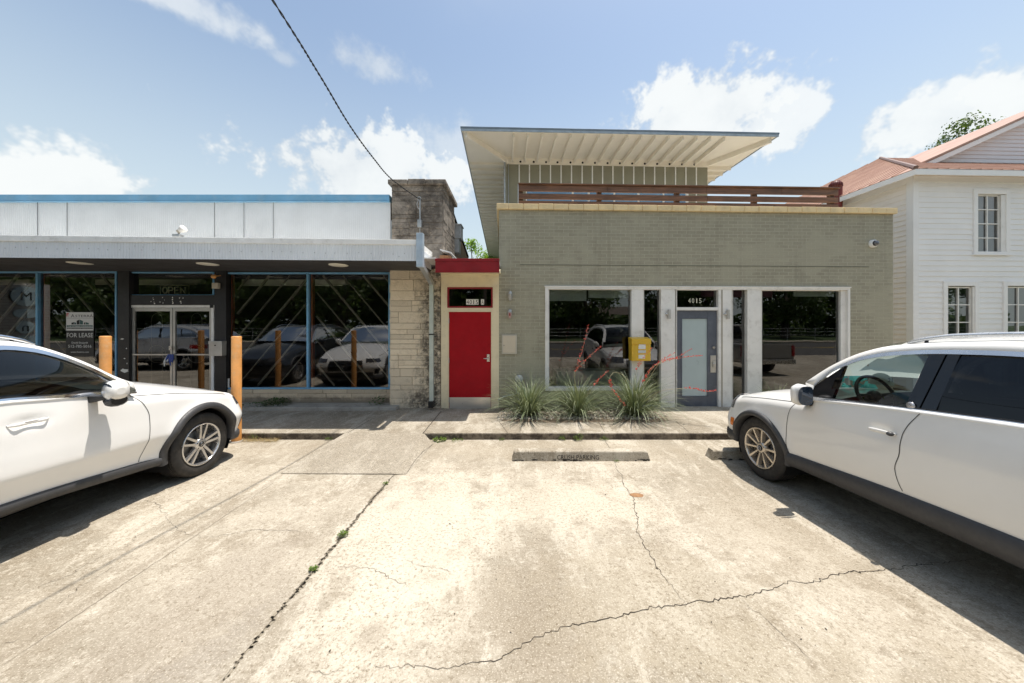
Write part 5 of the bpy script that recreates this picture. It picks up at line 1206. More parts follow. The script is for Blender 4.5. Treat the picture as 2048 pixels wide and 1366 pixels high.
yucca(c2, .5, .88, 430, 22, 'middle red yucca clump with upright coral flower spikes under the left office window', stalks=[
    [bz(c2), yp(1149,764,6.35), yp(1156,730,6.33), yp(1168,688,6.3), yp(1176,651,6.28)],
    [bz(c2), yp(1150,762,6.32), yp(1150,744,6.3), yp(1174,718,6.2), yp(1202,693,6.1)],
    [bz(c2), yp(1178,785,6.3), yp(1195,762,6.25), yp(1216,742,6.22)]])
yucca(c3, .55, 1.0, 560, 23, 'rightmost red yucca clump with coral flower stalks leaning over the grey door', stalks=[
    [bz(c3), yp(1268,790,6.3), yp(1262,768,6.25), yp(1245,750,6.15), yp(1228,745,6.08), yp(1219,760,6.0), yp(1229,785,5.95), yp(1250,811,5.92)],
    [bz(c3), yp(1292,748,6.2), yp(1323,724,6.1), yp(1352,716,6.0), yp(1383,698,5.92)],
    [bz(c3), yp(1310,738,6.25), yp(1335,722,6.2), yp(1376,714,6.12), yp(1404,712,6.05)],
    [bz(c3), yp(1268,765,6.35), yp(1281,724,6.33), yp(1305,695,6.28)],
    [bz(c3), yp(1282,775,6.2), yp(1290,757,6.15), yp(1306,732,6.1)],
    [bz(c3), yp(1296,750,6.2), yp(1323,722,6.15), yp(1350,706,6.1)],
    [bz(c3), yp(1315,785,6.15), yp(1350,778,6.05), yp(1384,777,5.95), yp(1413,783,5.88), yp(1433,781,5.82)]])
yucca((4.98, 6.55, .1), .5, .62, 240, 24, 'yucca clump between the grey door and the white car on the right', name='red_yucca', grp='yuccas behind the white car on the right')
yucca((5.75, 6.55, .1), .5, .60, 200, 25, 'rightmost yucca clump, its tips just showing above the bonnet of the right car', grp='yuccas behind the white car on the right')
def leafplant(c, hgt, spread, n, seed, label, cat='weed', name='weed', mat='weed', ls=.02, grp='weeds growing along the kerb'):
    r = random.Random(seed); mb = MB(); tv = []
    for k in range(n):
        az = r.uniform(0, 6.28); rad = spread*math.sqrt(r.random()); z = hgt*r.random()*(1.1-rad/spread*.6)
        p = Vector(c)+Vector((rad*math.cos(az), rad*math.sin(az)*.8, z+.004)); d = Vector((math.cos(az), math.sin(az), r.uniform(-.1,.9))).normalized(); s = d.cross(Vector((0,0,1))).normalized()
        L = ls*r.uniform(.6,1.4); w = L*.38
        mb.add([p, p+d*L*.45+s*w, p+d*L, p+d*L*.45-s*w], [(0,1,2,3)], False); tv.append(r.random())
    for k in range(max(3, n//25)):
        az = r.uniform(0, 6.28); q = Vector(c)+Vector((spread*.6*math.cos(az), spread*.5*math.sin(az), hgt*.7)); n0 = len(mb.f); mb.tube([c, q], .0018, 4); tv += [.3]*(len(mb.f)-n0)
    o = mb.build(name, M[mat], None, origin=c); set_tint(o, tv); tag(o, label, cat, grp); return o
def gpt(x, y, z=0.0):
    d = F*(H-z)/(y-CY); p = W(x, y, d); return (p.x, d, z)
leafplant((gpt(1157,880)[0], 5.43, 0), .11, .07, 130, 1, 'tallest bright green weed growing against the kerb right of centre')
leafplant((gpt(1124,880)[0], 5.43, 0), .06, .035, 50, 2, 'small green weed left of the tallest weed against the kerb')
leafplant((gpt(1208,880)[0], 5.43, 0), .05, .06, 50, 3, 'small greyish weed right of the tallest weed against the kerb')
leafplant((gpt(877,884)[0], 5.4, 0), .05, .09, 110, 4, 'green weed at the foot of the curb ramp', ls=.03)
leafplant((gpt(912,884)[0], 5.41, 0), .025, .09, 60, 5, 'low weed just right of the weed at the foot of the ramp')
leafplant((gpt(664,876)[0], 5.43, 0), .05, .045, 40, 6, 'small green weed at the kerb left of the ramp')
leafplant((gpt(1003,882)[0], 5.43, 0), .03, .03, 22, 16, 'tiny weed below the pavement joint right of the red door')
leafplant(gpt(1234,923), .02, .035, 22, 7, 'tiny weed at the foot of the middle wheel stop', grp='weeds in the parking lot')
leafplant(gpt(686,1072), .04, .038, 120, 8, 'green weed tuft in the long joint, the middle one of three', ls=.014, grp='weeds in the long joint')
leafplant(gpt(627,1142), .035, .026, 80, 9, 'green weed tuft in the long joint, nearest the camera', ls=.014, grp='weeds in the long joint')
leafplant(gpt(771,969), .03, .025, 50, 10, 'smallest green weed tuft in the long joint just below the ramp', ls=.012, grp='weeds in the long joint')
p = W(550,806,7.0); leafplant((p.x,7.05,.16), .16, .26, 420, 11, 'dark leafy creeper growing over the stone ledge under the blue window', 'creeper', 'creeper', 'ivy', .035, 'creepers on the stone ledge')
p = W(510,812,7.0); leafplant((p.x,6.98,.16), .05, .3, 160, 12, 'low trailing creeper on the stone ledge beside the bollard', 'creeper', 'creeper', 'ivy', .03, 'creepers on the stone ledge')
p = W(752,806,7.0); leafplant((p.x,7.05,.16), .2, .13, 60, 13, 'sparse upright seedling on the stone ledge near the stone pier', 'creeper', 'creeper', 'ivy', .05, 'creepers on the stone ledge')
# dry grass tuft by the bollard
r = random.Random(31); mb = MB(); tv = []
for k in range(420):
    x = gpt(r.uniform(483,560), 880)[0]; q = r.random(); y = 5.43-.1*q; blade(mb, tv, (x, y, .002), r.uniform(0,6.28), r.uniform(.03,.12), r.uniform(.5,1.4), .0012, .8, r, 4)
o = mb.build('dry_grass', leafmat('dry_grass_blade', (.36,.22,.10), (.42,.36,.16), .2, 20), None, origin=(gpt(520,880)[0],5.4,0)); set_tint(o, tv); tag(o, 'dry brown grass tuft at the kerb beside the orange bollard', 'grass', kind='stuff')
mb = MB(); tv = []
for k in range(14):
    x = gpt(r.uniform(495,530), 880)[0]; blade(mb, tv, (x, 5.44, .01), r.uniform(0,6.28), r.uniform(.12,.3), r.uniform(.1,.5), .0015, .9, r, 6)
o = mb.build('tall_grass_stem', M['weed'], None, origin=(gpt(512,880)[0],5.44,0)); set_tint(o, tv); tag(o, 'few tall green grass stems rising from the dry tuft beside the bollard', 'grass')

r = random.Random(55); mb = MB()
for k in range(150):     # grit, bits of bark and dry leaves lying on the lot
    y = r.uniform(1.75, 5.4); x = r.uniform(-2.6, 2.6)*y/2.6; q = r.uniform(.0015, .005) if k > 6 else r.uniform(.006, .01); a = r.uniform(0, 6.28); c = Vector((x, y, .004)); e1 = Vector((math.cos(a), math.sin(a), .15))*q*1.6; e2 = Vector((-math.sin(a), math.cos(a), .1))*q*.7
    mb.add([c-e1, c+e2, c+e1, c-e2, c+Vector((0,0,q*.5))], [(0,1,4),(1,2,4),(2,3,4),(3,0,4)], False)
o = mb.build('grit', simple('dark_grit', (.06,.045,.03), .9)); tag(o, 'scattered grit and dry leaf bits on the concrete lot', 'grit', kind='stuff')
# ================================================================== TREES
def tree(c, h, cr, seed, label, nleaf=9000, ls=.16, mat='oakleaf', trunk_h=.35, nclump=46, grp=None, squash=.75, name='oak_tree', limbs=14):
    r = random.Random(seed); T = thing(name, c, label, 'tree', grp)
    C = Vector(c); cz = h*(trunk_h+(1-trunk_h)*.5); hz = h*(1-trunk_h)*.5
    clumps = []
    for k in range(nclump):
        while True:
            v = Vector((r.uniform(-1,1), r.uniform(-1,1), r.uniform(-1,1)))
            if v.length <= 1 and v.length > .3: break
        v = v*(v.length**-.35) if v.length > 0 else v
        clumps.append((C+Vector((v.x*cr*.85, v.y*cr*.85, cz+v.z*hz*.85)), cr*r.uniform(.16,.36)))
    mb = MB(); top = C+Vector((0,0,h*trunk_h)); tr = .035*h
    mb.tube([C, C+Vector((.05,0,h*.15)), top, C+Vector((.1,.1,cz))], [tr*1.25, tr, tr*.8, tr*.35], 9)
    for k in range(limbs):
        q = clumps[k % nclump][0]; s = C+Vector((0,0,h*(trunk_h*.8+r.random()*.25))); m = s.lerp(q, .5)+Vector((0,0,-.03*h))
        mb.tube([s, m, q], [tr*.42, tr*.26, tr*.06], 5)
    mb.build('trunk', M['bark'], T)
    mb = MB(); tv = []
    vs = []; fs = []
    for k in range(nleaf):
        cc, cr_ = clumps[r.randrange(nclump)]; v = Vector((r.gauss(0,1), r.gauss(0,1), r.gauss(0,1))).normalized()*cr_*(r.random()**.45); v.z *= squash
        p = cc+v; n = (v.normalized()+Vector((r.gauss(0,.7), r.gauss(0,.7), r.gauss(0,.7)+.5))).normalized(); s = n.orthogonal().normalized(); t = n.cross(s); a = r.uniform(0,6.28); s, t = s*math.cos(a)+t*math.sin(a), t*math.cos(a)-s*math.sin(a)
        L = ls*r.uniform(.55,1.2); i = len(vs); vs += [p-s*L*.5, p+t*L*.3, p+s*L*.5, p-t*L*.3]; fs.append((i,i+1,i+2,i+3)); tv.append(r.random())
    mb.add(vs, fs, False); o = mb.build('crown', M[mat], T); set_tint(o, tv); return T
# trees seen over the roofs
q = W(955, 500, 26); tree((q.x-.2, 27, 0), 8.6, 2.6, 41, 'bright green tree seen in the gap above the red canopy', 7000, .20, 'brightleaf', .3, 40)
q = W(1945, 262, 26); tree((q.x+.1, 26.5, 0), 18.0, 3.9, 42, 'oak tree rising behind the red roof of the white house', 17000, .24, 'oakleaf', .3, 50)
q = W(1705, 352, 32); tree((q.x+1.5, 33, 0), 16.1, 3.0, 43, 'small treetop just showing beside the red roof vent', 6000, .26, 'oakleaf', .3, 40)
q = W(1640, 398, 30); tree((q.x-2.2, 31, 0), 12.6, 3.2, 44, 'low treetop seen through the roof deck railing', 5000, .28, 'oakleaf', .3, 40)
# ================================================================== CARS
def pchip(pts):
    xs = [p[0] for p in pts]; ys = [p[1] for p in pts]; n = len(xs)
    h = [xs[i+1]-xs[i] for i in range(n-1)]; dl = [(ys[i+1]-ys[i])/h[i] for i in range(n-1)]
    m = [dl[0]]+[0 if dl[i-1]*dl[i] <= 0 else (2*dl[i-1]*dl[i]/(dl[i-1]+dl[i])) for i in range(1, n-1)]+[dl[-1]]
    def f(x):
        if x <= xs[0]: return ys[0]
        if x >= xs[-1]: return ys[-1]
        i = max(k for k in range(n-1) if xs[k] <= x); t = (x-xs[i])/h[i]; t2 = t*t; t3 = t2*t
        return ys[i]*(2*t3-3*t2+1)+h[i]*m[i]*(t3-2*t2+t)+ys[i+1]*(-2*t3+3*t2)+h[i]*m[i+1]*(t3-t2)
    return f
class CarFrame:
    def __init__(s, P0, r, n): s.P0 = Vector((P0[0], P0[1], 0)); s.r = Vector(r); s.n = Vector(n)
    def p(s, u, v, w): return s.P0+s.r*u+s.n*v+Vector((0,0,w))
    def un(s, px_, py_, v):          # pixel -> (u, w) on the plane v
        t = (px_-CX)/F; X0 = s.P0.x+s.n.x*v; Y0 = s.P0.y+s.n.y*v
        u = (t*Y0-X0)/(s.r.x-t*s.r.y); Y = Y0+s.r.y*u; return u, H+(CY-py_)/F*Y
    def uns(s, px_, py_, TH, wb):    # on the tumblehome surface
        v = .05
        for _ in range(12):
            u, w = s.un(px_, py_, v); v = max(0, (w-wb)*TH+.035)
        return u, w
def build_car(fr, T, name, label, cat, paintm, glasses, group=None, rim='five', detail=True, cap=None):
    """fr frame (u rearward from the front axle, v inward from the near side, w up); T tables"""
    HWd = T['half']; top = pchip(T['top']); prof = pchip(T['prof']); Nn = pchip(T['nose']); Tn = pchip(T['tail']); cltop = pchip(T['cltop']); clbot = pchip(T['clbot'])
    WBs = (0.0, T['wb']); RA = T['arch']; RW = T['rw']; AW = T['aw']; UC = T['uc']; UR = T['ur']; belt = T['beltw']; TH = T['th']; crs = T.get('crs', .05)
    root = thing(name, fr.p(T['wb']/2, HWd, 0), label, cat, group)
    def side(u, w):                   # inward offset of the side at (u, w)
        v = prof(w-crs*(u-.6)*.6)
        for wu in WBs:
            rr = math.hypot(u-wu, w-AW); v -= .022*math.exp(-((rr-RA-.02)/.07)**2)
        tu = top(u)
        if u < T['cowl']: v += .07*max(0, (w-(tu-.11))/.11)**2.2
        v += .012*((u-1.3)/2)**2
        for h_ in T['handles']: v += .022*math.exp(-((u-h_[0])/.10)**2-((w-h_[1])/.038)**2)
        v += .11*max(0, (-.02-u)/.45)**2*max(0, min(1.3, (w-.55)/.4))
        return v
    def sideb(u, w): return side(u, w)
    # ---- lower body wrap
    cols = []
    nC = 16
    for k in range(nC, 0, -1): cols.append(('F', k/nC))
    us = [UC+(UR-UC)*i/150 for i in range(151)]
    for u in us: cols.append(('S', u))
    for k in range(1, nC+1): cols.append(('R', k/nC))
    def P(col, w, inset=0.0):
        kind, q = col; n = 2.35
        if kind == 'S': return (q, side(q, w)+inset, w)
        th = q*math.pi/2; s_ = math.sin(th)**(2/n) if q > 0 else 0; c_ = max(0, math.cos(th))**(2/n)
        if kind == 'F':
            v0 = side(UC, w); return (UC-(Nn(w)+UC-inset)*s_, HWd-(HWd-v0)*c_ + (inset*c_), w)
        v0 = side(UR, w); return (UR+(Tn(w)-UR-inset)*s_, HWd-(HWd-v0)*c_+(inset*c_), w)
    def unom(col):
        kind, q = col
        if kind == 'S': return q
        if kind == 'F': return P(col, .75)[0]
        return P(col, .9)[0]
    NR = 30
    def mirror(p): return (p[0], 2*HWd-p[1], p[2])
    def emit(rows, mat, nm, par=root, cut=True, mir=True, smooth=True, solid=0):
        mb = MB()
        for mi in ((False, True) if mir else (False,)):
            V = [[(mirror(p) if mi else p) for p in r] for r in rows]
            inside = [[False]*len(r) for r in V]
            if cut:
                for i, r in enumerate(V):
                    for j, p in enumerate(r):
                        vv = p[1] if not mi else 2*HWd-p[1]
                        if vv < .38:
                            for wu in WBs:
                                d = math.hypot(p[0]-wu, p[2]-AW)
                                if d < RA: inside[i][j] = True
            keep = []
            for i in range(len(V)-1):
                for j in range(len(V[0])-1):
                    ids = [(i,j),(i,j+1),(i+1,j+1),(i+1,j)]
                    if all(inside[a][b] for a, b in ids): continue
                    keep.append(ids)
            VV = [list(r) for r in V]
            for ids in keep:
                for a, b in ids:
                    if inside[a][b]:
                        p = V[a][b]
                        for wu in WBs:
                            d = math.hypot(p[0]-wu, p[2]-AW)
                            if d < RA:
                                k = RA/max(d, 1e-6); VV[a][b] = (wu+(p[0]-wu)*k, p[1], AW+(p[2]-AW)*k)
            n = len(V[0]); vs = [fr.p(*p) for r in VV for p in r]
            fs = [tuple(a*n+b for a, b in (ids if not mi else ids[::-1])) for ids in keep]
            mb.add(vs, fs, smooth)
        return mb.build(nm, mat, par, solid=solid)
    rows = []
    for i in range(NR+1):
        f = i/NR; r = []
        for c in cols:
            u = unom(c); w0 = cltop(u); w1 = top(u); r.append(P(c, w0+(w1-w0)*f))
        rows.append(r)
    body = emit(rows, paintm, 'body')
    # hood cap and tail deck
    crown = pchip(T['crown']); cw = T['cowl']+.16
    hc = [j for j, c in enumerate(cols) if rows[-1][j][0] <= cw]
    K = 10
    hr = []
    for k in range(K+1):
        t = k/K; r = []
        for j in hc:
            u, v, w = rows[-1][j]; g_ = 1-(1-t)**2.4; r.append((u, v+(HWd-v)*t, w+crown(u)*g_*max(0, min(1, (HWd-v)/.35))))
        hr.append(r)
    hood = emit(hr, paintm, 'hood', cut=False)
    tc = [j for j, c in enumerate(cols) if rows[-1][j][0] >= T['taildeck']]
    hr = []
    for k in range(5):
        t = k/4; hr.append([(rows[-1][j][0], rows[-1][j][1]+(HWd-rows[-1][j][1])*t, rows[-1][j][2]+.02*t) for j in tc])
    emit(hr, paintm, 'tail_deck', cut=False)
    # cladding
    rows2 = []
    for (f, ins) in ((1.0, .012), (1.0, -.014), (.93, -.03), (.5, -.034), (.1, -.02), (0, .0), (0, .12)):
        r = []
        for c in cols:
            u = unom(c); w0, w1 = clbot(u), cltop(u); w = w0+(w1-w0)*f
            b = P(c, w1, ins+.01); r.append((b[0], b[1], w))
        rows2.append(r)
    emit(rows2, M['plastic_grey'], 'sill_cladding')
    for wu, nm in zip(WBs, ('front', 'rear')):
        for sd in (0, 1):
            mb = MB(); ra = []; 
            a0 = -math.asin(min(.95, (AW-clbot(wu+RA))/RA*.98)); a1 = math.pi-a0
            sgn = -1
            for (rr, dv) in ((RA-.012, .06), (RA-.010, -.022), (RA+.004, -.03), (RA+T['trimw']*.7, -.026), (RA+T['trimw'], -.012), (RA+T['trimw'], .02)):
                row = []
                for k in range(41):
                    a = a0+(a1-a0)*k/40; u = wu+rr*math.cos(a); w = AW+rr*math.sin(a)
                    ub = min(max(u, UC-.3), UR+.3); 
                    v = side(ub, max(w, cltop(u)-.05))
                    if u < UC:
                        q = min(1, (UC-u)/(Nn(w)+UC)); v += (HWd-v)*(1-(1-q**2.35)**(1/2.35))
                    if u > UR:
                        q = min(1, (u-UR)/(Tn(w)-UR)); v += (HWd-v)*(1-(1-q**2.35)**(1/2.35))
                    p = (u, v+dv, w); row.append(fr.p(*(mirror(p) if sd else p)))
                ra.append(row)
            mb.grid(ra); mb.build('wheel_arch_trim', M['plastic_grey'], root)
            mb = MB(); ra = []
            for v in (.03, .40):
                ra.append([fr.p(wu+(RA-.005)*math.cos(a), (2*HWd-v if sd else v), AW+(RA-.005)*math.sin(a)) for a in [-.5+(math.pi+1.0)*k/24 for k in range(25)]])
            mb.grid(ra); mb.build('arch_liner', M['dark'], root)
    # underside
    mb = MB(); mb.add([fr.p(u, v, .27) for u, v in ((UC-.2,.3),(T['wb']+.5,.3),(T['wb']+.5,2*HWd-.3),(UC-.2,2*HWd-.3))], [(0,1,2,3)]); mb.build('underbody', M['dark'], root)
    # ---- greenhouse
    vb = T['vb']
    def vs_(w): return vb+(w-belt(0.0) if False else w-T['wb0'])*TH
    roof = T['roof']            # [(u, w)] along the side edge, cowl -> tail
    rf = pchip(roof); nS = 64; U0, U1 = roof[0][0], roof[-1][0]
    edge = [(U0+(U1-U0)*i/nS, rf(U0+(U1-U0)*i/nS)) for i in range(nS+1)]
    dlo_top = pchip(T['dlot']); dlo_bot = pchip(T['dlob']); D0, D1 = T['dlot'][0][0], T['dlot'][-1][0]
    nD = 48; dt = [(D0+(D1-D0)*i/nD) for i in range(nD+1)]
    for sd in (0, 1):
        mb = MB(); mk = (lambda u, w, o=0.0: fr.p(u, (2*HWd-(vs_(w)+o) if sd else vs_(w)+o), w))
        # strip between roof edge and DLO top (A pillar, roof side, C/D pillar), strip below DLO down to the belt
        ra = [[], [], []]; 
        for i in range(nS+1):
            u, w = edge[i]; ui = D0+(D1-D0)*i/nS; wi = dlo_top(ui)
            ra[0].append(mk(u, w)); ra[1].append(mk((u+ui)/2, (w+wi)/2, -.004)); ra[2].append(mk(ui, wi, 0))
        mb.grid(ra)
        # front and rear closing pieces + lower strip
        lo = []; hi = []
        for i in range(nS+1):
            ui = D0+(D1-D0)*i/nS; hi.append(mk(ui, dlo_bot(ui))); 
            v = side(ui, top(ui)); p = (ui, v, top(ui)); lo.append(fr.p(*(mirror(p) if sd else p)))
        mb.grid([hi, lo])
        def bel(u): p = (u, side(u, top(u)), top(u)); return fr.p(*(mirror(p) if sd else p))
        mb.add([mk(*edge[0]), mk(D0, dlo_top(D0)), bel(D0), bel(U0)], [(0,1,2,3)], True)
        mb.add([mk(*edge[-1]), mk(D1, dlo_top(D1)), mk(D1, dlo_bot(D1)), bel(D1), bel(U1)], [(0,1,2,3,4)], True)
        mb.build('roof_side', paintm, root, solid=.02)
        # glass
        cuts = [D0]+T['cuts']+[D1]; gi = 0
        for a, b, gk in T['panes']:
            mb = MB(); rT = []; rB = []
            for i in range(25):
                t = i/24
                # slanted pane edges: (ubottom, utop)
                ut = a[1]+(b[1]-a[1])*t; ub = a[0]+(b[0]-a[0])*t
                rT.append(mk(ut, dlo_top(ut)-.004, .006)); rB.append(mk(ub, dlo_bot(ub)+.004, .006))
            md = [[(rT[i]*f+rB[i]*(1-f)) - fr.n*((1 if not sd else -1)*.012*math.sin(math.pi*f)) for i in range(25)] for f in (0,.2,.4,.6,.8,1)]
            mb.grid(md); mb.build('side_window', glasses[gk] if (gk != 'front' or sd == 0 or True) else glasses['rear'], root)
        for a, b in T['pillars']:   # black gloss pillars ((ub,ut),(ub,ut))
            mb = MB(); q = [mk(a[0], dlo_bot(a[0])+.003, -.004), mk(b[0], dlo_bot(b[0])+.003, -.004), mk(b[1], dlo_top(b[1])-.003, -.004), mk(a[1], dlo_top(a[1])-.003, -.004)]
            qi = [mk(a[0], dlo_bot(a[0])+.003, .03), mk(b[0], dlo_bot(b[0])+.003, .03), mk(b[1], dlo_top(b[1])-.003, .03), mk(a[1], dlo_top(a[1])-.003, .03)]
            mb.hexa(q, qi); mb.build('window_pillar', T['pillar_mat'], root)
        # chrome strips
        for nm, fn, off, wd in (('upper', dlo_top, T['chr_t'], T['chw_t']), ('lower', dlo_bot, T['chr_b'], T['chw_b'])):
            mb = MB(); rws = []
            for dw, o in ((-wd/2, .0), (-wd/2, -.010), (wd/2, -.010), (wd/2, .0)):
                rws.append([mk(u, fn(u)+off+dw, o-.004) for u in dt])
            mb.grid(rws, smooth=False); mb.build('window_chrome', T['chrome_mat'], root)
            mb = MB(); rws = []
            for dw, o in ((-.006, -.003), (-.006, -.006), (.006, -.006), (.006, -.003)):
                rws.append([mk(u, fn(u)+off+(wd/2+.006 if nm == 'upper' else wd/2+.004)+dw, o-.002) for u in dt])
            mb.grid(rws, smooth=False); mb.build('window_seal', M['dark'], root)
        # roof rail
        if T.get('rail'):
            u0, u1, hh = T['rail']; mb = MB(); pts = []
            for i in range(33):
                t = i/32; u = u0+(u1-u0)*t; lift = hh*min(1, min(t, 1-t)*7)**.6; w = rf(u)+T['railbase']; p = (u, vs_(rf(u))+.06, w+lift)
                pts.append(fr.p(*(mirror(p) if sd else p)))
            mb.tube(pts, [.008]+[.016]*31+[.008], 8); mb.build('roof_rail', T['rail_mat'], root)
            mb = MB()
            for uu in (u0+.12, (u0+u1)/2, u1-.12):
                w = rf(uu)+T['railbase']; p0 = (uu, vs_(rf(uu))+.06, w+hh); p1 = (uu, vs_(rf(uu))+.06, w-.02); mb.tube([fr.p(*(mirror(p0) if sd else p0)), fr.p(*(mirror(p1) if sd else p1))], .012, 6)
            mb.build('rail_foot', M['dark'], root)
    # roof / windscreen / rear window
    ia = T['i_roof']; ir = T['i_rear']; bow = pchip(T['bow']); cr_ = pchip(T['roofcrown'])
    def toprow(i, tt):
        u, w = edge[i]; v0 = vs_(w); g_ = 1-(1-tt)**2.6; gg = 1-(1-tt)**2
        return (u+bow(u)*gg, v0+(HWd-v0)*tt, w+cr_(u)*g_)
    iA = min(range(nS+1), key=lambda i: abs(edge[i][0]-ia)); iR = min(range(nS+1), key=lambda i: abs(edge[i][0]-ir))
    ts = [0, .02, .05, .1, .17, .26, .38, .52, .68, .84, 1.0]
    emit([[toprow(i, t) for i in range(iA, iR+1)] for t in ts], paintm, 'roof', cut=False)
    emit([[(lambda p: (p[0], p[1]+.02*(t < .5), p[2]-.035))(toprow(i, t)) for i in range(iA, iR+1)] for t in ts], M['headliner'], 'headliner', cut=False)
    emit([[toprow(i, t) for i in range(0, iA+1)] for t in (0, .02, .045, .07)], paintm, 'windscreen_pillar', cut=False)
    emit([[toprow(i, t) for i in range(0, iA+1)] for t in (.07, .12, .2, .35, .5, .7, .85, 1.0)], glasses['screen'], 'windscreen', cut=False)
    emit([[toprow(i, t) for i in range(iR, nS+1)] for t in (0, .03, .08)], paintm, 'tailgate_pillar', cut=False)
    emit([[toprow(i, t) for i in range(iR, nS+1)] for t in (.08, .12, .2, .35, .5, .7, .85, 1.0)], glasses['rear'], 'rear_window', cut=False)
    # ---- wheels
    def wheel(wu, sd):
        v0 = T['wv']; wd = T['ww']; n = fr.n*(1 if not sd else -1); c = fr.p(wu, (v0 if not sd else 2*HWd-v0), RW)
        # local: x = r, y = up, z = outward
        zx = -n; xx = fr.r; yy = Vector((0,0,1)); Mx = Matrix(((xx.x, yy.x, zx.x, c.x), (xx.y, yy.y, zx.y, c.y), (xx.z, yy.z, zx.z, c.z), (0,0,0,1)))
        rr = T['rimr']; wh = thing('wheel', c, None, None) if False else None
        mb = MB(Mx); tp = [(rr,-wd+.02),(rr+.03,-wd),(RW-.03,-wd),(RW-.006,-wd+.02)]
        z = -wd+.03
        while z < -.035:
            tp += [(RW, z), (RW, z+.022), (RW-.007, z+.0235), (RW-.007, z+.029)]; z += .031
        tp += [(RW-.002,-.032),(RW-.012,-.014),(RW-.03,-.003),(RW-.055,.004),(RW-.08,.004),(rr+.02,-.004),(rr+.006,-.012),(rr,-.02)]
        mb.lathe(tp, None, 64); ty = mb.build('tyre', M['rubber'], root)
        mb = MB(Mx)      # tread blocks on the shoulder
        for k in range(72):
            a = 2*math.pi*k/72; ca, sa = math.cos(a), math.sin(a); ta = (-sa, ca); w_ = .0065
            for (r0, r1, z0, z1) in ((RW-.02, RW+.0025, -.036, -.02),):
                pts = []
                for z_ in (z0, z1):
                    for (r_, s_) in ((r0,-w_),(r0,w_),(r1 if z_ == z0 else r1-.008,w_),(r1 if z_ == z0 else r1-.008,-w_)): pts.append((ca*r_+ta[0]*s_, sa*r_+ta[1]*s_, z_))
                mb.hexa(pts[:4], pts[4:])
        mb.build('tread', M['rubber'], ty)
        mb = MB(Mx); mb.lathe([(rr+.004,-.014),(rr+.003,.0),(rr-.004,.003),(rr-.012,-.001),(rr-.018,-.014),(rr-.022,-.05),(rr-.03,-.14),(rr-.05,-.16)], None, 56)
        if rim == 'five':
            for k in range(5):
                a = 2*math.pi*k/5+R(97)
                for s in (-1, 1):
                    da0, da1 = s*R(12), s*R(10.5)
                    h0, h1 = .050, rr-.012; w0, w1 = .021, .0165
                    p0 = Vector((h0*math.cos(a+da0*1.5), h0*math.sin(a+da0*1.5), 0)); p1 = Vector((h1*math.cos(a+da1), h1*math.sin(a+da1), 0)); d = (p1-p0).normalized(); q = Vector((-d.y, d.x, 0)); pm = p0.lerp(p1, .55)
                    secs = []
                    for p_, w_, zf, zb in ((p0, w0, -.020, -.06), (pm, (w0+w1)/2*.92, -.010, -.055), (p1, w1, -.004, -.045)):
                        secs.append([p_-q*w_+Vector((0,0,zb)), p_-q*w_*.72+Vector((0,0,zf)), p_+q*w_*.72+Vector((0,0,zf)), p_+q*w_+Vector((0,0,zb))])
                    mb.grid(secs, closed=True, smooth=False)
        else:
            for k in range(10):
                a = 2*math.pi*k/10+R(8); h0, h1 = .045, rr-.012; w0, w1 = .015, .021
                d = Vector((math.cos(a), math.sin(a), 0)); q = Vector((-d.y, d.x, 0)); secs = []
                for f, zf, zb in ((0,-.022,-.06),(.5,-.010,-.05),(1,-.004,-.045)):
                    p_ = d*(h0+(h1-h0)*f); w_ = w0+(w1-w0)*f; secs.append([p_-q*w_+Vector((0,0,zb)), p_-q*w_*.55+Vector((0,0,zf)), p_+q*w_*.55+Vector((0,0,zf)), p_+q*w_+Vector((0,0,zb))])
                mb.grid(secs, closed=True, smooth=False)
        mb.lathe([(.075,-.06),(.068,-.02),(.05,-.012),(.034,-.012)], None, 30)
        ri = mb.build('rim', T['rim_mat'], root)
        mb = MB(Mx); mb.lathe([(.034,-.012),(.033,-.004),(.026,-.001),(.0005,.001)], None, 24)
        for k in range(5):
            a = 2*math.pi*k/5+R(97 if rim == 'five' else 26); mb.tube([(.055*math.cos(a),.055*math.sin(a),-.03),(.055*math.cos(a),.055*math.sin(a),-.013)], .008, 8)
        mb.build('hub_cap', M['dark'], ri)
        mb = MB(Mx)
        if rim == 'five':
            for k in range(3):
                a = math.pi/2+2*math.pi*k/3; mb.add([(.022*math.cos(a),.022*math.sin(a),.002),(.005*math.cos(a+1.05),.005*math.sin(a+1.05),.003),(0,0,.004),(.005*math.cos(a-1.05),.005*math.sin(a-1.05),.003)], [(0,1,2,3)], False)
            mb.tube([(.024*math.cos(t),.024*math.sin(t),.0015) for t in [2*math.pi*k/20 for k in range(21)]], .002, 5)
        else:
            for pts in ([(-.012,.018),(-.0,.001),(.012,.018)], [(-.02,.006),(-.009,-.02),(0,-.004),(.009,-.02),(.02,.006)]): mb.tube([(x,y,.002) for x, y in pts], .0022, 5)
            mb.tube([(.025*math.cos(t),.025*math.sin(t),.0015) for t in [2*math.pi*k/20 for k in range(21)]], .002, 5)
        mb.build('hub_emblem', M['chrome'], ri)
        mb = MB(Mx); mb.lathe([(.001,-.085),(.155,-.085),(.16,-.09),(.16,-.1),(.001,-.1)], None, 40)
        mb.build('brake_disc', simple('brake_disc_'+name+str(wu)+str(sd), (.16,.155,.15), .45, metal=.6), ri)
        mb = MB(Mx); mb.lathe([(.001,-.15),(rr-.03,-.15)], None, 30); mb.build('rim_back', M['dark'], ri)
    for wu in WBs:
        for sd in (0, 1): wheel(wu, sd)
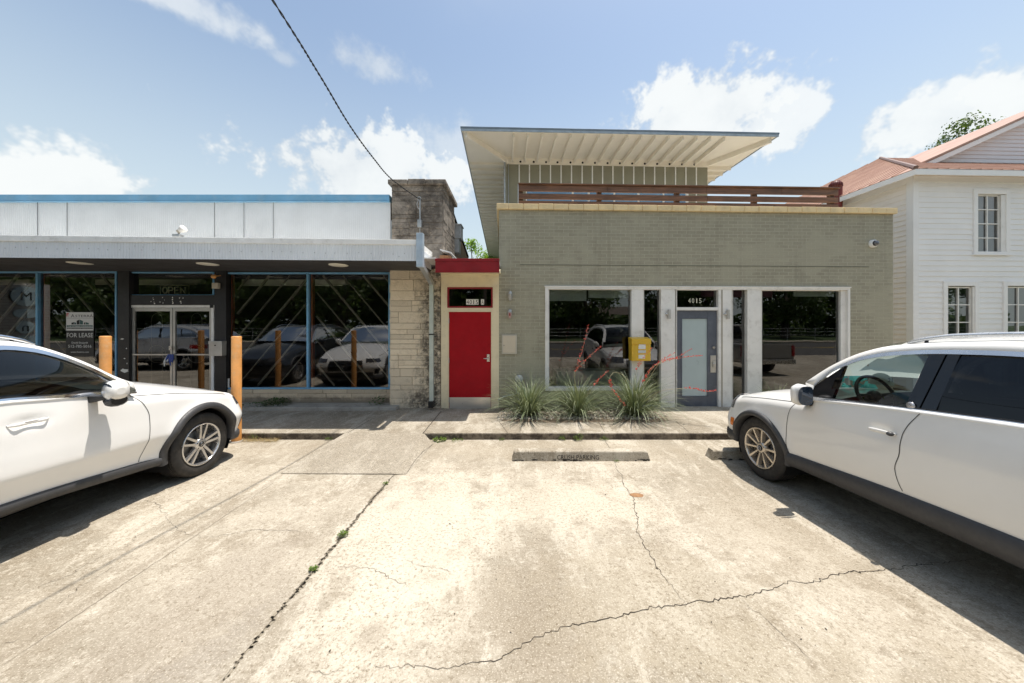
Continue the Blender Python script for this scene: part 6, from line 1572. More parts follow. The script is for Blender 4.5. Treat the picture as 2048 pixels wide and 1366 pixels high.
    # ---- shut lines, handles
    def ribbon(pts, w, nm, mat, off=-.0022, both=True):
        mb = MB()
        for sd in ((0, 1) if both else (0,)):
            P_ = []
            for a, b in zip(pts, pts[1:]):
                for k in range(8): t = k/8; P_.append((a[0]+(b[0]-a[0])*t, a[1]+(b[1]-a[1])*t))
            P_.append(pts[-1]); L = []; Rr = []
            for i, (u, ww) in enumerate(P_):
                a = P_[max(0,i-1)]; b = P_[min(len(P_)-1,i+1)]; dx, dy = b[0]-a[0], b[1]-a[1]; l = math.hypot(dx, dy) or 1; nx, ny = -dy/l*w, dx/l*w
                for lst, s in ((L, 1), (Rr, -1)):
                    uu, w2 = u+nx*s, ww+ny*s; p = (uu, side(uu, w2)+off, w2); lst.append(fr.p(*(mirror(p) if sd else p)))
            mb.grid([L, Rr])
        return mb.build(nm, mat, root)
    def smoothpts(pts, n=5):
        f1 = pchip([(i, p[0]) for i, p in enumerate(pts)]); f2 = pchip([(i, p[1]) for i, p in enumerate(pts)]); m = (len(pts)-1)*n
        return [(f1(i/n), f2(i/n)) for i in range(m+1)]
    for s in T['shuts']+[[(u, top(u)-.03) for u in (T['cowl']-.08, .3, 0, -.3, UC+.02)]]: ribbon(smoothpts(s), .0028, 'door_gap', M['dark'])
    for (hu, hw_, hl, sty) in T['handles']:
        for sd in (0, 1):
            h = MB(); rws = []
            n = 14
            for k in range(n+1):
                t = k/n; u = hu-hl/2+hl*t; w = hw_+(t-.5)*T['hslope']*hl; o = .034*min(1, min(t, 1-t)*6)**.6; hh = .014*(.6+.4*min(1, min(t, 1-t)*5)); v = side(u, w)
                sec = []
                for q in range(8):
                    a = 2*math.pi*q/8; p = (u, v-o-.007*math.cos(a), w+hh*math.sin(a)); sec.append(fr.p(*(mirror(p) if sd else p)))
                rws.append(sec)
            h.grid(rws, closed=True); hd = h.build('door_handle', paintm, root)
            if sty == 'chrome':
                h = MB(); rws = []
                for dw in (.006, .014):
                    rws.append([fr.p(*((lambda p: mirror(p) if sd else p)((hu-hl/2+hl*t, side(hu, hw_)-.034*min(1,min(t,1-t)*6)**.6-.0085, hw_+(t-.5)*T['hslope']*hl+dw*.8)))) for t in [k/14 for k in range(15)]])
                h.grid(rws); h.build('handle_chrome', M['chrome'], hd)
            else:
                h = MB(); u = hu+hl/2-.02; p = (u, side(u, hw_)-.036, hw_+T['hslope']*hl/2); q_ = fr.p(*(mirror(p) if sd else p)); h.ball(q_, .024, .024, .018, 10, 6); h.build('key_lock', M['plastic_grey'], hd)
    # ---- mirrors
    mu, mw, ms = T['mirror']
    for sd in (0, 1):
        mk2 = lambda u, v, w: fr.p(*((lambda p: mirror(p) if sd else p)((u, v, w))))
        h = MB(); rws = []
        sh = T['mirror_shape']          # stations across v: (v, ufront, urear, wlow, whigh)
        for (v, uf, ur, wl, wh) in sh:
            sec = []
            for k in range(16):
                a = 2*math.pi*k/16; ca, sa = math.cos(a), math.sin(a); n = .75
                cx_ = (uf+ur)/2; rx = (ur-uf)/2; x = math.copysign(abs(ca)**n, ca)*rx; z = math.copysign(abs(sa)**n, sa)*(wh-wl)/2
                sec.append(mk2(mu+cx_+x, v, mw+(wl+wh)/2+z))
            rws.append(sec)
        h.grid(rws, closed=True); h.add(rws[0], [tuple(range(16))]); h.add(rws[-1], [tuple(range(16))]); mr = h.build('wing_mirror', paintm, root)
        h = MB(); v0_, v1_ = sh[1][0], sh[-2][0]; ur = max(s[2] for s in sh)+.003
        umr = pchip([(s_i[0], s_i[2]) for s_i in sh]); h.add([mk2(mu+T.get('mgo',.02)+umr(v0_+(v1_-v0_)*(.5+.5*math.copysign(abs(math.cos(t))**.7, math.cos(t)))), v0_+(v1_-v0_)*(.5+.5*math.copysign(abs(math.cos(t))**.7, math.cos(t))), mw+(sh[2][3]+sh[2][4])/2+math.copysign(abs(math.sin(t))**.7, math.sin(t))*(sh[2][4]-sh[2][3])/2*.86) for t in [2*math.pi*k/24 for k in range(24)]], [tuple(range(24))]); h.build('mirror_glass', glasses['mirror'], mr)
        if T.get('mirror_low'):
            h = MB(); rws = []
            for (v, uf, ur, wl, wh) in sh[1:-1]:
                rws.append([mk2(mu+(uf+ur)/2+math.cos(a)*(ur-uf)*.46, v*.9-.01, mw+wl-.012+math.sin(a)*.045) for a in [2*math.pi*k/12 for k in range(12)]])
            h.grid(rws, closed=True); h.add(rws[0], [tuple(range(12))]); h.add(rws[-1], [tuple(range(12))]); h.build('mirror_underside', M['dark'], mr)
        h = MB(); h.hexa([mk2(mu-.02, .06, mw+sh[2][3]-.02), mk2(mu+.05, .06, mw+sh[2][3]-.02), mk2(mu+.05, -.13, mw+sh[2][3]+.02), mk2(mu-.02, -.13, mw+sh[2][3]+.02)], [mk2(mu-.02, .07, mw+sh[2][3]+.05), mk2(mu+.05, .07, mw+sh[2][3]+.05), mk2(mu+.05, -.13, mw+sh[2][3]+.05), mk2(mu-.02, -.13, mw+sh[2][3]+.05)]); h.build('mirror_foot', M['dark'], mr, bevel=.01)
    # ---- lamps and grille on the front wrap
    def fpatch(mb, th0, th1, w0, w1, off, n=10, shape=None, sides=(0, 1)):
        for mi in sides:
            rws = []
            for i in range(n+1):
                w = w0+(w1-w0)*i/n; r = []
                for k in range(n+1):
                    q = th0+(th1-th0)*k/n; ww = w if shape is None else w0+(shape(k/n)-0)*(i/n)*(w1-w0)+(w1-w0)*0
                    p = P(('F', q) if q > 0 else ('S', UC+(-q)*.5), ww, -off)
                    r.append(fr.p(*(mirror(p) if mi else p)))
                rws.append(r)
            mb.grid(rws)
    for spec in T['front']:
        nm, th0, th1, w0, w1, mt, off = spec[:7]
        for sd in ((0,) if th1 >= 1 else (0, 1)):
            mb = MB(); fpatch(mb, th0, th1, w0, w1, off, shape=None, sides=(0, 1) if th1 >= 1 else (sd,)); mb.build(nm, M[mt] if isinstance(mt, str) else mt, root)
    for (q0, q1, w0, w1, mt, mi) in [q_+(m_,) for q_ in T['rearlamps'] for m_ in (0, 1)]:
        mb = MB()
        if 1:
            rws = []
            for i in range(5):
                rws.append([fr.p(*((lambda p: mirror(p) if mi else p)(P(('R', q0+(q1-q0)*k/8), w0+(w1-w0)*i/4, -.006)))) for k in range(9)])
            mb.grid(rws)
        mb.build('tail_lamp', M[mt], root)
    # ---- cabin
    mb = MB(); c0, c1 = T['cabin']
    def B(u0, v0, w0, u1, v1, w1, m=mb):
        lo = [fr.p(u0,v0,w0), fr.p(u1,v0,w0), fr.p(u1,v1,w0), fr.p(u0,v1,w0)]; hi = [fr.p(u0,v0,w1), fr.p(u1,v0,w1), fr.p(u1,v1,w1), fr.p(u0,v1,w1)]; m.hexa(lo, hi)
    B(c0, .12, .35, c1, 2*HWd-.12, .40); B(c0-.02, .12, .35, c0, 2*HWd-.12, 1.0); B(c1, .12, .35, c1+.02, 2*HWd-.12, 1.1)
    B(c0, .085, .40, c1, .11, T['wb0']-.03); B(c0, 2*HWd-.11, .40, c1, 2*HWd-.085, T['wb0']-.03); mb.build('cabin', M['leather'], root)
    mb = MB(); dwn = T['dashw']; rws = []
    for (u, w) in ((T['cowl']+.02, dwn+.01), (T['cowl']+.2, dwn+.035), (T['cowl']+.42, dwn+.02), (T['cowl']+.5, dwn-.05), (T['cowl']+.5, dwn-.35)):
        rws.append([fr.p(u+.04*math.sin(math.pi*k/10), .13+(2*HWd-.26)*k/10, w) for k in range(11)])
    mb.grid(rws); mb.build('dashboard', M['dash'], root)
    for (u, v) in ((1.62, .48), (1.62, 2*HWd-.48), (2.5, .5), (2.5, 2*HWd-.5)):
        mb = MB(); rws = []
        for (du, w, hw_, th) in ((-.2, .55, .25, .07), (.05, .6, .25, .09), (.16, .85, .25, .09), (.24, 1.12, .22, .07), (.28, 1.22, .12, .05)):
            rws.append([fr.p(u+du+th*math.cos(a), v+hw_*math.copysign(abs(math.sin(a))**.5, math.sin(a)), w) for a in [2*math.pi*k/14 for k in range(14)]])
        mb.grid(rws, closed=True)
        mb.tube([fr.p(u+.27, v, 1.18), fr.p(u+.28, v, 1.3)], .012, 6)
        mb.ball(fr.p(u+.28, v, 1.34), .1 if False else .09, .09, .075, 12, 8); mb.build('seat', M['leather'], root)
    # steering wheel
    su, sv, sw = T['steer']; mb = MB(); ax = (fr.r*math.cos(.45)+Vector((0,0,1))*math.sin(.45)).normalized(); e1 = fr.n; e2 = ax.cross(e1).normalized(); c = fr.p(su, sv, sw)
    mb.tube([c+e1*.18*math.cos(t)+e2*.18*math.sin(t) for t in [2*math.pi*k/32 for k in range(33)]], .015, 8, cap=False)
    for t in (0, math.pi, 1.5*math.pi): mb.tube([c+(e1*math.cos(t)+e2*math.sin(t))*.17, c-ax*.02], .016, 6)
    mb.ball(c-ax*.02, .055, .055, .05, 10, 6); mb.build('steering_wheel', M['leather'], root)
    return root, side, P
# -------- left SUV (near side faces +X)
s_, c_ = math.sin(R(1.5)), math.cos(R(1.5))
FL = CarFrame((-3.79, 4.2), (-s_, -c_, 0), (-c_, s_, 0))
SC, OX, OY = 3.252, 0, 640
def LP(pts, TH=.40, wb=1.13, plane=None):
    out = []
    for x, y in pts:
        X, Y = OX+x/SC, OY+y/SC; out.append(FL.un(X, Y, plane) if plane is not None else FL.uns(X, Y, TH, wb))
    return sorted(out)
roofL = LP([(860,410),(790,388),(700,350),(600,300),(400,222),(200,165),(0,140)])
dlotL = LP([(878,463),(750,402),(640,345),(560,310),(400,248),(200,198),(0,183)])
dlobL = LP([(878,466),(640,480),(300,508),(0,530)])
print('roofL', [(round(a,2), round(b,2)) for a, b in roofL]); print('dlotL', [(round(a,2), round(b,2)) for a, b in dlotL]); print('dlobL', [(round(a,2), round(b,2)) for a, b in dlobL])
u_l, w_l = roofL[-1]; wt = w_l
TL = dict(half=.945, wb=2.89, arch=.425, rw=.372, aw=.385, trimw=.06, uc=-.47, ur=3.15, beltw=lambda u: 0, th=.40, vb=.035, wb0=1.13, cowl=.80, taildeck=3.5,
  top=[(-.9,.77),(-.75,.82),(-.55,.885),(-.3,.955),(.0,1.02),(.35,1.085),(.7,1.125),(dlobL[0][0]+.02,dlobL[0][1]-.012),(dlobL[1][0],dlobL[1][1]-.02),(dlobL[2][0],dlobL[2][1]-.022),(dlobL[3][0],dlobL[3][1]-.024),(2.6,dlobL[3][1]+.0),(3.4,dlobL[3][1]-.0),(3.8,1.18)],
  prof=[(.30,.05),(.44,.048),(.52,.024),(.60,-.006),(.625,-.016),(.65,-.018),(.74,-.012),(.85,.002),(1.0,.022),(1.12,.045),(1.3,.08)], crs=.06,
  nose=[(.3,.76),(.45,.83),(.6,.86),(.7,.84),(.8,.78),(.95,.66)], tail=[(.3,3.72),(.5,3.80),(.8,3.82),(1.1,3.74),(1.25,3.66)],
  cltop=[(-.9,.36),(-.4,.37),(.41,.385),(.68,.415),(1.64,.475),(2.5,.46),(3.8,.5)], clbot=[(-.9,.24),(-.4,.27),(.41,.30),(1.64,.385),(2.4,.34),(3.8,.3)],
  crown=[(-.9,.0),(-.6,.03),(-.2,.075),(.3,.115),(.9,.125)],
  roof=roofL+[(2.1,wt+.012),(2.7,wt-.03),(3.2,wt-.14),(3.5,wt-.30),(3.72,1.25)],
  dlot=dlotL+[(2.1,dlotL[-1][1]+.0),(2.7,dlotL[-1][1]-.05),(3.1,dlotL[-1][1]-.16),(3.32,1.36)],
  dlob=dlobL+[(2.4,dlobL[-1][1]+.015),(3.32,dlobL[-1][1]+.03)],
  cuts=[], panes=[((dlotL[0][0]+.02,dlotL[0][0]+.02),(1.88,1.78),'front'),((1.94,1.84),(2.78,2.6),'rear'),((2.82,2.64),(3.30,3.30),'rear')], pillars=[((1.86,1.76),(1.96,1.86)),((2.77,2.59),(2.83,2.65))], pillar_mat=M['dark'],
  chr_t=.004, chw_t=.034, chr_b=.0, chw_b=.036, chrome_mat=M['chrome'], rail=(1.25,3.3,.018), railbase=.03, rail_mat=M['chrome'],
  i_roof=1.28, i_rear=3.1, bow=[(.7,-.26),(1.3,-.16),(1.8,0),(3.0,0),(3.72,.12)], roofcrown=[(.7,.02),(1.3,.05),(2.2,.06),(3.2,.04),(3.72,.0)],
  wv=.012, ww=.245, rimr=.247, rim_mat=simple('silver_alloy', (.62,.61,.60), .22, metal=.85, var=.06),
  shuts=[[FL.un(OX+x/SC, OY+y/SC, .0) for x, y in [(892,482),(950,550),(975,620),(970,700),(950,830),(930,925)]], [(1.86,1.2),(1.87,1.0),(1.84,.7),(1.83,.5)], [(2.77,1.2),(2.72,.9),(2.5,.7),(2.42,.52)]],
  handles=[(FL.un(210/SC, OY+665/SC, 0)[0], FL.un(210/SC, OY+665/SC, 0)[1], .235, 'chrome'), (2.42,1.09,.235,'chrome')], hslope=-.02,
  mirror=(1.03,1.165,1), mirror_shape=[(-.225,-.02,.05,.03,.09),(-.215,-.06,.085,-.01,.12),(-.16,-.11,.085,-.03,.15),(-.09,-.12,.05,-.035,.15),(-.04,-.09,.02,-.02,.12),(-.03,-.05,.0,.01,.08)], mirror_low=1, mgo=-.012,
  front=[('headlight',.10,.62,.73,.835,'lens',.005),('grille',.70,1.0,.50,.78,'dark',.006),('grille_bar',.70,1.0,.63,.66,'chrome',.014),('lower_intake',.45,1.0,.36,.46,'dark',.006),('side_vent',.25,.42,.40,.55,'dark',.006)],
  rearlamps=[(-.0,.5,.85,1.0,'redlens')], cabin=(.75,3.5), dashw=1.10, steer=(1.3,1.89-.47,1.03))
GLS = dict(front=M['glass_car'], rear=M['glass_dark'], screen=M['glass_front'], mirror=simple('mirror_glass', (.06,.08,.11), .03, metal=0, coat=1))
carL, sideL, PL = build_car(FL, TL, 'parked_suv', 'white crossover parked at the left edge with five double spoke wheels and chrome window line', 'car', M['carwhite'], GLS, 'cars parked facing the shops', 'five')
# hood crease lines
# star badge for the grille
mb = MB(); c = FL.p(-.885, .945, .645)
rr = .075; e1 = Vector(FL.n); up = Vector((0,0,1)); out = -Vector(FL.r)
mb.tube([c+e1*rr*math.cos(t)+up*rr*math.sin(t)+out*.0 for t in [2*math.pi*k/28 for k in range(29)]], .006, 6)
for k in range(3):
    a = math.pi/2+2*math.pi*k/3; tip = c+e1*rr*math.cos(a)+up*rr*math.sin(a); l = c+(e1*math.cos(a+1.05)+up*math.sin(a+1.05))*.014; r2 = c+(e1*math.cos(a-1.05)+up*math.sin(a-1.05))*.014
    mb.add([tip, l, c+out*.01, r2], [(0,1,2),(0,2,3)], False)
mb.build('grille_emblem', M['chrome'], carL)

# -------- right SUV (near side faces -X)
s_, c_ = math.sin(R(4)), math.cos(R(4))
FR = CarFrame((2.90, 4.11), (s_, -c_, 0), (c_, s_, 0))
SC, OX, OY = 2.627, 1400, 640
def RP(pts, TH=.42, wb=1.08, plane=None):
    out = []
    for x, y in pts:
        X, Y = OX+x/SC, OY+y/SC; out.append(FR.un(X, Y, plane) if plane is not None else FR.uns(X, Y, TH, wb))
    return sorted(out)
roofR = RP([(560,328),(630,282),(700,240),(850,175),(1000,140),(1200,125),(1400,119),(1702,119)])
dlotR = RP([(604,345),(650,305),(700,268),(780,233),(850,208),(1000,183),(1300,173),(1702,187)])
dlobR = RP([(600,410),(850,440),(1100,470),(1400,510),(1702,552)])
print('roofR', [(round(a,2), round(b,2)) for a, b in roofR]); print('dlotR', [(round(a,2), round(b,2)) for a, b in dlotR]); print('dlobR', [(round(a,2), round(b,2)) for a, b in dlobR])
wt = roofR[-1][1]
def upt(x, y): return FR.uns(OX+x/SC, OY+y/SC, .42, 1.08)
shR = lambda pts: [FR.un(OX+x/SC, OY+y/SC, .0) for x, y in pts]
bp = [upt(1075,468), upt(1205,185), upt(1150,482), upt(1300,180), upt(1235,490), upt(1368,188)]
lb = dlobR[-1]
TR = dict(half=.905, wb=2.604, arch=.385, rw=.357, aw=.36, trimw=.048, uc=-.42, ur=2.95, beltw=lambda u: 0, th=.42, vb=.035, wb0=1.08, cowl=.66, taildeck=3.25,
  top=[(-.85,.74),(-.7,.80),(-.5,.875),(-.25,.94),(.1,.995),(.4,1.03),(.6,1.055)]+[(a, b-.02) for a, b in dlobR if a > .68]+[(2.8,lb[1]+.02),(3.3,1.2),(3.5,1.15)],
  prof=[(.30,.05),(.42,.03),(.52,.008),(.62,-.006),(.74,-.012),(.84,-.012),(.93,-.004),(1.02,.014),(1.1,.035),(1.25,.07)], crs=.05,
  nose=[(.3,.80),(.45,.85),(.6,.86),(.7,.82),(.8,.74),(.95,.62)], tail=[(.3,3.44),(.5,3.50),(.8,3.50),(1.1,3.44),(1.25,3.38)],
  cltop=[(-.85,.42),(-.4,.43),(.43,.455),(1.45,.525),(2.06,.54),(2.6,.53),(3.5,.52)], clbot=[(-.85,.28),(-.4,.30),(.45,.315),(1.43,.35),(2.05,.36),(2.6,.33),(3.5,.32)],
  crown=[(-.85,.0),(-.6,.03),(-.2,.07),(.2,.09),(.8,.09)],
  roof=roofR+[(2.6,wt-.01),(3.0,wt-.09),(3.25,wt-.25),(3.42,1.25)],
  dlot=dlotR+[(2.5,dlotR[-1][1]-.02),(2.85,dlotR[-1][1]-.10),(3.08,1.40)], dlob=dlobR+[(2.6,lb[1]+.03),(3.08,lb[1]+.06)],
  cuts=[], panes=[((.80,.80),(bp[0][0],bp[1][0]),'front'),((bp[4][0],bp[5][0]),(2.62,2.5),'rear'),((2.68,2.56),(3.05,3.05),'rear')], pillars=[((bp[0][0],bp[1][0]),(bp[2][0]-.006,bp[3][0]-.006)),((bp[2][0]+.006,bp[3][0]+.006),(bp[4][0],bp[5][0])),((2.6,2.48),(2.7,2.58)),((dlotR[0][0]+.0,dlotR[0][0]+.0),(.84,.84))], pillar_mat=simple('gloss_black_pillar', (.006,.007,.009), .08),
  chr_t=.008, chw_t=.032, chr_b=-.004, chw_b=.030, chrome_mat=simple('satin_chrome', (.62,.64,.67), .25, metal=.8), rail=(1.22,3.0,.035), railbase=.02, rail_mat=simple('silver_rail', (.60,.62,.64), .3, metal=.5),
  i_roof=1.22, i_rear=2.95, bow=[(.55,-.26),(1.2,-.15),(1.6,0),(2.8,0),(3.42,.10)], roofcrown=[(.55,.02),(1.2,.045),(2.0,.05),(2.9,.04),(3.42,0)],
  wv=.008, ww=.235, rimr=.233, rim_mat=simple('bronze_silver_alloy', (.60,.54,.46), .28, metal=.75, var=.08),
  shuts=[shR([(500,415),(472,480),(460,560),(458,640),(465,700)]), shR([(1128,492),(1080,560),(1060,620),(1055,700),(1030,780),(1045,860),(1060,900)]), [(2.55,1.2),(2.5,1.0),(2.28,.8),(2.2,.55)]],
  handles=[(FR.un(OX+955/SC, OY+583/SC, 0)[0], FR.un(OX+955/SC, OY+583/SC, 0)[1], .20, 'key'), (2.32,1.0,.20,'key')], hslope=.03,
  mirror=(.60,1.10,1), mirror_shape=[(-.195,.06,.085,.01,.08),(-.185,.04,.11,-.05,.12),(-.12,.01,.115,-.075,.14),(-.06,.0,.115,-.075,.13),(-.02,.02,.10,-.05,.09),(-.015,.04,.08,0,.06)],
  front=[('headlight',.06,.60,.72,.88,'lens',.005),('grille',.66,1.0,.62,.80,'dark',.006),('grille_bar',.66,1.0,.70,.72,'chrome',.012),('lower_intake',.45,1.0,.44,.56,'dark',.006),('side_marker',-.02,.055,.50,.60,'amber',.006)],
  rearlamps=[(-.0,.45,.8,1.0,'redlens')], cabin=(.62,3.2), dashw=1.03, steer=(0,0,0))
su, sw = FR.un(1752, 790, .44); TR['steer'] = (su, .44, sw)
GRS = dict(front=M['glass_front'], rear=M['glass_dark'], screen=M['glass_front'], mirror=simple('blue_mirror_glass', (.02,.035,.06), .03, coat=1))
carR, sideR, PR = build_car(FR, TR, 'parked_suv', 'dusty white crossover parked at the right edge with ten spoke wheels and silver roof rails', 'car', M['carwhite2'], GRS, 'cars parked facing the shops', 'ten')
# badge on the window pillar
bu, bw = upt(1113, 450); c = FR.p(bu, .035+(bw-1.08)*.42-.012, bw)
mb = MB(); Mx = Matrix.Translation(c) @ Matrix(((FR.r.x,0,-FR.n.x,0),(FR.r.y,0,-FR.n.y,0),(0,1,0,0),(0,0,0,1)))
mb = MB(Mx); mb.lathe([(.0005,.006),(.02,.0055),(.027,.002),(.029,-.002)], None, 20)
for k in range(6):
    a = k*math.pi/3; mb.tube([(0,0,.007),(.024*math.cos(a),.024*math.sin(a),.005)], .002, 4)
mb.build('pillar_badge', simple('brushed_badge', (.5,.5,.52), .35, metal=.8), carR)
# things on the right dashboard
def onf(fr, u, v, w): return fr.p(u, v, w)
hu, hw_ = FR.un(1762, 757, 1.0)
cap = thing('baseball_cap', FR.p(hu, 1.0, hw_-.07), 'white and grey baseball cap lying on the dashboard of the right car', 'cap')
mb = MB(); c = FR.p(hu, 1.0, hw_-.06)
rws = []
for i in range(7):
    a = i/6*math.pi/2; rws.append([c+Vector((.10*math.cos(a)*math.cos(t), .10*math.cos(a)*math.sin(t), .12*math.sin(a))) for t in [2*math.pi*k/18 for k in range(18)]])
mb.grid(rws, closed=True); mb.build('crown', M['paper'], cap)
mb = MB(); mb.add([c+Vector((.09*math.cos(t), .09*math.sin(t), .005)) for t in (-.9,-.4,0,.4,.9)]+[c+Vector((.18*math.cos(t*.8), .18*math.sin(t*.8), -.01)) for t in (.9,.4,0,-.4,-.9)], [tuple(range(10))]); mb.build('brim', simple('tan_brim', (.35,.2,.12), .7), cap)
mb = MB(); text(mb, '21', (c.x-.01, c.y-.105, c.z+.04), .06); mb.build('front_logo', M['ink'], cap)
tu, tw = FR.un(1715, 757, 1.25); r = random.Random(77); mb = MB(); c = FR.p(tu, 1.25, 1.06)
for k in range(14):
    p = c+Vector((r.uniform(-.12,.14), r.uniform(-.08,.08), r.uniform(0,.16))); vs = [p+Vector((r.uniform(-.07,.07), r.uniform(-.05,.05), r.uniform(-.06,.06))) for _ in range(4)]; mb.add(vs, [(0,1,2),(0,2,3),(0,3,1),(1,2,3)], False)
o = mb.build('face_mask', M['teal'], None, origin=c); tag(o, 'crumpled teal cloth on the dashboard of the right car', 'cloth')
lu, lw = FR.un(1747, 769, .8); mb = MB(); c = FR.p(lu, .8, 1.05); mb.tube([c+Vector((.11*math.cos(t), 0, .055*math.sin(t))) for t in [math.pi*k/14 for k in range(15)]], .007, 6)
o = mb.build('lime_band', M['lime'], None, origin=c); tag(o, 'lime green band on the dashboard of the right car beside the cap', 'band')

# -------- cars that the shop windows reflect
def frame_at(P0, ang, near=1):       # ang = direction of travel (nose) in the ground plane
    f = Vector((math.cos(ang), math.sin(ang), 0)); r_ = -f; n_ = Vector((-f.y, f.x, 0))*near
    return CarFrame(P0, r_, n_)
T3 = dict(TL); T3['rail'] = (1.3,3.3,.03)
GD_ = dict(front=M['glass_dark'], rear=M['glass_dark'], screen=M['glass_car'], mirror=GLS['mirror'])
build_car(CarFrame((-6.65, 4.0), (0,-1,0), (-1,0,0)), T3, 'parked_suv', 'dark grey crossover reflected in the blue framed window beside the white car', 'car', M['cardark'], GD_, 'cars parked facing the shops', 'ten')
build_car(CarFrame((-15.6, 1.4), (1,0,0), (0,-1,0)), T3, 'passing_suv', 'silver crossover parked sideways, reflected in the glass double door', 'car', M['carsilver'], GD_, 'vehicles on the street', 'five')
# ================================================================== ACROSS THE STREET (seen in the window reflections)
base_specs = [(-46,-25,12,5),(-54,-24,12,5),(-62,-26,12,5),(-50,-33,12,5),(-58,-35,12,5),(-42,-34,12,5),(34,-24,11,4.5),(47,-27,12,5),(60,-28,12,5),(-38,-25,10.5,4.6),(-31,-22.5,11.5,4.8),(-24.5,-24,11.8,4.6),(-18.5,-21.5,11.5,4.8),(-12.5,-23.5,11.6,4.4),(-6.6,-21.5,11.2,4.7),(-.8,-23,11,4.7),(5,-25,10.2,4.2),(11,-27,9.5,4.0),(22.5,-30,11.5,4.5),(-35,-33,11,5),(-28,-32,12,5),(-21,-33,12,5),(-15,-31,12,5),(-9,-32,12,5),(-3,-31,12,5),(3,-33,12,5),(9,-36,10,4),(29,-33,11,4.5),(40,-33,10,4)]
protos = [tree((base_specs[0][0], base_specs[0][1], 0), 10, 4.7, 51, 'live oak across the street, first of the reflected row', 8000, .42, 'oakleaf', .12, 60, 'oaks across the street'),
          tree((base_specs[1][0], base_specs[1][1], 0), 10, 4.7, 52, 'live oak across the street, second of the reflected row', 8000, .42, 'oakleaf', .14, 60, 'oaks across the street')]
words = ['third','fourth','fifth','sixth','seventh','eighth','ninth','tenth','eleventh','twelfth','thirteenth','fourteenth','fifteenth','sixteenth','seventeenth','eighteenth','nineteenth','twentieth']+['%sth' % n for n in range(21, 40)]
for k, (x, y, h, c) in enumerate(base_specs[2:]):
    s = h/10; copy_tree(protos[k % 2], (x, y, 0), 'live oak across the street, %s of the reflected row' % words[k], (s, s, s), k*1.3)
r = random.Random(91); mb = MB(); vs = []; fs = []; tv = []
for k in range(16000):
    p = Vector((r.uniform(-75, 75), -29.5+r.uniform(-1.2, 1.2), 3.6*r.random()**.8)); p.z *= .8+.3*mnoise.noise(Vector((p.x*.4, 0, 0))); n = Vector((r.gauss(0,1), r.gauss(0,1)+1, r.gauss(0,1)+.6)).normalized(); s = n.orthogonal().normalized()*.32; t = n.cross(s); i = len(vs); vs += [p-s, p+t*.6, p+s, p-t*.6]; fs.append((i,i+1,i+2,i+3)); tv.append(r.random())
mb.add(vs, fs, False); o = mb.build('hedge', M['oakleaf']); set_tint(o, tv); tag(o, 'long dense hedge behind the lawn across the street', 'hedge', kind='stuff')
# low bungalow
BH = thing('bungalow', (17, -36, 0), 'low dark bungalow across the street, seen only in the window reflections', 'house')
mb = MB(); mb.box(6, -44, 0, 30, -34, 2.4); mb.build('wall', simple('dark_bungalow_wall', (.10,.085,.075), .9), BH)
mb = MB(); mb.add([(5,-33,2.4),(31,-33,2.4),(31,-45,2.4),(5,-45,2.4),(12,-39,4.4),(24,-39,4.4)], [(0,1,5,4),(1,2,5),(2,3,4,5),(3,0,4),(0,3,2,1)]); mb.build('roof', simple('brown_shingles', (.10,.08,.065), .9), BH)
mb = MB(); mb.box(16.5,-39.6,4.2,18.2,-38.6,5.0); mb.build('chimney', M['concrete_trim'], BH)
mb = MB(); 
for x in range(7, 29, 4): mb.box(x, -34.05, 1.0, x+1.6, -33.98, 2.0)
mb.build('window', M['glass_house'], BH)
FN = thing('wire_fence', (10, -17.5, 0), 'thin wire fence along the lawn across the street', 'fence')
mb = MB()
for z in (.6, .95, 1.25): mb.tube([(-40,-18.2,z),(60,-18.2,z)], .012, 4)
mb.build('wire', M['galv'], FN); mb = MB()
for x in range(-40, 60, 3): mb.tube([(x,-18.2,0),(x,-18.2,1.3)], .025, 5)
mb.build('post', M['galv'], FN)
for k, (x, y, h) in enumerate(((WIRE_END.x, WIRE_END.y, 9.5), (12.5, -15.0, 10.0))):
    P_ = thing('utility_pole', (x, y, 0), ['wooden utility pole across the street that carries the overhead wire', 'tall wooden utility pole across the street to the right'][k], 'utility pole', 'utility poles')
    mb = MB(); mb.tube([(x,y,0),(x,y,h)], [.16,.11], 10); mb.build('pole', M['brown_pole'], P_)
    mb = MB(); mb.box(x-1.1,y-.06,h-.8,x+1.1,y+.06,h-.68); mb.build('crossarm', M['brown_pole'], P_)
mb = MB(); 
for z, dx in ((9.2,1.0),(9.2,-1.0),(8.0,0)):
    pts = []
    for i in range(41): X = -80+160*i/40; s = (((X+80) % 30)/30-.5); pts.append((X, -15.2+dx*.1, z-.5*(1-4*s*s)))
    mb.tube(pts, .018, 4)
o = mb.build('street_wire', M['wire']); tag(o, 'overhead wires strung along the far side of the street', 'wire')
# road sign board on a post (dark, reflected in the right window)
SG = thing('sign_board', (17.5, -10.0, 0), 'dark sign board on a tall post by the street', 'sign')
mb = MB(); mb.tube([(19.4,-10,0),(19.4,-10,4.6)], .16, 10); mb.build('post', M['brown_pole'], SG)
mb = MB(); mb.box(15,-10.2,3.7,20.2,-9.8,6.2); mb.build('panel', simple('dark_red_sign', (.10,.03,.03), .5), SG)
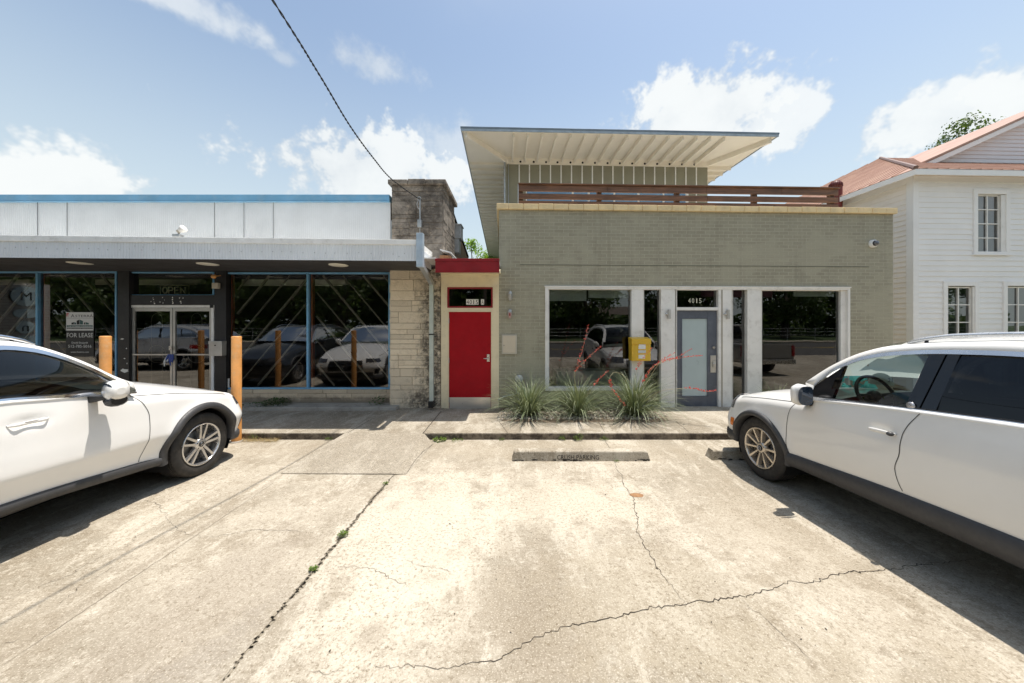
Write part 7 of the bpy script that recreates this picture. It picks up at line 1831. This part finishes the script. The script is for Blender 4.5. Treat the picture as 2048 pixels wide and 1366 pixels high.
# pickup truck parked on the street
PT = thing('pickup_truck', (8.8, .3, 0), 'grey pickup truck whose tailgate is reflected in the office window', 'truck')
def tr(mb, pts, y0, y1):
    pass
tx = 9.0; ty = 3.0    # tail faces +Y
prof = [(-.95,.45),(-1.0,.75),(-.98,1.0),(-.95,1.12)]
mb = MB(); n = 20
body = []
for y, sc_ in ((ty,.97),(ty-.05,1.0),(ty-2.0,1.0),(ty-2.05,1.0),(ty-5.2,.99),(ty-5.5,.9)):
    ztop = 1.13 if y > ty-2.0 else 1.12
    body.append([(tx+x*sc_, y, z) for x, z in [(-.92,.45),(-.99,.6),(-1.0,.9),(-.96,ztop),(.96,ztop),(1.0,.9),(.99,.6),(.92,.45)]])
for a, b in zip(body, body[1:]):
    mb.add(a+b, [(i, (i+1) % 8, 8+(i+1) % 8, 8+i) for i in range(8)], False)
mb.add(body[0], [tuple(range(8))]); mb.add(body[-1], [tuple(range(8))[::-1]]); mb.build('body', M['cargrey'], PT, bevel=.04)
mb = MB(); mb.add([(tx-.88,ty-2.0,1.12),(tx+.88,ty-2.0,1.12),(tx+.72,ty-2.15,1.78),(tx-.72,ty-2.15,1.78),(tx-.88,ty-4.4,1.12),(tx+.88,ty-4.4,1.12),(tx+.7,ty-3.6,1.78),(tx-.7,ty-3.6,1.78)], [(0,1,2,3),(4,7,6,5),(0,3,7,4),(1,5,6,2),(3,2,6,7)]); mb.build('cab', M['cargrey'], PT, bevel=.04)
mb = MB(); mb.add([(tx-.7,ty-1.99,1.2),(tx+.7,ty-1.99,1.2),(tx+.6,ty-2.12,1.7),(tx-.6,ty-2.12,1.7)], [(0,1,2,3)]); mb.build('rear_window', M['glass_dark'], PT)
mb = MB(); mb.box(tx-.85,ty+.005,.62,tx+.85,ty+.04,1.1); tg = mb.build('tailgate', M['cargrey'], PT, bevel=.01)
mb = MB(); mb.box(tx-.95,ty+.0,.42,tx+.95,ty+.12,.58); mb.build('bumper', M['steel'], PT, bevel=.02)
mb = MB(); mb.box(tx-.97,ty-.02,.68,tx-.87,ty+.045,1.05); mb.box(tx+.87,ty-.02,.68,tx+.97,ty+.045,1.05); mb.build('tail_lamp', M['redlens'], PT, bevel=.01)
for x in (tx-.82, tx+.82):
    for y in (ty-1.1, ty-4.5):
        mb = MB(Matrix.Translation((x,y,.38)) @ Matrix.Rotation(R(90),4,'Y')); mb.lathe([(.2,-.12),(.36,-.12),(.38,-.08),(.38,.08),(.36,.12),(.2,.12)], None, 28); mb.lathe([(.001,-.09),(.2,-.11),(.2,.11),(.001,.09)], None, 20); mb.build('wheel', M['rubber'], PT)

# ================================================================== SKY, SUN, CAMERA
SUN = Vector((.215, .085, 1.0)).normalized()
el = math.asin(SUN.z); az = math.atan2(SUN.x, SUN.y)
w = bpy.data.worlds.new('World'); sc.world = w; w.use_nodes = True; nt = w.node_tree; g = N(nt)
bg = nt.nodes['Background']; sky = g.n('ShaderNodeTexSky'); sky.sky_type = 'NISHITA'; sky.sun_disc = False; sky.sun_elevation = el; sky.sun_rotation = az
sky.air_density = 1.0; sky.dust_density = 1.4; sky.ozone_density = 1.2
D_ = g.n('ShaderNodeTexCoord').outputs['Generated']; X, Y, Z = g.xyz(D_)[0:3]
AZ = g.m('ARCTAN2', X, Y); EL = g.m('ARCSINE', Z)
n1 = g.noise(D_, 6, 5, .62); n2 = g.noise(D_, 24, 3, .6)
def pxdir(x, y):
    v = Vector(((x-CX)/F, 1, (CY-y)/F)).normalized(); return math.atan2(v.x, v.y), math.asin(v.z)
CL = [(150,400,165,108,1.0),(730,355,215,118,.95),(1395,250,225,135,1.0),(1545,250,130,95,.9),(1870,245,230,90,.95),(2000,215,130,105,1.0),(740,130,120,62,.6),(320,-12,360,52,.65),(905,300,120,75,.5),(570,118,45,30,.4)]
dens = None; shade = None
nd = g.m('ADD', g.m('MULTIPLY', g.m('SUBTRACT', n1, .5), 3.4), g.m('MULTIPLY', g.m('SUBTRACT', n2, .5), 1.6))
for x, y, rx, ry, a in CL:
    ca, ce = pxdir(x, y); a1_, _ = pxdir(x+rx, y); _, e1_ = pxdir(x, y-ry); wx = max(.01, a1_-ca); wy = max(.01, e1_-ce)
    dx = g.m('DIVIDE', g.m('SUBTRACT', AZ, ca), wx); dy = g.m('DIVIDE', g.m('SUBTRACT', EL, ce), wy)
    dy = g.m('MULTIPLY', dy, g.m('ADD', 1.0, g.m('MULTIPLY', g.m('LESS_THAN', dy, 0.0), .45)))
    d = g.m('SQRT', g.m('ADD', g.m('MULTIPLY', dx, dx), g.m('MULTIPLY', dy, dy)))
    v = g.m('SUBTRACT', 1.0, d); v = g.m('ADD', v, g.m('MULTIPLY', nd, .55)); v = g.m('MULTIPLY', g.ramp(v, .0, .42 if a > .8 else .9), a)
    dens = v if dens is None else g.m('MAXIMUM', dens, v)
# clouds in the rest of the sky (overhead and behind)
nb = g.noise(D_, 2.3, 5, .6); other = g.ramp(Y, .15, -.25); over = g.ramp(Z, .62, .8)
dens2 = g.m('MULTIPLY', g.ramp(nb, .52, .66), g.m('MAXIMUM', other, g.m('MULTIPLY', over, .25)))
dens = g.m('MAXIMUM', dens, dens2)
S = .135
skyc = g.mix(1.0, sky.outputs[0], (S, S, S), 'MULTIPLY')
hz = g.ramp(EL, .72, .04, 0, 1)
HAZE = (.50,.55,.585)
skyc = g.mix(g.m('MULTIPLY', hz, .84), skyc, HAZE)
cshade = g.ramp(g.m('ADD', n1, g.m('MULTIPLY', dens, .35)), .45, .95)
cc = g.mix(cshade, (.50,.52,.58), (.68,.67,.70))
skyc = g.mix(g.m('MULTIPLY', dens, .93), skyc, cc)
hs = g.n('ShaderNodeHueSaturation'); hs.inputs['Saturation'].default_value = .88; g.l(skyc, hs.inputs['Color']); skyc = g.mix(1.0, hs.outputs[0], (.885, .92, .88), 'MULTIPLY')
g.l(skyc, bg.inputs[0]); bg.inputs[1].default_value = 1.0
sl = bpy.data.lights.new('sun', 'SUN'); sl.energy = 4.0; sl.angle = R(.55); sl.color = (1.0, .935, .85)
so = bpy.data.objects.new('sun', sl); COL.objects.link(so); so.rotation_euler = (-SUN).to_track_quat('-Z', 'Y').to_euler(); so.location = SUN*40
cd = bpy.data.cameras.new('camera'); co = bpy.data.objects.new('camera', cd); COL.objects.link(co); sc.camera = co
co.location = (0, 0, H); co.rotation_euler = (R(90), 0, 0); cd.sensor_width = 36; cd.lens = F/2048*36; cd.shift_x = -(CX-1024)/2048; cd.shift_y = -(683-CY)/2048
cd.clip_start = .05; cd.clip_end = 1500
sc.view_settings.view_transform = 'Standard'; sc.view_settings.look = 'None'; sc.view_settings.exposure = .68; sc.view_settings.gamma = 1; sc.view_settings.use_curve_mapping = False
sc.cycles.max_bounces = 6; sc.cycles.transparent_max_bounces = 8; sc.cycles.use_denoising = True; sc.cycles.caustics_reflective = False; sc.cycles.caustics_refractive = False
sc.cycles.sample_clamp_indirect = 6
